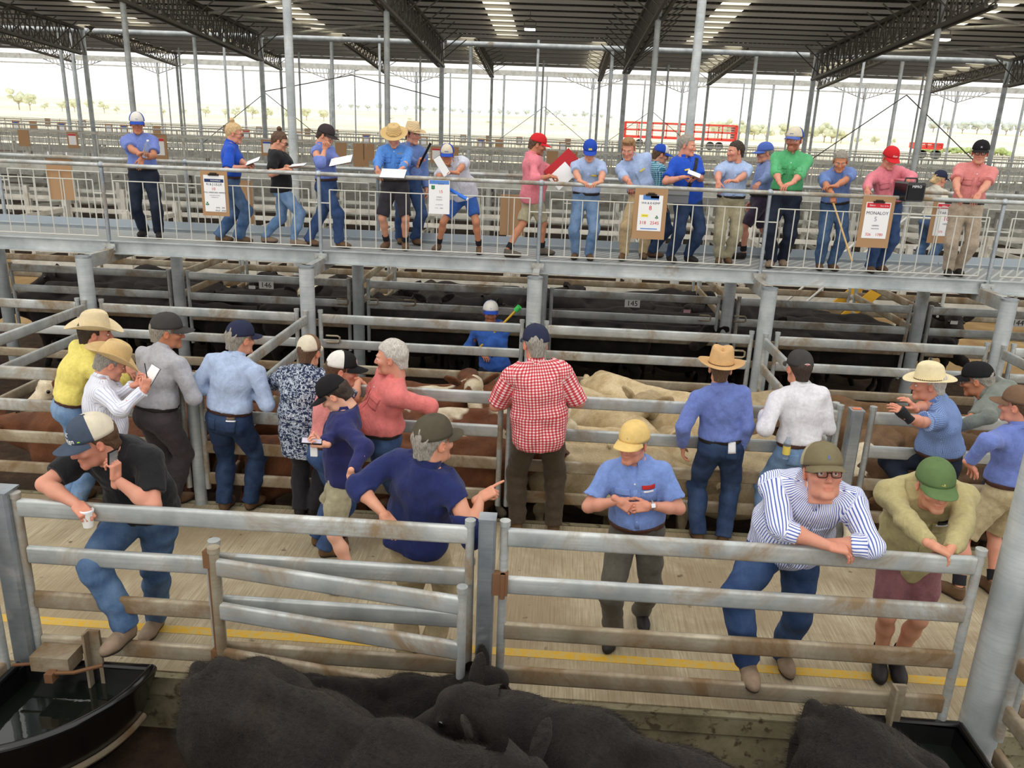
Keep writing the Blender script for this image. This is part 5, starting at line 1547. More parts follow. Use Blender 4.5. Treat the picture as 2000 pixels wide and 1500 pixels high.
# ---------------------------------------------------------------- cattle
M['hoof'] = plain('dark_hoof', srgb(38, 32, 28), .7); M['tag_yellow'] = plain('tag_yellow', srgb(226, 196, 70), .5); M['tag_white'] = plain('tag_white', srgb(228, 226, 218), .5)
M['cow_eye'] = plain('cow_eye', srgb(14, 11, 10), .15, 0, .6); M['ear_pink'] = plain('inner_ear', srgb(120, 84, 70), .8)
def cow_vf(neck=(0, 8), headp=(0, -20), res=.028, fine=.016, gaunt=0.0, seed=0):
    """local frame: y toward the head, z up from the ground. returns V, F, coat, head frame"""
    f = Field((-.75, -1.25, 0), (.75, 1.1, 1.55), res)
    E = lambda c, r, k=.09: f.prim(('e', v3(*c), I3, v3(*r)), k=k)
    Cc = lambda a, b, r1, r2, k=.07: f.prim(('c', v3(*a), v3(*b), r1, r2), k=k)
    E((0, -.08, .80), (.300, .52, .330), .06); E((0, .42, .78), (.215, .27, .35), .07); E((0, -.58, .88), (.235, .30, .27), .06)
    E((0, .02, .70), (.275, .50, .30), .06)
    Cc((0, -.72, 1.10), (0, .30, 1.12), .055, .060, .06); E((0, .46, 1.08), (.085, .20, .14), .06)
    for s in (-1, 1):
        E((s*.175, -.40, 1.035), (.060, .10, .05), .09); E((s*.095, -.82, .99), (.055, .08, .065), .08); E((s*.18, -.62, .84), (.09, .19, .20), .08); E((s*.155, .36, .93), (.06, .16, .16), .08)
        E((s*.175, .40, .74), (.10, .20, .27)); Cc((s*.165, .42, .62), (s*.155, .44, .38), .085, .058, .05); Cc((s*.155, .44, .38), (s*.155, .43, .10), .050, .038, .03)
        E((s*.165, -.58, .78), (.12, .24, .26)); Cc((s*.175, -.50, .62), (s*.16, -.70, .43), .105, .058, .05); Cc((s*.16, -.70, .43), (s*.155, -.65, .10), .050, .040, .03)
        for yy in (.45, -.63): Cc((s*.155, yy, .10), (s*.155, yy + .03, .035), .042, .055, .02)
    Cc((0, -.90, 1.04), (0, -.965, .80), .035, .026, .04); Cc((0, -.965, .80), (0, -.95, .45), .024, .018, .02); E((0, -.95, .36), (.035, .035, .09), .02)
    ny, npi = neck; d = rotm(0, 0, ny) @ rotm(npi, 0, 0) @ v3(0, 1, 0); d0 = rotm(0, 0, ny*.45) @ rotm(npi*.7, 0, 0) @ v3(0, 1, 0)
    B = v3(0, .52, .93); mid = B + d0*.30; P = mid + d*.28
    Cc(B + v3(0, -.08, .03), mid, .215, .165, .08); Cc(mid, P, .165, .125, .06); Cc(B + v3(0, .05, -.16), mid + v3(0, 0, -.10), .13, .09, .08)
    f.noise(.008, 15, seed); f.noise(.003, 45, seed + 1)
    V1, F1 = f.mesh()
    R = rotm(0, 0, ny + headp[0]) @ rotm(headp[1], 0, 0)
    g = Field((-.30, -.18, -.36), (.30, .52, .26), fine)
    G = lambda c, r, k=.04, R3=I3: g.prim(('e', v3(*c), R3, v3(*r)), k=k)
    G((0, .02, .0), (.108, .135, .125)); G((0, .06, .085), (.075, .075, .050)); g.prim(('c', v3(0, .08, -.01), v3(0, .33, -.055), .092, .066), k=.05)
    g.prim(('c', v3(0, .05, -.07), v3(0, .30, -.115), .072, .040), k=.04); G((0, .37, -.065), (.074, .062, .062), .03)
    for s in (-1, 1):
        G((s*.082, .115, .030), (.028, .038, .026), .02); g.prim(('e', v3(s*.036, .425, -.052), I3, v3(.014, .016, .011)), k=.01, sub=True)
        er = rotm(0, 0, s*-20) @ rotm(0, s*-22, 0); G((s*.205, -.045, .055), (.120, .022, .062), .02, er)
        g.prim(('e', v3(s*.225, -.022, .060), er, v3(.094, .017, .044)), k=.012, sub=True)
    g.prim(('c', v3(-.055, .39, -.098), v3(.055, .39, -.098), .006, .006), k=.01, sub=True)
    g.prim(('c', v3(0, -.10, -.03), v3(0, -.16, -.05), .115, .12), k=.04)
    g.noise(.0028, 60, seed + 2)
    V2, F2 = g.mesh()
    head_local = V2.copy()
    V2 = V2 @ R.T + P
    V, F = join_vf([(V1, F1), (V2, F2)])
    n1 = len(V1)
    return V, F, n1, head_local, R, P
def coat_hair(o, seed):
    """short lying hair over the near calves"""
    m = o.modifiers.new('coat', 'PARTICLE_SYSTEM'); st = m.particle_system.settings; m.particle_system.seed = seed
    st.type = 'HAIR'; st.count = 42000; st.hair_length = .016; st.hair_step = 2; st.emit_from = 'FACE'; st.use_even_distribution = True
    st.normal_factor = .0055; st.object_align_factor = (0, -.0075, -.0045); st.factor_random = .004; st.length_random = .6
    st.root_radius = .9; st.tip_radius = .15; st.radius_scale = .0011; st.material = 1; st.display_percentage = 1
_cow = {}
def cow(label, x, y, yaw, hide, neck=(0, 8), headp=(0, -20), sc=1.0, face=0, tag_c=None, near=False, group=None, z=PEN_Z, seed=0, ear=1, belly_white=False):
    key = (hide, neck, headp, face, near, seed)
    if key not in _cow:
        V, F, n1, hl, R, P = cow_vf(neck, headp, .020 if near else .034, .010 if near else .018, seed=seed)
        coat = np.zeros((len(V), 3), np.float32)
        hx, hy, hz = hl.T
        if face:
            m = np.clip((hy + .02)/.05, 0, 1)*np.clip((.125 - abs(hx))/.02, 0, 1)
            patch = (np.hypot(hx - .085, (hy - .13)*.8) < .045) if face == 2 else np.zeros(len(hx), bool)
            coat[n1:, 0] = np.where(patch, 0, m)
            v = V[:n1]; cr = (np.abs(v[:, 0]) < .09)*(v[:, 2] > 1.05)*np.clip((v[:, 1] - .30)/.12, 0, 1); coat[:n1, 0] = cr
            coat[:n1, 0] = np.maximum(coat[:n1, 0], np.clip((.52 - v[:, 2])/.06, 0, 1)*(np.abs(v[:, 0]) < .2)*(np.abs(v[:, 1]) < .5))
        coat[n1:, 1] = np.clip((hy - .385)/.03, 0, 1)*(.75 if hide != 'hide_cream' else .35)
        inner = (abs(hx) > .15) & (hy > -.03) & (np.abs(hz - .02) < .035); coat[n1:, 1] = np.maximum(coat[n1:, 1], inner*.35)
        _cow[key] = (np_mesh('body', V, F, M[hide], {'coat': coat}), R, P)
    me, R, P = _cow[key]
    t = empty('cow', (x, y, z), math.radians(yaw)); t.scale = (sc, sc, sc); tag(t, label, 'cow', group)
    bo = link(bpy.data.objects.new('body', me), t)
    if near: coat_hair(bo, seed)
    def eye():
        mb = MB(); mb.sphere((0, 0, 0), .021, 10); return mb.mesh('eye', M['cow_eye'])
    for s in (-1, 1): place('eye', cached('coweye', eye), t, R, P + R @ v3(s*.096, .120, .030))
    if tag_c:
        def tg():
            mb = MB(); mb.tube((0, 0, 0), (0, .006, 0), .019, 14); mb.tube((0, .006, 0), (0, .010, 0), .007, 8); return mb.mesh('ear_tag', M[tag_c])
        place('ear_tag', cached(('eartag', tag_c), tg), t, R @ rotm(-12, 0, ear*-20), P + R @ v3(ear*.215, -.024, .055))
    return t
K = 'hide_black'
# front pen, right under the camera
cow('broad black calf filling the pen below the short gates, head lowered to the camera', -.98, 3.22, -114, K, (4, 26), (6, -46), 1.0, near=True, seed=1)
cow('black calf with one ear pricked and a yellow tag beside the square gate post', .70, 3.05, 66, K, (8, 10), (14, -24), 1.0, near=True, tag_c='tag_yellow', seed=2, ear=1)
cow('small black calf with a yellow ear tag half hidden behind the broad black one', -1.0, 3.82, -86, K, (2, 30), (10, -40), .72, near=True, tag_c='tag_yellow', seed=3, ear=1)
cow('black calf with a yellow ear tag in the corner below the float box trough', -1.42, 2.36, 96, K, (-8, -8), (-14, -20), .98, near=True, tag_c='tag_yellow', seed=4, ear=-1)
cow('black calf with a high rump standing beside the trough under the big column', 1.96, 2.72, -147, K, (0, -10), (0, -30), 1.06, near=True, seed=5)
cow('black calf whose shaggy poll just shows at the bottom right corner', 2.52, 1.95, 8, K, (8, -18), (0, -30), .95, near=True, seed=6)
# pens behind the alley: red on the left, cream in the middle, brown on the right
RG = 'plain red calf packed side on in the pen behind the men at the back fence'; RGg = 'plain red calves in the middle pens'
for i, (x, y, a) in enumerate(((-2.1, 7.08, -86), (-2.15, 7.82, 100), (-2.1, 8.86, 84), (-1.05, 8.95, -80), (-4.35, 7.08, 86), (-4.0, 7.75, -96), (-3.75, 8.85, 94), (-.95, 7.05, -96))):
    cow(RG, x, y, a, 'hide_red', ((0, 2), (10, 14), (-12, -6), (6, 20))[i % 4], ((20, -30), (34, -22), (-20, -34))[i % 3], (.86, .94, .90)[i % 3], group=RGg, seed=10 + i % 2)
cow('red and white patched calf by the stile behind the olive-cap man', -.88, 7.72, -84, 'hide_pied', (-16, 10), (-10, -25), .97, face=1, seed=12)
cow('white-faced red calf with a dark eye patch looking over the fence by the red-checked man', -1.72, 8.3, -100, 'hide_red', (-10, 46), (-50, -34), .98, face=2, seed=13)
cow('red calf with a curly white poll behind the white-faced one', -.58, 8.42, -150, 'hide_red', (-10, 22), (20, -34), .80, face=1, seed=14)
cow('white-faced red calf turning its open ear to the camera beside the yellow-shirt man', -4.2, 8.1, 100, 'hide_red', (16, 24), (36, -20), .98, face=1, seed=15)
CG = 'plain cream calf packed in the pen behind the tan-fedora man'; CGg = 'cream calves in the middle pen'
for i, (x, y, a) in enumerate(((.62, 7.10, -98), (1.78, 7.12, 84), (1.85, 7.80, -104))):
    cow(CG, x, y, a, 'hide_cream', ((0, -4), (-10, 12), (8, 2))[i % 3], ((14, -34), (-26, -26))[i % 2], (.9, .95, .86)[i % 3], group=CGg, seed=20 + i % 2)
cow('cream calf with a peaked rump in front of the plate 145 gate', .42, 8.45, -142, 'hide_cream', (0, -4), (-6, -30), 1.02, seed=22)
cow('cream calf with its high hind quarters left of the tan fedora', 1.12, 8.52, -136, 'hide_cream', (0, -10), (0, -34), 1.06, seed=23)
cow('cream calf resting its chin across its neighbour and looking toward the camera', 2.0, 8.60, 112, 'hide_cream', (6, 26), (30, -14), 1.0, seed=24)
cow('cream calf with its muzzle down beside the yellow-cap man', .35, 7.70, -108, 'hide_cream', (-12, 8), (-20, -44), .88, seed=25)
BG = 'brown calf packed in the pen behind the man in the cream hat with braided band'; BGg = 'brown calves in the right pen'
for i, (x, y, a) in enumerate(((3.5, 7.08, 90), (4.7, 7.1, -90), (4.6, 7.75, 92), (3.75, 8.85, 90), (4.95, 8.8, -90))):
    cow(BG, x, y, a + (-1)**i*6, 'hide_brown', ((0, -6), (6, 16))[i % 2], ((16, -30), (-24, -30))[i % 2], (.92, .88, .95)[i % 3], group=BGg, seed=30 + i % 2)
cow('brown calf with raised ears behind the square back-fence post', 3.55, 8.2, 84, 'hide_brown', (14, 10), (20, -14), .98, seed=32)
cow('brown calf with a pale curly poll just behind the square back-fence post', 3.25, 7.65, 150, 'hide_brown', (8, -10), (10, -40), .95, face=1, seed=33)
# black cattle under the walkway
KG = 'black calf packed in the shaded pens under the walkway'; KGg = 'black cattle under the walkway'
r = random.Random(11)
for k in range(5):
    x0 = DX[k] + .1; pos = ((.75, 12.05, 92), (2.0, 12.1, -90), (.7, 12.7, -88), (1.95, 12.72, 94), (.85, 13.35, 90), (2.0, 13.4, -94), (1.4, 13.95, 88))
    for i, (dx, y, a) in enumerate(pos):
        if k == 2 and i == 4: continue
        cow(KG, x0 + dx, y, a + r.uniform(-12, 12), K, ((0, -2), (8, 22), (-10, 12))[(i + k) % 3], ((0, -30), (16, -20), (-24, -20))[(i + k) % 3], 1.02 + r.uniform(-.08, .10), group=KGg, seed=40 + (i + k) % 3)
cow('black heifer facing the camera with both ears out above the far right gate', 6.55, 13.9, 168, K, (0, 24), (6, -6), 1.1, tag_c='tag_white', seed=50)
cow('black calf with ears out looking over the gate left of the drover', -2.05, 13.5, 190, K, (0, 26), (0, -8), 1.08, seed=51)
cow('white-blazed black calf in the pen right of the plate 146', -3.95, 13.9, 176, K, (0, 22), (30, -10), 1.06, face=1, seed=52)
cow('black calf turning its head to the right by the plate 145 gate', 1.6, 14.0, -70, K, (-10, 14), (-34, -10), 1.08, tag_c='tag_white', seed=53)
# ---------------------------------------------------------------- garments
BL = lambda n, *c: mk_cloth(n, srgb(*c))
C_ = {k: mk_cloth(k + '_cloth', srgb(*v)) for k, v in dict(work_blue=(122, 148, 208), pale_blue=(168, 188, 224), royal=(36, 82, 190), bright_blue=(84, 138, 212), navy=(36, 44, 92), deep_navy=(44, 46, 96), coral=(222, 122, 118), pink=(222, 128, 140), rose=(216, 134, 130), yellow=(232, 216, 116), grey=(178, 178, 184), light_blue=(176, 194, 224), black=(30, 30, 33), green=(88, 174, 116), khaki=(180, 168, 120), olive_grey=(122, 128, 120), white=(226, 224, 230), slate=(106, 132, 188), dusty=(122, 140, 186), violet_blue=(112, 130, 196), denim_blue=(60, 104, 190), cream=(206, 200, 186), white_grey=(206, 208, 220)).items()}
T_ = {k: mk_cloth(k + '_trousers', srgb(*v), .22) for k, v in dict(grey=(92, 88, 78), beige=(182, 166, 130), dark_grey=(76, 68, 72), brown=(72, 60, 46), black=(44, 42, 46), khaki=(190, 172, 136), stone=(168, 160, 132), maroon=(142, 94, 98), cobalt=(52, 92, 164), charcoal=(52, 50, 56), tan=(196, 172, 132), sand=(178, 162, 142), plum=(66, 54, 72)).items()}
D_ = {'dark': mk_denim('dark_denim', srgb(34, 50, 80), srgb(64, 84, 116)), 'mid': mk_denim('mid_denim', srgb(56, 82, 120), srgb(104, 130, 160)), 'light': mk_denim('light_denim', srgb(92, 124, 164), srgb(146, 172, 202)), 'blue': mk_denim('blue_denim', srgb(44, 66, 106), srgb(78, 102, 142)), 'ink': mk_denim('ink_denim', srgb(28, 34, 48), srgb(48, 56, 72))}
PAT = {'gingham': mk_check('red_gingham', srgb(240, 222, 220), srgb(214, 112, 116), srgb(186, 44, 58), .024), 'stripe': mk_stripe('blue_pinstripe', srgb(232, 234, 244), srgb(88, 106, 178), .0125, .62), 'fine': mk_stripe('pale_fine_stripe', srgb(232, 232, 240), srgb(184, 190, 214), .018, .72), 'print': mk_print('blue_print'), 'minicheck': mk_check('blue_fine_check', srgb(160, 180, 214), srgb(112, 138, 188), srgb(84, 110, 168), .010), 'teal': mk_check('teal_check', srgb(190, 214, 220), srgb(84, 150, 170), srgb(40, 90, 120), .024)}
CAPM = {k: mk_felt(k + '_cap', srgb(*v)) for k, v in dict(charcoal=(66, 64, 62), navy=(46, 50, 72), slate=(72, 82, 98), straw=(222, 190, 122), olive=(84, 78, 64), green=(98, 122, 78), moss=(122, 112, 86), stone=(178, 166, 138), black=(34, 33, 34), red=(206, 44, 50), royal=(44, 78, 176), white=(226, 222, 214), cream=(216, 206, 184), brown=(122, 96, 76), dim_blue=(84, 108, 182), dusk=(64, 56, 58), net=(196, 186, 166)).items()}
HATM = {'cream': mk_felt('cream_felt', srgb(222, 204, 166)), 'tan': mk_felt('tan_felt', srgb(212, 182, 130)), 'fawn': mk_felt('fawn_felt', srgb(208, 168, 118)), 'bone': mk_felt('bone_felt', srgb(230, 216, 176)), 'straw': mk_straw('straw', srgb(222, 190, 132)), 'straw2': mk_straw('pale_straw', srgb(226, 200, 158))}
HR = {'grey': mk_hair('grey_hair', srgb(104, 98, 88), srgb(172, 166, 154)), 'white': mk_hair('white_hair', srgb(150, 144, 134), srgb(216, 210, 200)), 'dark': mk_hair('dark_hair', srgb(34, 26, 22), srgb(70, 54, 42)), 'brown': mk_hair('brown_hair', srgb(62, 44, 32), srgb(110, 82, 58)), 'sandy': mk_hair('sandy_hair', srgb(112, 80, 50), srgb(180, 138, 92)), 'blond': mk_hair('blond_hair', srgb(170, 136, 92), srgb(224, 194, 146))}
LE = {'brown': mk_leather('brown_leather', srgb(112, 84, 58)), 'tan': mk_leather('tan_leather', srgb(150, 128, 106)), 'black': mk_leather('black_leather', srgb(40, 36, 34)), 'grey': mk_leather('grey_leather', srgb(104, 94, 82)), 'belt': mk_leather('brown_belt', srgb(76, 46, 36)), 'dbelt': mk_leather('dark_belt', srgb(36, 30, 28))}
SOLE = plain('boot_sole', srgb(48, 40, 34), .85); SOCK = plain('dark_sock', srgb(32, 32, 38), .9); BTN = plain('pale_button', srgb(214, 218, 226), .4)
BLK = plain('black_frame', srgb(20, 19, 20), .3); SHADE = plain('dark_lens', srgb(18, 18, 20), .1, 0, .6); WHITE_INK = plain('white_thread', srgb(236, 236, 232), .7); YEL_INK = plain('yellow_thread', srgb(222, 200, 96), .7); RED_P = plain('red_patch', srgb(190, 44, 44), .7); BLUE_INK = plain('blue_thread', srgb(84, 108, 150), .7); LIME = plain('lime_trim', srgb(150, 206, 70), .6); ORANGE = plain('orange_trim', srgb(236, 110, 50), .7)
GREY_P = plain('grey_patch', srgb(120, 132, 150), .7); LABEL_W = plain('white_label', srgb(232, 232, 236), .6)

def man(label, face, feet, hpx, z=0, hd=0.0, fyaw=(10, -10), fz=(0, 0), fpit=(0, 0), swap=None, hip=(0, 0, 0), hands=(None, None), pull=None, **kw):
    """feet: photo points of the two boots (image order) on the floor at height z; head, hands: photo point plus depth"""
    pts = [np.array(atZ(q[0], q[1], z + fz[i])) for i, q in enumerate(feet)]
    if len(pts) == 1:
        c = pts[0]; R = rotm(0, 0, face); pts = [c + R @ v3(-.12, 0, 0), c + R @ v3(.12, 0, 0)]; sw = False
    else: sw = (math.cos(math.radians(face)) < 0) if swap is None else swap
    order = (1, 0) if sw else (0, 1)
    L, R_ = pts[order[0]], pts[order[1]]
    loc = (L + R_)/2; loc[2] = z
    if pull is not None: loc[:2] += pull
    Rz = rotm(0, 0, face); fl = []
    for i, p in enumerate((L, R_)):
        q = Rz.T @ (p - loc); d = rotm(0, 0, fyaw[i]) @ v3(0, 1, 0); q = q - d*.06; q[2] = fz[order[i]]
        fl.append((q[0], q[1], q[2], fyaw[i], fpit[i]))
    hw = None
    if hpx is not None: hw = np.array(atY(hpx[0], hpx[1], loc[1] + hd))
    hh = [None if h is None else (np.array(atY(*h)) if len(h) == 3 else np.array(h[1:])) for h in hands]
    return Person(label, tuple(loc), face, feet=fl, headw=hw, hip=hip, lh=hh[0], rh=hh[1], **kw)
# ---------------------------------------------------------------- men in the selling alley, front fence
F1 = {}
p = F1['phone'] = man('man in a black polo and trucker cap on the front rail, phone at his ear', 172, [(234, 1262), (298, 1238)], (182, 862), fz=(.345, 0), knee=(None, (.1, 1, 0)), hd=-.12, hip=(.0, -.22, .02), lean=26, neck=(.05, -.03), h=1.03,
    hands=((226, 936, 4.18), (150, 985, 4.12)), lel=(-.8, .5, -1.2), rel=(1, -.1, .25), lstyle='grip', rstyle='grip', ldir=(.10, .02, 1), lpalm=(-.9, .15, .1), rdir=(.75, -.45, -.35), rpalm=(.2, .3, -1), head=(-34, -14, 0), fat=.5, res=.010, skin='skin_pink', stubble=(.80, .74, .72), shoulder=1.06, fyaw=(8, -4))
p.shirt(C_['black'], 'short', collar='polo', buttons=False, hem=-.02, tuck=False).pants(D_['mid'], belt=LE['dbelt']).boots(LE['tan'], SOLE).eyes('iris_blue', HR['brown']).hair('short', HR['brown'])
p.cap(CAPM['slate'], CAPM['cream'], CAPM['slate'], .12, tilt=-2, logo=[('text', 'Nutrien', .034, WHITE_INK, 0, .018), ('text', 'Equine', .011, WHITE_INK, .018, .004), ('text', 'XC', .026, WHITE_INK, 0, .045), ('box', (.012, .006), 0, LIME, .075, .012)])
p.badge_text('Nutrien', .030, -.085, .045, WHITE_INK); p.badge_text('Ag Solutions', .012, -.085, .022, WHITE_INK)
p = F1['navyback'] = man('man in a navy fleece and olive cap, back to the front rail, pointing', -22, [(800, 1278), (858, 1280)], (838, 850), hd=-.26, hip=(0, -.10, 0), lean=0,
    hands=((748, 1002, 4.30), (938, 972, 4.42)), lel=(-1, -.5, -.1), rel=(.4, -.6, -.8), lstyle='relax', rstyle='point', rdir=(.8, .25, .42), rpalm=(-.3, .3, -1), head=(-22, 2, 0), fat=.35, res=.010, stubble=(.86, .82, .80), shoulder=1.08, fyaw=(4, -14))
p.shirt(C_['navy'], ('roll', 'roll'), collar='zip', buttons=False, hem=-.07, tuck=False, open_v=0).pants(T_['khaki'], belt=None).boots(LE['brown'], SOLE).eyes('iris_blue', HR['grey']).hair('short', HR['grey']).cap(CAPM['olive'], tilt=-3)
p = F1['yellowcap'] = man('man in a yellow cap and blue work shirt standing with hands clasped', 173, [(1192, 1262), (1255, 1222)], (1237, 868), hd=-.06, hands=((1268, 988, 4.84), (1208, 978, 4.84)), lel=(-.9, -.4, -.4), rel=(.9, -.4, -.4), lstyle='relax', rstyle='relax',
    ldir=(-1, -.15, -.12), rdir=(.85, -.15, -.5), lpalm=(0, .9, -.4), rpalm=(0, .9, -.3), head=(-26, -2, 0), fat=.5, res=.010, skin='skin_pink', stubble=(.92, .88, .86), fyaw=(12, -10))
p.shirt(C_['work_blue'], 'short', bmat=BTN).pants(T_['grey'], belt=LE['belt']).boots(LE['black'], SOLE).eyes('iris_blue', HR['grey']).hair('short', HR['grey']).cap(CAPM['straw'], tilt=-4, logo=[('text', 'G', .014, GREY_P, .01, .03)])
p.pockets(C_['work_blue'], which=(1,)); p.patch(-.135, -.035, -.045, .055, C_['work_blue'])
p.patch(-.125, -.045, .062, .088, RED_P, 'badge', .004); p.badge_text('Kerr & Co', .017, -.085, .075, WHITE_INK); p.patch(-.115, -.055, .040, .052, LABEL_W, 'note_edge', .005)
mb = MB(); w, f, n = p.hand_frame(0); 
o = p.root; ws = bpy.data.objects.new('wristwatch', None)
t = empty('wristwatch', p.world(p.Wr[0] - p.hand[0][0]*.02)); tag(t, 'steel wristwatch with a square pale face on the yellow-cap man', 'watch')
q = Vector(p.Rz @ p.hand[0][0]); x = q.orthogonal().normalized(); y = q.cross(x)
mb.path([x*.034*math.cos(a) + y*.034*math.sin(a) for a in [2*PI*k/18 for k in range(19)]], .006, 6); mb.build('strap', M['steel'], t)
mb = MB(); d = (-n).normalized(); mb.box(d*.036, (.026, .010, .026), Matrix((d.cross(q), d, q)).transposed()); mb.build('watch_face', LABEL_W, t, False)
p = F1['striped'] = man('heavy man in a blue pinstriped shirt and black glasses leaning on the long front panel', 176, [(1462, 1328), (1532, 1305)], (1606, 926), fz=(.30, 0), knee=(None, (.55, .75, 0)), hd=-.20, hip=(-.02, -.12, .02), lean=18, neck=(.05, -.03),
    hands=((1600, 1062, 4.19), (1618, 1066, 4.11)), lel=(-1, .2, .1), rel=(1, .2, .1), lstyle='drape', rstyle='drape', rdir=(1, -.1, -.1), rpalm=(.1, .2, -1), ldir=(-1, 0, -.1), lpalm=(0, .3, -1), head=(2, 22, 3), fat=.85, jaw=1.12, res=.010, skin='skin_pink', stubble=(.93, .90, .88), shoulder=1.12, fyaw=(6, 6), h=1.06)
p.shirt(PAT['stripe'], 'roll', hem=-.10, tuck=False, bmat=BTN).pants(D_['blue'], belt=LE['belt']).boots(LE['tan'], SOLE).eyes('iris_brown', HR['dark']).hair('short', HR['brown']).glasses(BLK)
p.cap(CAPM['moss'], CAPM['stone'], CAPM['moss'], .18, tilt=-5, logo=[('text', 'R', .030, BLUE_INK, 0, .034)]); p.pockets(PAT['stripe'], False, (-1,))
p = F1['khaki'] = man('man in a green cap and khaki work shirt leaning his forearms over the front rail', 168, [(1716, 1318), (1752, 1322)], (1826, 948), hd=-.26, hip=(0, -.06, 0), lean=24, neck=(.07, -.05),
    hands=((1840, 1118, 4.03), (1836, 1082, 4.10)), lel=(-1, .1, .1), rel=(1, .1, .15), lstyle='drape', rstyle='drape', rdir=(.9, -.2, -.35), rpalm=(0, .1, -1), ldir=(-.55, -.25, -.75), lpalm=(.3, .9, -.3), head=(8, -6, 4), fat=.3, res=.010, stubble=(.86, .82, .80), shoulder=1.12, fyaw=(4, -4), h=1.0)
p.shirt(C_['khaki'], 'long', hem=-.20, tuck=False, open_v=1.25).pants(T_['maroon'], 'shorts').boots(LE['black'], SOLE, sock=SOCK).eyes('iris_brown', HR['grey']).hair('short', HR['grey']).cap(CAPM['green'], tilt=-3, logo=[('text', '~R', .018, YEL_INK, .0, .022)])
p.pockets(C_['khaki']); p.patch(.075, .115, .066, .074, RED_P, 'pocket_tab', .007); p.patch(-.13, -.06, .058, .085, BLK, 'glasses_case', .008); p.patch(-.13, -.05, .050, .062, LABEL_W, 'note_edge', .009)
# ---------------------------------------------------------------- men at the back fence
F2 = {}
p = F2['yellowshirt'] = man('man in a yellow shirt and cream cowboy hat resting folded arms on the back fence', -48, [(165, 985)], (187, 648), hd=.06, lean=12, hands=((250, 722, 6.60), (246, 728, 6.66)), lel=(-1, .2, -.2), rel=(1, -.2, -.2), head=(-16, -2, 0), fat=.35, res=.011, skin='skin_pink')
p.shirt(C_['yellow'], 'roll', buttons=False).pants(D_['light'], belt=LE['belt']).boots(LE['brown'], SOLE).eyes('iris_brown', HR['dark']).hair('short', HR['dark']).hat('cowboy', HATM['cream'], None, tilt=-4)
p.hip_patch(-.15, -.08, -.02, .10, RED_P, 'red_notebook', .012)
p = F2['stripewhite'] = man('man in a white striped shirt and tan cowboy hat writing in a notebook', -62, [(228, 1040)], (217, 712), hd=.10, lean=10, hands=((262, 752, 6.02), (282, 762, 5.92)), lel=(-.6, -.5, -.9), rel=(.6, -.6, -.9), lstyle='grip', rstyle='grip', ldir=(.9, .3, .35), rdir=(.2, .3, 1), lpalm=(0, -.2, 1), rpalm=(-.5, .8, 0), head=(4, -24, 0), fat=.4, res=.011, skin='skin_pink')
p.shirt(PAT['fine'], 'long', hem=-.16, tuck=False, buttons=False).pants(T_['charcoal']).boots(LE['brown'], SOLE).eyes('iris_blue', HR['grey']).hair('short', HR['grey']).hat('cowboy', HATM['tan'], None, tilt=-8, sc=1.06)
p = F2['greyshirt'] = man('man in a grey shirt and charcoal cap leaning on the back fence', -24, [(325, 992), (352, 982)], (327, 650), pull=np.array((0, -.14)), hd=.12, lean=14, hands=((345, 752, 6.70), (372, 748, 6.66)), lel=(-.7, -.5, -.2), rel=(.8, -.6, -.2), head=(-42, -4, 0), fat=.45, res=.011, skin='skin_tan', stubble=(.85, .82, .80), h=1.02, shoulder=1.08)
p.shirt(C_['grey'], 'long', buttons=False).pants(T_['dark_grey'], belt=LE['dbelt']).boots(LE['brown'], SOLE).eyes('iris_brown', HR['grey']).hair('buzz', HR['grey']).cap(CAPM['charcoal'], tilt=-2, length=.085)
p = F2['lightblue'] = man('man in a light blue shirt and navy cap with both arms on the back fence', -8, [(445, 990), (500, 988)], (470, 664), pull=np.array((0, -.14)), hd=.10, lean=12, hands=((440, 762, 6.70), (492, 758, 6.66)), lel=(-.7, -.5, -.3), rel=(.8, -.5, -.2), head=(-26, -4, 0), fat=.4, res=.011, h=1.01, shoulder=1.08)
p.shirt(C_['light_blue'], 'long', buttons=False).pants(D_['dark'], belt=LE['belt']).boots(LE['brown'], SOLE).eyes('iris_blue', HR['grey']).hair('short', HR['grey']).cap(CAPM['navy'], tilt=-4)
p.hip_patch(.05, .11, .03, .065, LE['tan'], 'leather_label'); p.hip_patch(-.13, -.05, -.09, .02, D_['dark']); p.hip_patch(.05, .13, -.09, .02, D_['dark']); p.hip_patch(.05, .12, .012, .024, LABEL_W, 'card_edge', .006)
p = F2['print'] = man('man in a dark blue printed shirt and tan cap leaning on the back fence', -14, [(592, 1002), (622, 1000)], (604, 690), pull=np.array((0, -.14)), hd=.14, lean=14, hands=((570, 775, 6.70), (700, 742, 6.72)), lel=(-1, .0, .1), rel=(.8, -.2, -.6), rdir=(.6, .5, -.6), head=(4, -6, 0), fat=.95, res=.011, h=.98, shoulder=1.14)
p.shirt(PAT['print'], ('short', 'elbow'), hem=-.24, tuck=False, buttons=False).pants(T_['black']).boots(LE['black'], SOLE).eyes('iris_brown', HR['dark']).hair('buzz', HR['brown']).cap(CAPM['brown'], CAPM['cream'], CAPM['cream'], -.4, tilt=2, yaw=6)
p = F2['pinkcap'] = man('man in a pink shirt and black-and-white trucker cap behind the navy-shirted youth', -58, [(645, 1072)], (668, 724), hd=.16, lean=16, hands=((690, 830, 6.20), (700, 850, 6.16)), lel=(-.6, -.3, -1), rel=(.6, -.5, -1), head=(-20, -6, 0), fat=.3, res=.011, skin='skin_pink', stubble=(.85, .82, .80), h=.97)
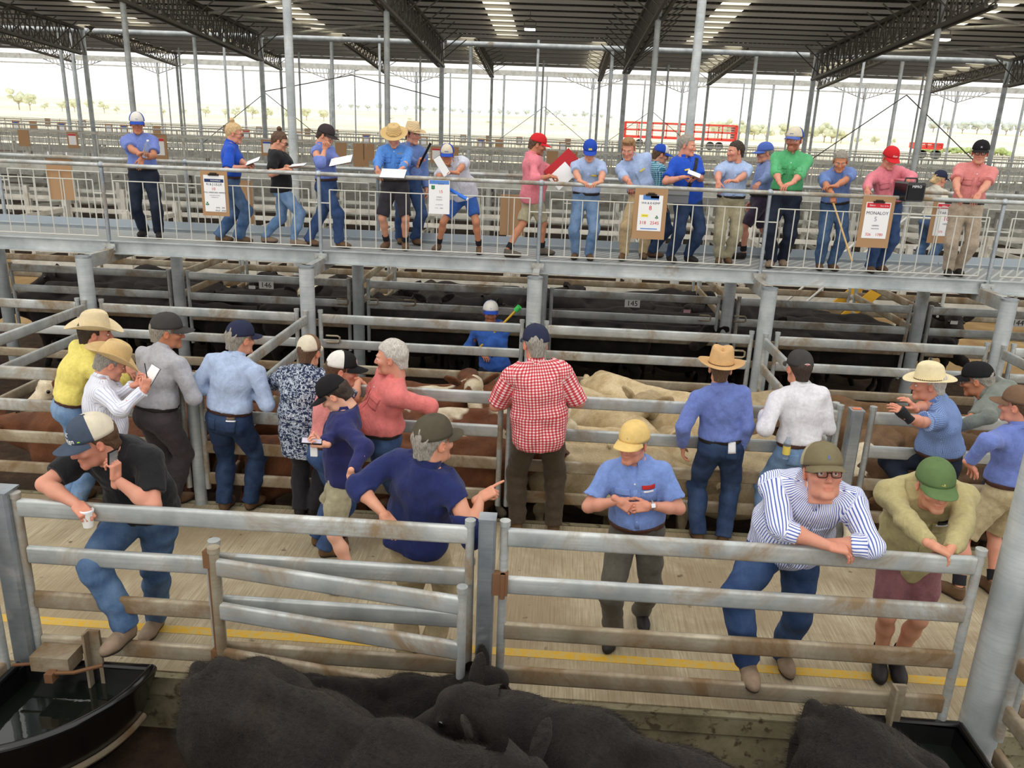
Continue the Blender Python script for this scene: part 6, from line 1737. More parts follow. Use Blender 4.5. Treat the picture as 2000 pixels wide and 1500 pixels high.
p.shirt(C_['rose'], 'long', buttons=False).pants(D_['blue'], belt=LE['belt']).boots(LE['brown'], SOLE).eyes('iris_brown', HR['brown']).hair('buzz', HR['brown']).cap(CAPM['black'], CAPM['white'], CAPM['black'], .10, tilt=-3, length=.085, logo=[('oval', (.046, .036), 0, LABEL_W, 0, .034), ('oval', (.040, .030), 0, RED_P, 0, .034)])
p = F2['youth'] = man('youth in a navy shirt, black cap and khaki shorts looking down at a phone', 98, [(672, 1158), (652, 1070)], (654, 772), swap=False, hd=0, lean=20, hip=(0, -.05, 0), hands=((684, 925, 5.18), (622, 882, 5.28)), lel=(-.5, -1, -.2), rel=(.5, -.6, -.8), lstyle='relax', rstyle='grip', ldir=(-.25, .2, -.9), rdir=(-1, -.25, .1), rpalm=(0, -.2, 1), head=(-4, -34, 0), res=.010, skin='skin_pale', h=1.0, fyaw=(6, -6))
p.shirt(C_['deep_navy'], 'long', hem=-.06, tuck=False, open_v=.4).pants(T_['stone'], 'shorts').boots(LE['brown'], SOLE, sock=SOCK).eyes('iris_brown', HR['dark']).hair('mop', HR['dark'], True).cap(CAPM['black'], tilt=-2, length=.08)
p = F2['coral'] = man('grey-haired man in a coral pink shirt leaning back on the back fence', 116, [(770, 1000)], (790, 700), hd=-.02, pull=np.array((.0, -.50)), lean=2, hands=((842, 815, 6.36), (722, 772, 6.58)), lel=(-.8, -1, .3), rel=(.6, -.3, -.7), rdir=(-.25, .2, -1), rpalm=(.2, -.9, -.1), rstyle='drape', lstyle='relax', head=(-26, -2, 0), fat=.95, res=.010, skin='skin_pink', jaw=1.08, stubble=(.92, .89, .87), h=1.0, shoulder=1.06)
p.shirt(C_['coral'], ('long', 'roll'), bmat=BTN).pants(D_['blue'], belt=LE['dbelt']).boots(LE['brown'], SOLE).eyes('iris_blue', HR['white']).hair('short', HR['white']); p.pockets(C_['coral'])
p = F2['gingham'] = man('man in a red gingham shirt and navy cap leaning on the back fence', 6, [(1005, 1030), (1082, 1032)], (1046, 668), pull=np.array((0, -.14)), hd=.06, lean=8, hands=((1012, 782, 6.68), (1082, 780, 6.68)), lel=(-.8, -.5, -.3), rel=(.8, -.5, -.3), head=(8, -4, 0), fat=.75, res=.010, skin='skin_pink', h=1.04, shoulder=1.1)
p.shirt(PAT['gingham'], 'elbow', hem=-.15, tuck=False, buttons=False).pants(T_['brown']).boots(LE['brown'], SOLE).eyes('iris_brown', HR['grey']).hair('short', HR['grey']).cap(CAPM['navy'], tilt=-2, yaw=8)
p = F2['fedora'] = man('man in a tan felt hat and blue shirt standing with arms hanging, seen from behind', -4, [(1358, 1050), (1412, 1055)], (1407, 722), hd=.0, hands=((1334, 872, 6.62), (1446, 876, 6.60)), lel=(-.5, -.8, 0), rel=(.5, -.8, 0), ldir=(.1, .2, -1), rdir=(-.1, .2, -1), lpalm=(1, 0, 0), rpalm=(-1, 0, 0), head=(-4, 2, 0), fat=.15, res=.010, h=1.0, fyaw=(10, -12))
p.shirt(C_['violet_blue'], 'long', buttons=False).pants(D_['dark'], belt=LE['dbelt']).boots(LE['brown'], SOLE).eyes('iris_brown', HR['brown']).hair('buzz', HR['brown']).hat('fedora', HATM['fawn'], LE['belt'], tilt=-3, sc=1.05)
p.hip_patch(.045, .105, -.02, .075, LABEL_W, 'notepad', .008); p.hip_patch(.03, .13, -.085, .02, D_['dark'])
p = F2['whiteshirt'] = man('man in a white shirt and red-patched dark cap leaning on the back fence', 6, [(1482, 1052), (1555, 1040)], (1560, 722), pull=np.array((0, -.14)), hd=.05, hip=(0, -.06, 0), lean=12, hands=((1492, 805, 6.66), (1560, 812, 6.66)), lel=(-.5, -.2, -.9), rel=(.9, -.4, -.3), head=(4, -2, 0), fat=.2, res=.010, h=1.0, fyaw=(14, -10))
p.shirt(C_['white'], 'long', buttons=False).pants(D_['light'], belt=LE['belt']).boots(LE['brown'], SOLE).eyes('iris_brown', HR['dark']).hair('buzz', HR['dark']).cap(CAPM['charcoal'], tilt=-4, logo=[('oval', (.05, .022), 0, LABEL_W, 0, -.012), ('oval', (.044, .016), 0, RED_P, 0, -.0122)])
p.hip_patch(.05, .14, -.10, .01, D_['light']); p.hip_patch(.085, .125, -.035, -.005, LE['tan'], 'leather_label', .006); p.hip_patch(-.14, -.05, -.10, .01, D_['light'])
p = F2['creamhat'] = man('man in a cream felt hat and short blue sleeves, foot up on the fence', 66, [(1850, 1078), (1762, 990)], (1812, 752), swap=False, hd=-.02, lean=8, hip=(0, -.02, 0), hands=((1768, 815, 6.02), (1758, 806, 6.12)), lel=(-.5, -.6, -1), rel=(.6, -.2, -1), lstyle='relax', rstyle='relax', ldir=(-.6, .2, .5), rdir=(-.5, -.1, .5), lpalm=(-.3, .6, -.6), rpalm=(.3, .2, -.9), head=(12, -4, 0), fat=.8, res=.010, skin='skin_pink', stubble=(.94, .92, .90), h=1.0, fz=(0, .45))
p.shirt(PAT['minicheck'], 'short', buttons=False).pants(D_['ink'], belt=LE['belt']).boots(LE['brown'], SOLE).eyes('iris_blue', HR['white']).hair('short', HR['white']).hat('akubra', HATM['bone'], LE['belt'], tilt=-2, sc=.98)
mb = MB(); w, f, n = p.hand_frame(0); mb.path([w - f*.04, w + f*.0, w + f*.05, w + f*.085], [.037, .035, .046, .045], 14); 
gl = mb.build('wrist_brace', C_['black']); gl.parent = p.root; gl.matrix_parent_inverse = Matrix.LocRotScale(p.root.location, p.root.rotation_euler, None).inverted()
p = F2['greygreen'] = man('man in a grey-green shirt, black cap and glasses bending over the back fence', 42, [(1935, 1050)], (1893, 752), hd=.06, lean=30, hip=(0, -.10, 0), hands=((1868, 835, 6.70), (1880, 826, 6.76)), lel=(-1, -.2, .1), rel=(1, .2, .0), head=(16, -16, 0), fat=.35, res=.011, skin='skin_tan', stubble=(.85, .83, .82))
p.shirt(C_['olive_grey'], 'long', buttons=False, hem=-.08, tuck=False).pants(T_['charcoal']).boots(LE['brown'], SOLE).eyes('iris_brown', HR['grey']).hair('short', HR['grey']).cap(CAPM['black'], tilt=2, length=.088).glasses(M['steel'])
p = F2['edge'] = man('man in a blue shirt, brown cap and khaki shorts beside the big round column', 16, [(1852, 1160), (1925, 1150)], (1988, 795), hd=.05, lean=4, hip=(.16, .0, 0), hands=((1890, 905, 5.82), None), lel=(-1, -.5, .0), ldir=(.6, .3, -.5), head=(28, -2, 0), fat=.25, res=.010, skin='skin_pink', h=1.0)
p.shirt(C_['violet_blue'], 'long', buttons=False).pants(T_['beige'], 'shorts', belt=LE['belt']).boots(LE['brown'], SOLE, sock=SOCK).eyes('iris_brown', HR['brown']).hair('short', HR['brown']).cap(CAPM['brown'], tilt=-2)
p = F2['drover'] = man('drover in a blue shirt and trucker cap standing in the lane with a yellow-handled cane', 172, [(962, 838)], (958, 612), z=PEN_Z, pull=np.array((0, 0.0)), hd=-.02, hands=((975, 640, 10.15), (938, 690, 10.1)), lel=(-.9, -.2, -.6), rel=(1, -.6, -.4), rstyle='relax', lstyle='grip', ldir=(.3, -.2, .6), head=(14, -4, 0), res=.013, skin='skin_tan', stubble=(.74, .72, .70), h=1.0)
p.shirt(C_['denim_blue'], ('roll', 'roll'), hem=-.10, tuck=False).pants(D_['ink']).boots(LE['brown'], SOLE).eyes('iris_brown', HR['grey']).hair('short', HR['grey']).cap(CAPM['white'], CAPM['royal'], CAPM['royal'], .25, tilt=2, logo=[('text', 'TBN', .016, GREY_P, 0, .03)])
# ---------------------------------------------------------------- agents on the walkway
G = dict(z=DZ, res=.014)
DK = {}
p = DK['bottle'] = man('man with a water bottle, blue shirt and white-fronted cap on the walkway', 196, [(278, 462), (312, 465)], (268, 243), hands=((276, 309, 10.36), (303, 326, 10.04)), lel=(-.8, -.5, -.5), rel=(.9, -.4, -.6), rstyle='grip', rdir=(.5, -.1, .2), ldir=(0, -.4, -1), head=(10, -6, 0), h=.95, fat=.3, skin='skin_tan', hip=(.02, 0, 0), **G)
p.shirt(C_['violet_blue'], 'short').pants(D_['ink'], belt=LE['dbelt']).boots(LE['black'], SOLE).eyes('iris_brown', HR['dark']).hair('buzz', HR['dark']).cap(CAPM['white'], CAPM['royal'], CAPM['royal'], .5, tilt=-4, logo=[('text', 'TBN', .02, GREY_P, 0, .03)])
p = DK['blond'] = man('blond woman in a royal blue shirt and glasses walking with a notebook', -72, [(440, 472), (478, 474)], (458, 262), hands=((484, 322, 10.45), (478, 326, 10.40)), swap=False, lel=(-.5, -.8, -.8), rel=(.5, -.8, -.8), rstyle='grip', lstyle='grip', rdir=(.9, .1, .2), ldir=(.9, -.1, .2), head=(-8, -10, 0), h=.93, woman=True, skin='skin_pink', fyaw=(0, 0), **G)
p.shirt(C_['royal'], 'elbow', hem=-.02, tuck=True).pants(D_['mid'], belt=LE['belt'], hemr=.085).boots(LE['brown'], SOLE).eyes('iris_blue', HR['sandy']).hair('bun', HR['blond']).glasses(BLK)
p = DK['blacktee'] = man('woman with a dark hair bun in a black T-shirt holding a pad', -78, [(528, 474), (585, 480)], (546, 278), hands=((566, 326, 10.42), (560, 330, 10.36)), swap=False, lel=(-.4, -.8, -.9), rel=(.4, -.8, -.9), rstyle='grip', lstyle='flat', rdir=(.9, .1, -.1), ldir=(.95, 0, 0), lpalm=(0, 0, 1), head=(-4, -20, 0), h=.93, woman=True, fyaw=(0, 0), **G)
p.shirt(C_['black'], 'short', collar='crew', buttons=False, hem=-.06, tuck=False).pants(D_['light'], hemr=.055).boots(LE['tan'], SOLE).eyes('iris_brown', HR['dark']).hair('bun', HR['brown']).glasses(BLK, SHADE)
p = DK['thinker'] = man('man in a charcoal cap with sunglasses on it, pen at his mouth, holding papers', -108, [(612, 480), (672, 484)], (636, 266), hands=((664, 320, 10.30), (634, 292, 10.36)), swap=False, lel=(-.4, -.8, -.9), rel=(.7, -.1, -1), rstyle='grip', lstyle='flat', rdir=(.1, 0, 1), rpalm=(.6, -.6, 0), ldir=(.95, .1, 0), lpalm=(0, 0, 1), head=(8, -24, 0), h=.97, fat=.1, fyaw=(0, 0), **G)
p.shirt(C_['violet_blue'], ('roll', 'roll')).pants(D_['blue'], belt=LE['belt']).boots(LE['brown'], SOLE).eyes('iris_brown', HR['dark']).hair('short', HR['dark']).cap(CAPM['dusk'], tilt=2, length=.085)
p.in_head('sunglasses', cached(('glass', BLK.name), lambda: None), (0, .025, .05), rotm(10, 0, 0))
p = DK['strawhat'] = man('man in a straw hat, bright blue shirt and black shorts reading papers on the handrail', 184, [(752, 486), (792, 488)], (770, 268), hands=((778, 345, 10.03), (734, 346, 10.03)), lel=(-.9, -.5, -.5), rel=(.9, -.5, -.5), rstyle='drape', lstyle='drape', ldir=(-.7, -.4, -.5), rdir=(.3, -.3, -1), head=(0, -26, 0), h=.97, fat=.3, neck=(.02, -.02), **G)
p.shirt(C_['bright_blue'], 'long', bmat=BTN).pants(T_['charcoal'], 'shorts', belt=LE['dbelt']).boots(LE['brown'], SOLE, sock=SOCK).eyes('iris_blue', HR['grey']).hair('short', HR['grey']).hat('straw', HATM['straw'], LE['dbelt'], tilt=-2)
p.pockets(C_['bright_blue']); p.patch(-.12, -.05, .062, .085, GREY_P, 'badge', .004)
p = DK['strawback'] = man('man in a pale straw hat standing behind the straw-hatted reader holding a black stick', 206, [(782, 476), (815, 478)], (806, 264), hands=(None, (818, 322, 10.75)), rel=(.6, -.6, -.9), rstyle='grip', rdir=(.3, 0, 1), head=(24, -6, 0), h=.97, skin='skin_pink', **G)
p.shirt(C_['slate'], 'long').pants(D_['blue'], belt=LE['belt']).boots(LE['brown'], SOLE).eyes('iris_brown', HR['brown']).hair('short', HR['brown']).hat('akubra', HATM['straw2'], LE['dbelt'], tilt=-2)
p = DK['wide'] = man('man in a pale shirt and blue shorts leaning with legs apart on the handrail', 176, [(852, 490), (936, 496)], (872, 305), hd=-.16, lean=24, hip=(-.05, -.08, 0), hands=((889, 340, 10.03), (862, 352, 9.98)), lel=(-1, .1, .1), rel=(1, .0, .3), rstyle='relax', lstyle='relax', ldir=(-1, -.2, .2), rdir=(.5, -.4, -.9), head=(6, -10, 0), h=.98, fat=.5, skin='skin_tan', shoulder=1.1, **G)
p.shirt(C_['white_grey'], 'short', hem=-.06, tuck=False).pants(T_['cobalt'], 'short').boots(LE['brown'], SOLE, 'shoe', sock=SOCK).eyes('iris_brown', HR['dark']).hair('short', HR['dark']).cap(CAPM['cream'], CAPM['royal'], CAPM['royal'], .5, tilt=-4, logo=[('box', (.06, .016), 0, GREY_P, 0, .028)])
p = DK['folder'] = man('man in a red cap and pink shirt walking with an open red folder', -82, [(1002, 502), (1068, 498)], (1050, 284), hands=((1100, 338, 10.50), (1076, 344, 10.28)), swap=False, lel=(-.4, -.7, -.9), rel=(.4, -.8, -.8), rstyle='grip', lstyle='grip', rdir=(.95, .1, -.2), ldir=(.6, .2, .7), head=(-6, -14, 0), h=.97, fat=.5, skin='skin_tan', stubble=(.62, .60, .60), fyaw=(0, 0), **G)
p.shirt(C_['pink'], ('long', 'roll'), hem=-.12, tuck=False).pants(T_['stone'], 'shorts').boots(LE['grey'], SOLE, sock=SOCK).eyes('iris_brown', HR['brown']).hair('short', HR['brown']).cap(CAPM['red'], tilt=-2)
p = DK['royalcap'] = man('man in a royal blue cap with a yellow patch resting clasped hands on the handrail', 180, [(1122, 506), (1152, 508)], (1152, 296), hd=-.10, lean=12, hip=(.0, -.04, 0), hands=((1172, 356, 10.0), (1134, 355, 10.0)), lel=(-1, -.2, -.2), rel=(1, -.2, -.2), ldir=(-.8, -.5, -.2), rdir=(.8, -.5, -.2), head=(0, -22, 0), h=.96, fat=.25, **G)
p.shirt(C_['pale_blue'], 'short').pants(D_['light'], belt=LE['dbelt']).boots(LE['brown'], SOLE).eyes('iris_blue', HR['grey']).hair('short', HR['grey']).cap(CAPM['royal'], tilt=-4, logo=[('box', (.05, .022), 0, YEL_INK, 0, .030)]); p.patch(-.11, -.04, .02, .04, YEL_INK, 'badge', .004)
p = DK['headset'] = man('young sandy-haired man with a headset microphone leaning one arm over the handrail', 176, [(1215, 508), (1256, 506)], (1217, 296), hd=-.14, lean=14, side=8, hip=(-.05, -.03, 0), hands=(None, (1236, 366, 9.99)), rel=(1, .1, .1), rstyle='relax', rdir=(.3, -.3, -1), head=(-14, -20, 0), h=1.0, fat=.1, skin='skin_pink', **G)
p.shirt(C_['pale_blue'], 'roll').pants(T_['tan'], belt=LE['belt']).boots(LE['brown'], SOLE).eyes('iris_blue', HR['sandy']).hair('tall', HR['sandy']); p.patch(-.11, -.04, .03, .05, YEL_INK, 'badge', .004)
mb = MB(); mb.path([(.078, .0, .02), (.084, .03, -.03), (.070, .085, -.07), (.055, .10, -.085)], .003, 6); mb.sphere((.053, .103, -.088), .011, 8); p.in_head('headset', mb.mesh('headset', BLK))
p = DK['tealcheck'] = man('man in a teal checked shirt and blue and white cap standing behind the agents', -76, [(1275, 500)], (1290, 304), hands=(None, None), head=(-6, -12, 0), h=.95, **G)
p.shirt(PAT['teal'], 'long', hem=-.1, tuck=False).pants(D_['dark']).boots(LE['brown'], SOLE).eyes('iris_brown', HR['brown']).hair('short', HR['brown']).cap(CAPM['white'], CAPM['royal'], CAPM['royal'], .35, tilt=-2).glasses(BLK)
p = DK['strap'] = man('grey-haired man in a royal blue polo with a shoulder bag holding a notebook', 206, [(1312, 512), (1350, 512)], (1342, 286), hands=((1364, 346, 10.34), (1334, 346, 10.32)), lel=(-.8, -.5, -.8), rel=(.9, -.4, -.7), rstyle='grip', lstyle='grip', rdir=(.8, .1, .1), ldir=(-.8, .1, .1), head=(34, -4, 0), h=.97, fat=.4, skin='skin_pink', **G)
p.shirt(C_['royal'], 'short', collar='polo', hem=-.08, tuck=False).pants(D_['dark']).boots(LE['black'], SOLE).eyes('iris_blue', HR['grey']).hair('short', HR['grey']); p.patch(.05, .11, .03, .05, YEL_INK, 'badge', .004)
SB = p
p = DK['darkhair'] = man('dark-haired man in a pale blue shirt turned to talk to the grey-haired man', 178, [(1403, 515), (1422, 515)], (1436, 297), hd=-.06, lean=8, hands=((1425, 364, 10.06), (1400, 368, 10.0)), lel=(-1, -.3, -.5), rel=(1, -.3, -.4), rdir=(0, -.4, -1), ldir=(-.8, -.3, .1), head=(-66, -2, 0), h=.97, fat=.45, skin='skin_pink', stubble=(.80, .76, .74), side=-8, **G)
p.shirt(C_['pale_blue'], ('short', 'short')).pants(T_['stone'], belt=LE['dbelt']).boots(LE['brown'], SOLE).eyes('iris_brown', HR['dark']).hair('short', HR['dark']); p.patch(-.12, -.05, .03, .05, LABEL_W, 'badge', .004)
p = DK['bluecap'] = man('man in a dusty blue shirt and blue cap standing behind the green-shirt man', 100, [(1440, 505), (1500, 506)], (1494, 300), swap=False, hands=((1470, 372, 10.5), None), lel=(-.4, -.8, -.8), head=(0, -8, 0), h=.96, fat=.3, skin='skin_pink', fyaw=(0, 0), **G)
p.shirt(C_['dusty'], 'long').pants(T_['plum'], 'shorts', belt=LE['dbelt']).boots(LE['black'], SOLE, 'shoe', sock=SOCK).eyes('iris_blue', HR['grey']).hair('short', HR['grey']).cap(CAPM['dim_blue'], tilt=-2).glasses(BLK)
p = DK['green'] = man('bearded man in a green shirt and black jeans with crossed hands on the handrail', 164, [(1503, 522), (1528, 520)], (1551, 275), hd=-.06, hands=((1536, 374, 10.0), (1524, 374, 10.02)), lel=(-1, -.2, -.5), rel=(1, -.2, -.5), ldir=(-.9, -.4, -.3), rdir=(.5, -.4, -.6), head=(-16, -2, 0), h=1.0, fat=.15, skin='skin_pink', stubble=(.50, .38, .32), **G)
p.shirt(C_['green'], ('roll', 'roll'), bmat=BTN).pants(D_['ink'], belt=LE['belt']).boots(LE['tan'], SOLE).eyes('iris_blue', HR['brown']).hair('short', HR['brown']).cap(CAPM['cream'], CAPM['royal'], CAPM['dim_blue'], .2, tilt=-2, yaw=-4, logo=[('box', (.05, .010), 0, GREY_P, 0, .03)]); p.pockets(C_['green'])
p = DK['stickman'] = man('bareheaded man in a blue shirt leaning on the handrail with a wooden stick', 180, [(1600, 527), (1628, 528)], (1641, 316), hd=-.16, lean=18, hip=(0, -.06, 0), hands=((1622, 370, 10.03), (1628, 385, 9.97)), lel=(-1, .0, .1), rel=(1, .2, .3), ldir=(-1, -.1, 0), rdir=(.2, -.2, -1), rstyle='grip', head=(-14, -20, 0), h=.97, fat=.3, skin='skin_tan', shoulder=1.05, **G)
p.shirt(C_['slate'], 'short').pants(D_['mid'], belt=LE['dbelt']).boots(LE['brown'], SOLE).eyes('iris_blue', HR['grey']).hair('short', HR['grey']); p.patch(-.13, -.06, .03, .05, GREY_P, 'badge', .004)
p = DK['speakerman'] = man('man in a red cap and pink shirt holding a black loudspeaker on the handrail', 184, [(1700, 532), (1722, 530)], (1738, 310), hd=-.06, lean=6, hands=((1775, 358, 10.12), (1690, 378, 10.0)), lel=(-1, -.3, .3), rel=(1, -.4, .2), ldir=(.3, -.2, -1), rdir=(0, -.4, -1), lstyle='grip', head=(4, -22, 0), h=.97, fat=.3, skin='skin_pink', shoulder=1.05, **G)
p.shirt(C_['pink'], ('long', 'long'), open_v=1.1).pants(D_['blue'], belt=LE['belt']).boots(LE['brown'], SOLE).eyes('iris_blue', HR['grey']).hair('short', HR['grey']).cap(CAPM['red'], tilt=-4, logo=[('text', 'Elders', .026, WHITE_INK, 0, .03)]); p.pockets(C_['pink'])
p = DK['pinkright'] = man('tall man in a rose shirt, beige trousers and black cap on the walkway', 166, [(1850, 538), (1872, 538)], (1914, 300), hd=-.04, lean=2, hands=((1904, 392, 10.02), (1868, 392, 10.02)), lel=(-.9, -.3, -.4), rel=(.9, -.3, -.4), ldir=(-.5, -.4, -.8), rdir=(.5, -.4, -.8), head=(-10, -2, 0), h=1.0, fat=.25, skin='skin_pink', **G)
p.shirt(C_['rose'], 'short', bmat=BTN).pants(T_['sand'], belt=LE['dbelt']).boots(LE['black'], SOLE, 'shoe').eyes('iris_blue', HR['white']).hair('short', HR['white']).cap(CAPM['black'], tilt=-4, logo=[('text', 'N', .024, LABEL_W, 0, .03)]).glasses(BLK); p.pockets(C_['rose'])
# woman on the steps beyond the walkway
q = atY(1832, 348, 14.6); zf = q.z - 1.60
p = DK['steps'] = Person('woman with a blond ponytail and navy cap on the steps beyond the walkway', (q.x, 14.6, zf), -64, h=.95, woman=True, head=(-6, -8, 0), res=.015, lh=(q.x + .25, 14.5, zf + 1.02), rh=(q.x + .2, 14.35, zf + 1.05), skin='skin_pink')
p.shirt(C_['cream'], 'long').pants(D_['mid']).boots(LE['brown'], SOLE).eyes('iris_blue', HR['blond']).hair('pony', HR['blond']).cap(CAPM['navy'], tilt=-2)
st = empty('steps', (q.x - .1, 14.6, 0)); tag(st, 'yellow-edged steel steps up to the walkway behind the speaker man', 'steps')
mb = MB(); mb.box((0, 0, zf - .03), (.9, .7, .05)); mb.build('platform', M['deck'], st, False)
for i in range(5):
    mb = MB(); mb.box((-.62 - .26*i, 0, zf - .03 - .26*(i + 1)), (.24, .7, .04)); mb.build('tread', M['deck'], st, False)
YB_ = plain('safety_yellow', srgb(226, 172, 50), .6)
for s in (-1, 1):
    mb = MB(); mb.prism((-.45, s*.36, zf - .05), (-2.1, s*.36, PEN_Z), [(-.02, -.09), (.02, -.09), (.02, .09), (-.02, .09)]); mb.build('stringer', YB_, st, False)
    mb = MB(); mb.tube((-.45, s*.36, zf + .95), (-2.1, s*.36, .55), .022, 10); mb.tube((.45, s*.36, zf + .95), (-.45, s*.36, zf + .95), .022, 10); mb.tube((-.45, s*.36, zf), (-.45, s*.36, zf + .95), .022, 10); mb.tube((-2.05, s*.36, PEN_Z), (-2.1, s*.36, .55), .022, 10); mb.tube((.42, s*.36, PEN_Z), (.42, s*.36, zf + .95), .03, 10); mb.build('step_rail', M['steel_far'], st)
# ---------------------------------------------------------------- things held, hung and carried
def thing_mesh(name, mb, mats, label, cat, loc=(0, 0, 0), group=None, smooth=True):
    return tag(mb.build(name, mats, None, smooth, loc), label, cat, group)
def frame(d, u):
    d = Vector(d).normalized(); u = Vector(u); x = d.cross(u).normalized(); u = x.cross(d); return Matrix((x, d, u)).transposed()
def phone(p, i, label, tilt=0):
    w, f, n = p.hand_frame(i); t = empty('mobile_phone', w + f*.085 + n*.022); tag(t, label, 'phone')
    R = frame(f, n); t.rotation_euler = R.to_euler()
    mb = MB(); mb.box((0, 0, 0), (.072, .148, .009)); mb.build('case', BLK, t, False)
    mb = MB(); mb.box((0, 0, .005), (.064, .138, .002)); mb.build('screen', plain('phone_screen', srgb(196, 190, 206), .2, 0, .5), t, False); return t
w, f, n = F1['phone'].hand_frame(0); t = empty('mobile_phone', w + f*.09 + n*.02); tag(t, 'black phone held to the ear of the man in the black polo', 'phone'); t.rotation_euler = frame(f, n).to_euler()
mb = MB(); mb.box((0, .01, 0), (.074, .15, .010)); mb.build('case', BLK, t, False); mb = MB(); mb.box((0, .01, -.0055), (.066, .14, .002)); mb.build('rim', M['steel'], t, False)
w, f, n = F1['phone'].hand_frame(1); c = w + f*.09 + n*.045; t = empty('paper_cup', c); tag(t, 'white takeaway cup with lid in the black-polo man hand over the rail', 'cup')
CUP = plain('cup_white', srgb(232, 230, 222), .5); mb = MB(); mb.lathe([(.0, -.055), (.028, -.055), (.038, .045), (.0, .045)], 18); mb.build('cup', CUP, t)
mb = MB(); mb.lathe([(.040, .040), (.041, .050), (.036, .056), (.033, .050), (.0, .051)], 18); mb.build('lid', LABEL_W, t)
w, f, n = F2['youth'].hand_frame(1); phone(F2['youth'], 1, 'phone in a dark case in the hand of the youth in navy')
mb = MB(); q = w + f*.07 + Vector((0, 0, -.05)); mb.box((q.x, q.y, q.z), (.05, .02, .09)); thing_mesh('paper_slip', mb, M['paper'], 'white paper slip under the phone of the youth in navy', 'paper', smooth=False)
# notebooks and papers
def pad(c, d, u, sx, sy, label, mat=None, cover=None, name='notebook', cat='notebook'):
    t = empty(name, c); t.rotation_euler = frame(d, u).to_euler(); tag(t, label, cat)
    mb = MB(); mb.box((0, 0, .004), (sx, sy, .006)); mb.build('page', mat or M['paper'], t, False)
    mb = MB(); mb.box((0, 0, -.001), (sx*1.04, sy*1.03, .004)); mb.build('cover', cover or M['black_plastic'], t, False); return t
def mid(p): a, fa, _ = p.hand_frame(0); b, fb, _ = p.hand_frame(1); return (a + fa*.08 + b + fb*.08)/2
a, fa, _ = F2['stripewhite'].hand_frame(0); pad(a + fa*.10 + Vector((.03, .0, .02)), (.4, .4, .8), (-.6, -.75, .45), .14, .21, 'small notebook the man in the white striped shirt writes in')
a, fa, _ = DK['blond'].hand_frame(0); pad(a + fa*.09 + Vector((0, -.03, .03)), (.9, 0, .35), (-.3, -.4, 1), .13, .18, 'white notebook carried by the blond woman in royal blue')
a, fa, _ = DK['blacktee'].hand_frame(0); pad(a + fa*.11 + Vector((0, 0, .025)), (.95, -.05, .12), (0, -.2, 1), .12, .20, 'notepad in the hands of the woman in the black T-shirt')
a, fa, _ = DK['thinker'].hand_frame(0); pad(a + fa*.05 + Vector((-.02, -.03, .03)), (.95, 0, .22), (-.1, -.45, 1), .20, .28, 'white papers on a clipboard held by the man in the charcoal cap', name='clipboard', cat='clipboard')
q = atY(768, 345, 9.99); pad(q + Vector((0, 0, .035)), (1, 0, 0), (0, -.5, 1), .20, .30, 'white papers spread on the handrail by the straw-hatted reader', name='paper_pad', cat='papers')
a, fa, _ = DK['wide'].hand_frame(0); pad(a + fa*.07 + Vector((-.10, -.04, .06)), (-.55, -.1, .85), (0, -1, .1), .09, .24, 'white folded sheet in the hand of the man with legs apart', name='folded_sheet', cat='papers')
a, fa, _ = DK['folder'].hand_frame(0); t = empty('folder', a + fa*.03 + Vector((.0, -.05, .03))); t.rotation_euler = frame((.70, .1, .70), (-.10, -1, .15)).to_euler(); tag(t, 'open red folder with a white sheet held by the man in the red cap', 'folder')
mb = MB(); mb.box((0, 0, 0), (.30, .42, .008)); mb.build('cover', plain('folder_red', srgb(176, 26, 34), .45), t, False); mb = MB(); mb.box((.05, -.08, .007), (.21, .29, .004)); mb.build('sheet', M['paper'], t, False)
a, fa, _ = DK['strap'].hand_frame(1); pad(a + fa*.10 + Vector((.03, -.02, .03)), (.9, -.1, -.3), (.2, -.5, 1), .10, .16, 'small white notebook held by the grey-haired man in royal blue')
# bottle
w, f, n = DK['bottle'].hand_frame(1); t = empty('water_bottle', w + f*.09 + n*.02 + Vector((0, 0, .04))); t.rotation_euler = (.1, .35, 0); tag(t, 'clear plastic water bottle held by the man in the white-fronted cap', 'bottle')
def mk_clear():
    n_ = NT('clear_plastic', .08, 0, .5); n_.b.inputs['Transmission Weight'].default_value = .85; n_.b.inputs['IOR'].default_value = 1.2; return n_.col(srgb(222, 236, 246))
mb = MB(); mb.lathe([(.0, -.10), (.030, -.10), (.032, -.02), (.029, .0), (.032, .02), (.032, .06), (.014, .10), (.013, .11), (.0, .11)], 16); mb.build('bottle_body', mk_clear(), t)
mb = MB(); mb.lathe([(.015, .11), (.015, .128), (.0, .128)], 12); mb.build('bottle_cap', LABEL_W, t)
# sticks
def stick(a, b, r, mat, label, name='stick', parts=()):
    t = empty(name, a); tag(t, label, 'stick'); mb = MB(); mb.tube((0, 0, 0), Vector(b) - Vector(a), r, 10); mb.build('shaft', mat, t)
    for (u0, u1, rr, m, nm) in parts:
        d = Vector(b) - Vector(a); mb = MB(); mb.tube(d*u0, d*u1, rr, 10); mb.build(nm, m, t)
    return t
WOOD = plain('pale_wood', srgb(206, 172, 120), .7); BLUE_PL = plain('paddle_blue', srgb(52, 116, 216), .4)
w, f, n = DK['strawback'].hand_frame(1); c = w + f*.07 + n*.02; stick(c + Vector((-.04, 0, -.10)), atY(841, 280, 10.7), .016, BLK, 'black stick held upright by the man in the pale straw hat', 'black_stick')
w, f, n = DK['wide'].hand_frame(1); c = w + f*.085 + n*.02; stick(c, atY(912, 389, 9.96), .022, BLUE_PL, 'blue plastic drafting paddle held over the handrail by the man with legs apart', 'paddle', ((-.15, .0, .016, LABEL_W, 'handle'), (-.02, .05, .026, RED_P, 'collar'), (.97, 1.04, .02, LABEL_W, 'end_cap')))
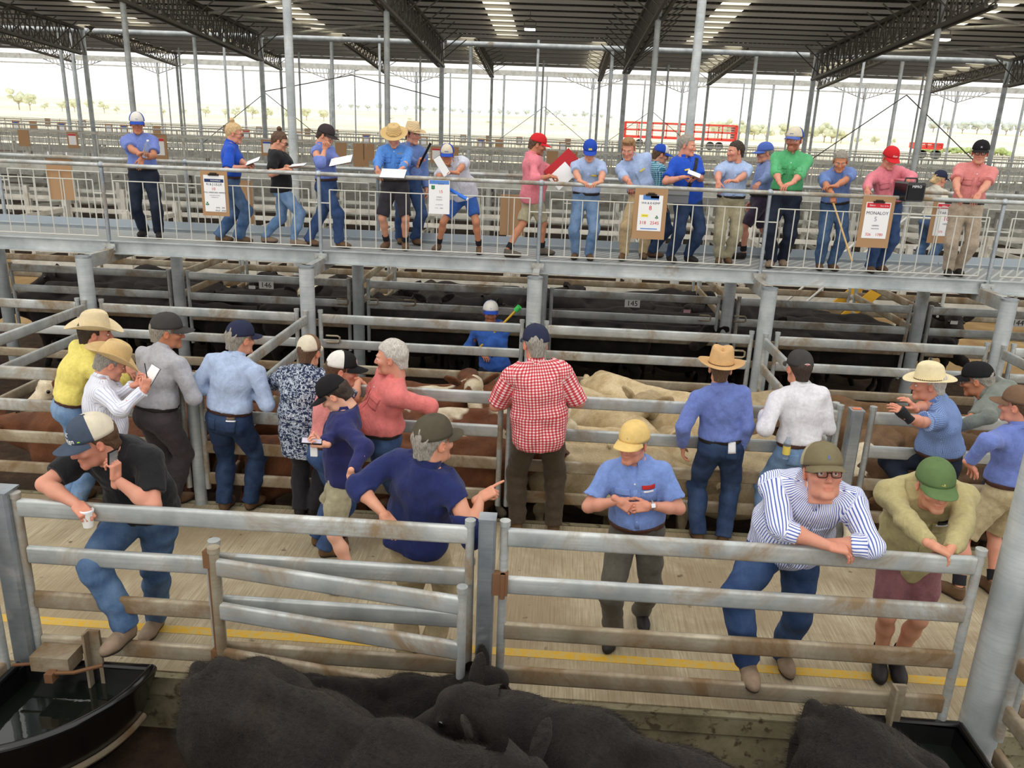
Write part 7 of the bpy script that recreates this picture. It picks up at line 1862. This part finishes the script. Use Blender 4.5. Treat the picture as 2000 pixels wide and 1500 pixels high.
w, f, n = DK['stickman'].hand_frame(1); c = w + f*.085 + n*.02; stick(c + (c - atY(1664, 510, 9.86))*.02, atY(1664, 510, 9.86), .011, WOOD, 'thin wooden stick hanging down from the bareheaded man', 'wooden_stick')
w, f, n = F2['drover'].hand_frame(0); c = w + f*.08 + n*.02; e = atY(1008, 606, 10.0); b0 = atY(932, 684, 10.12)
stick(b0, e, .015, plain('cane_yellow', srgb(222, 176, 60), .5), 'long cane with a yellow handle and green tip held by the drover', 'cattle_cane', ((.42, .92, .013, plain('cane_maroon', srgb(112, 52, 66), .6), 'grip'), (.99, 1.09, .036, plain('tip_green', srgb(70, 190, 90), .5), 'tip')))
w, f, n = F2['stripewhite'].hand_frame(1); stick(w + f*.10, w + f*.16 + Vector((-.03, 0, .06)), .004, BLK, 'pen in the fingers of the man writing in the notebook', 'pen')
# bottle in the back pocket, bag and strap, loudspeaker
p = F2['whiteshirt']; c = p.world(p.P + p.Rp @ v3(-.155, -.115, .06)); t = empty('plastic_bottle', c); tag(t, 'clear bottle sticking out of the back pocket of the white-shirt man', 'bottle')
mb = MB(); mb.lathe([(0, -.09), (.030, -.09), (.031, .05), (.013, .085), (.013, .10), (0, .10)], 14); mb.build('bottle_body', M['clear'] if 'clear' in M else mk_clear(), t); mb = MB(); mb.lathe([(.032, -.05), (.0325, .02), (.032, .025)], 14); mb.build('bottle_label', YEL_INK, t)
p = SB; pts = []
for k in range(12):
    u = k/11; hit = p.on_front(-.10 + .26*u, .155 - .42*u)
    if hit: pts.append(p.world(hit[0] + nrm(hit[1])*.006))
t = empty('shoulder_bag', p.world(p.P)); tag(t, 'grey shoulder bag on a black strap worn by the man in royal blue', 'bag')
o_ = Vector(t.location); mb = MB()
for a, b in zip(pts[:-1], pts[1:]): mb.prism(a - o_, b - o_, [(-.022, -.003), (.022, -.003), (.022, .003), (-.022, .003)], up=p.world(p.Rc @ v3(0, 1, 0)) - p.world((0, 0, 0)))
mb.build('strap', BLK, t, False)
c = atY(1322, 380, 10.30) - o_; mb = MB(); mb.box(c, (.28, .10, .20)); mb.build('pouch', plain('bag_grey', srgb(112, 114, 118), .7), t, False); mb = MB(); mb.box(c + Vector((0, -.055, .05)), (.28, .015, .10)); mb.build('flap', plain('bag_flap', srgb(128, 130, 132), .7), t, False)
c = atY(1778, 374, 9.98); t = empty('loudspeaker', c, math.radians(12)); tag(t, 'black portable loudspeaker with a carry handle resting on the handrail', 'loudspeaker')
mb = MB(); mb.prism((0, -.10, 0), (0, .14, 0), [(-.12, -.09), (-.10, -.11), (.10, -.11), (.12, -.09), (.12, .09), (.10, .11), (-.10, .11), (-.12, .09)]); mb.build('cabinet', M['black_plastic'], t, False)
mb = MB(); mb.box((0, -.105, -.01), (.20, .012, .17)); mb.build('grille', plain('speaker_grille', srgb(30, 30, 32), .8), t, False)
me = text_mesh('MIPRO', .042, LABEL_W); o = link(bpy.data.objects.new('lettering', me), t); o.rotation_euler = (PI/2, 0, 0); o.location = (0, -.113, .06)
mb = MB(); mb.path([(-.08, .02, .11), (-.07, .02, .15), (.07, .02, .15), (.08, .02, .11)], .011, 8); mb.build('handle', M['black_plastic'], t)
# ---------------------------------------------------------------- sale boards on the walkway railing
CLOVER = plain('clover_green', srgb(40, 120, 66), .6); NAVY_P = plain('sheet_navy', srgb(38, 52, 96), .6); GRN_P = plain('sheet_green', srgb(120, 170, 100), .6); SKY_P = plain('sheet_blue', srgb(90, 136, 206), .6); YEL_P = plain('sheet_yellow', srgb(240, 226, 80), .6); LRED = plain('sheet_red', srgb(206, 44, 58), .6); TXT = plain('sheet_ink', srgb(52, 54, 66), .7); LITE = plain('sheet_faint_ink', srgb(140, 144, 158), .7)
def clover_mesh(s):
    mb = MB()
    for a in (90, 210, 330) if s > 0 else (45, 135, 225, 315):
        a = math.radians(a); r = abs(s)
        vs = [(r*.55*math.cos(a) + r*.42*math.cos(2*PI*k/12), 0, r*.55*math.sin(a) + r*.42*math.sin(2*PI*k/12)) for k in range(12)]
        mb.add(vs, [tuple(range(11, -1, -1))]); mb.add([(x, -.001, z) for x, _, z in vs], [tuple(range(12))])
    mb.box((0, -.0005, -abs(s)*.8), (abs(s)*.16, .001, abs(s)*.7)); return mb
def board(cx, cy, w, h, y, label, items, back=True, rz=0, sheet=None, clip=True):
    """board centre at the photo point; items: (kind, text/size, x, z, size, material) in metres from the sheet centre"""
    c = atY(cx, cy, y); t = empty('sale_board', c, rz); tag(t, label, 'sign board')
    if back: mb = MB(); mb.box((0, 0, 0), (w, .012, h)); mb.build('board', M['ply'], t, False)
    sw, sh, sz = sheet; mb = MB(); mb.box((0, -.009, sz), (sw, .003, sh)); s = mb.build('sheet', M['paper'], t, False)
    if clip: mb = MB(); mb.box((0, -.014, sz + sh/2 + .005), (.13, .016, .022)); mb.tube((-.04, -.02, sz + sh/2 + .02), (.04, -.02, sz + sh/2 + .02), .012, 8); mb.build('clip', M['dark_iron'], t, False)
    for it in items:
        k, a, x, z, q, m = it
        if k == 'text': me = text_mesh(a, q, m, .0006); o = link(bpy.data.objects.new('lettering', me), s); o.rotation_euler = (PI/2, 0, 0); o.location = (x, -.0115, sz + z)
        elif k == 'bar': mb = MB(); mb.box((x, -.0108, sz + z), (a, .0012, q)); link(bpy.data.objects.new('printed_band', mb.mesh('printed_band', m, False)), s)
        elif k == 'clover': o = link(bpy.data.objects.new('clover', clover_mesh(q).mesh('clover', m, False)), s); o.location = (x, -.0112, sz + z)
    return t
yB = YW - .068
board(420, 378, .335, .54, yB, 'brown sale board reading N and J LILLIE beside the blond woman', [('bar', .24, 0, .155, .04, NAVY_P), ('text', 'RODWELLS', .02, .155, .024, M['paper']), ('text', 'N & J LILLIE', 0, .110, .040, TXT), ('text', '10', -.01, .055, .05, LRED), ('text', 'POLL HEREFORD HEIFERS', 0, .012, .024, TXT), ('text', 'NORTHERN VICTORIA', 0, -.022, .013, LITE), ('text', 'WEANERS 2021', 0, -.045, .013, LITE), ('clover', 0, -.10, -.125, .024, CLOVER), ('text', 'AVG   294', .06, -.170, .026, TXT), ('text', 'WGT  2938', .06, -.205, .026, TXT)], sheet=(.26, .44, .0))
board(858, 385, .2, .4, yB, 'white sale sheet with a four-leaf clover hung under the man with legs apart', [('bar', .24, 0, .175, .045, SKY_P), ('clover', 0, -.075, .115, -.028, CLOVER), ('text', 'GRANGE', .02, .155, .018, TXT), ('text', '15', .02, .065, .05, LRED), ('text', 'STEERS', 0, .0, .022, LITE), ('text', 'ANGUS', 0, -.03, .022, LITE), ('text', '12-14 MTHS', 0, -.09, .018, LITE), ('text', '3.14    2820', 0, -.13, .02, LITE)], back=False, sheet=(.255, .40, 0), clip=False)
board(1269, 418, .39, .60, yB, 'brown sale board with a yellow sticker reading WA and B KEMP beside the headset man', [('bar', .19, 0, .185, .055, SKY_P), ('bar', .10, .045, .190, .03, GRN_P), ('text', 'WA & B KEMP', 0, .118, .036, TXT), ('text', '8', .0, .060, .075, LRED), ('bar', .085, -.06, -.03, .034, YEL_P), ('text', 'CHAROLAIS', -.06, -.03, .012, TXT), ('clover', 0, .085, -.045, .022, CLOVER), ('text', '318   2545', 0, -.115, .055, LRED), ('bar', .20, 0, -.185, .012, SKY_P)], sheet=(.285, .42, .01))
board(1710, 434, .375, .60, yB, 'brown sale board reading MONALOY below the man with the loudspeaker', [('bar', .265, 0, .175, .055, LRED), ('text', 'Elders', -.07, .175, .028, M['paper']), ('text', 'Kerr & Co', .07, .172, .022, M['paper']), ('text', 'MONALOY', 0, .085, .052, TXT), ('text', '5', -.01, .015, .075, LITE), ('text', 'HEIFERS', 0, -.06, .024, TXT), ('text', '18-20 MTHS', 0, -.095, .018, TXT), ('text', '326    1780', 0, -.165, .045, LRED)], sheet=(.285, .42, .02))
board(1848, 432, .42, .60, YB + .035, 'brown sale board with a red-topped sheet on the rear railing by the rose-shirt man', [('bar', .30, 0, .175, .06, LRED), ('text', 'Elders', -.06, .178, .028, M['paper']), ('text', 'STAR FARMS', 0, .085, .048, TXT), ('text', '10', -.01, .01, .08, LRED), ('text', 'HEIFERS', 0, -.06, .026, TXT), ('text', '375   1980', 0, -.165, .04, LRED)], sheet=(.31, .44, .02))
def bare(cx, cy, w, h, y, label, rz=0):
    c = atY(cx, cy, y); t = empty('sale_board', c, rz); tag(t, label, 'sign board')
    mb = MB(); mb.box((0, 0, 0), (w, .012, h)); mb.build('board', M['ply'], t, False)
    mb = MB()
    for s in (-1, 1): mb.tube((s*w*.36, 0, h/2 - .03), (s*w*.36, 0, h/2 + .06), .009, 6)
    mb.build('hook', LABEL_W, t)
bare(118, 348, .37, .60, YB + .035, 'bare brown board hung behind the balusters at the walkway left end')
bare(1000, 420, .34, .56, YB + .035, 'bare brown board on the rear railing behind the pink-shirt man with the folder')
bare(474, 395, .30, .60, YB + .035, 'bare brown board on the rear railing behind the blond woman')
bare(705, 305, .46, .62, FW[0] - .035, 'bare brown board with two hooks on a railing behind the man in the charcoal cap')
far_board(310, 285, FW[0] - .035, 'red', 1.2)
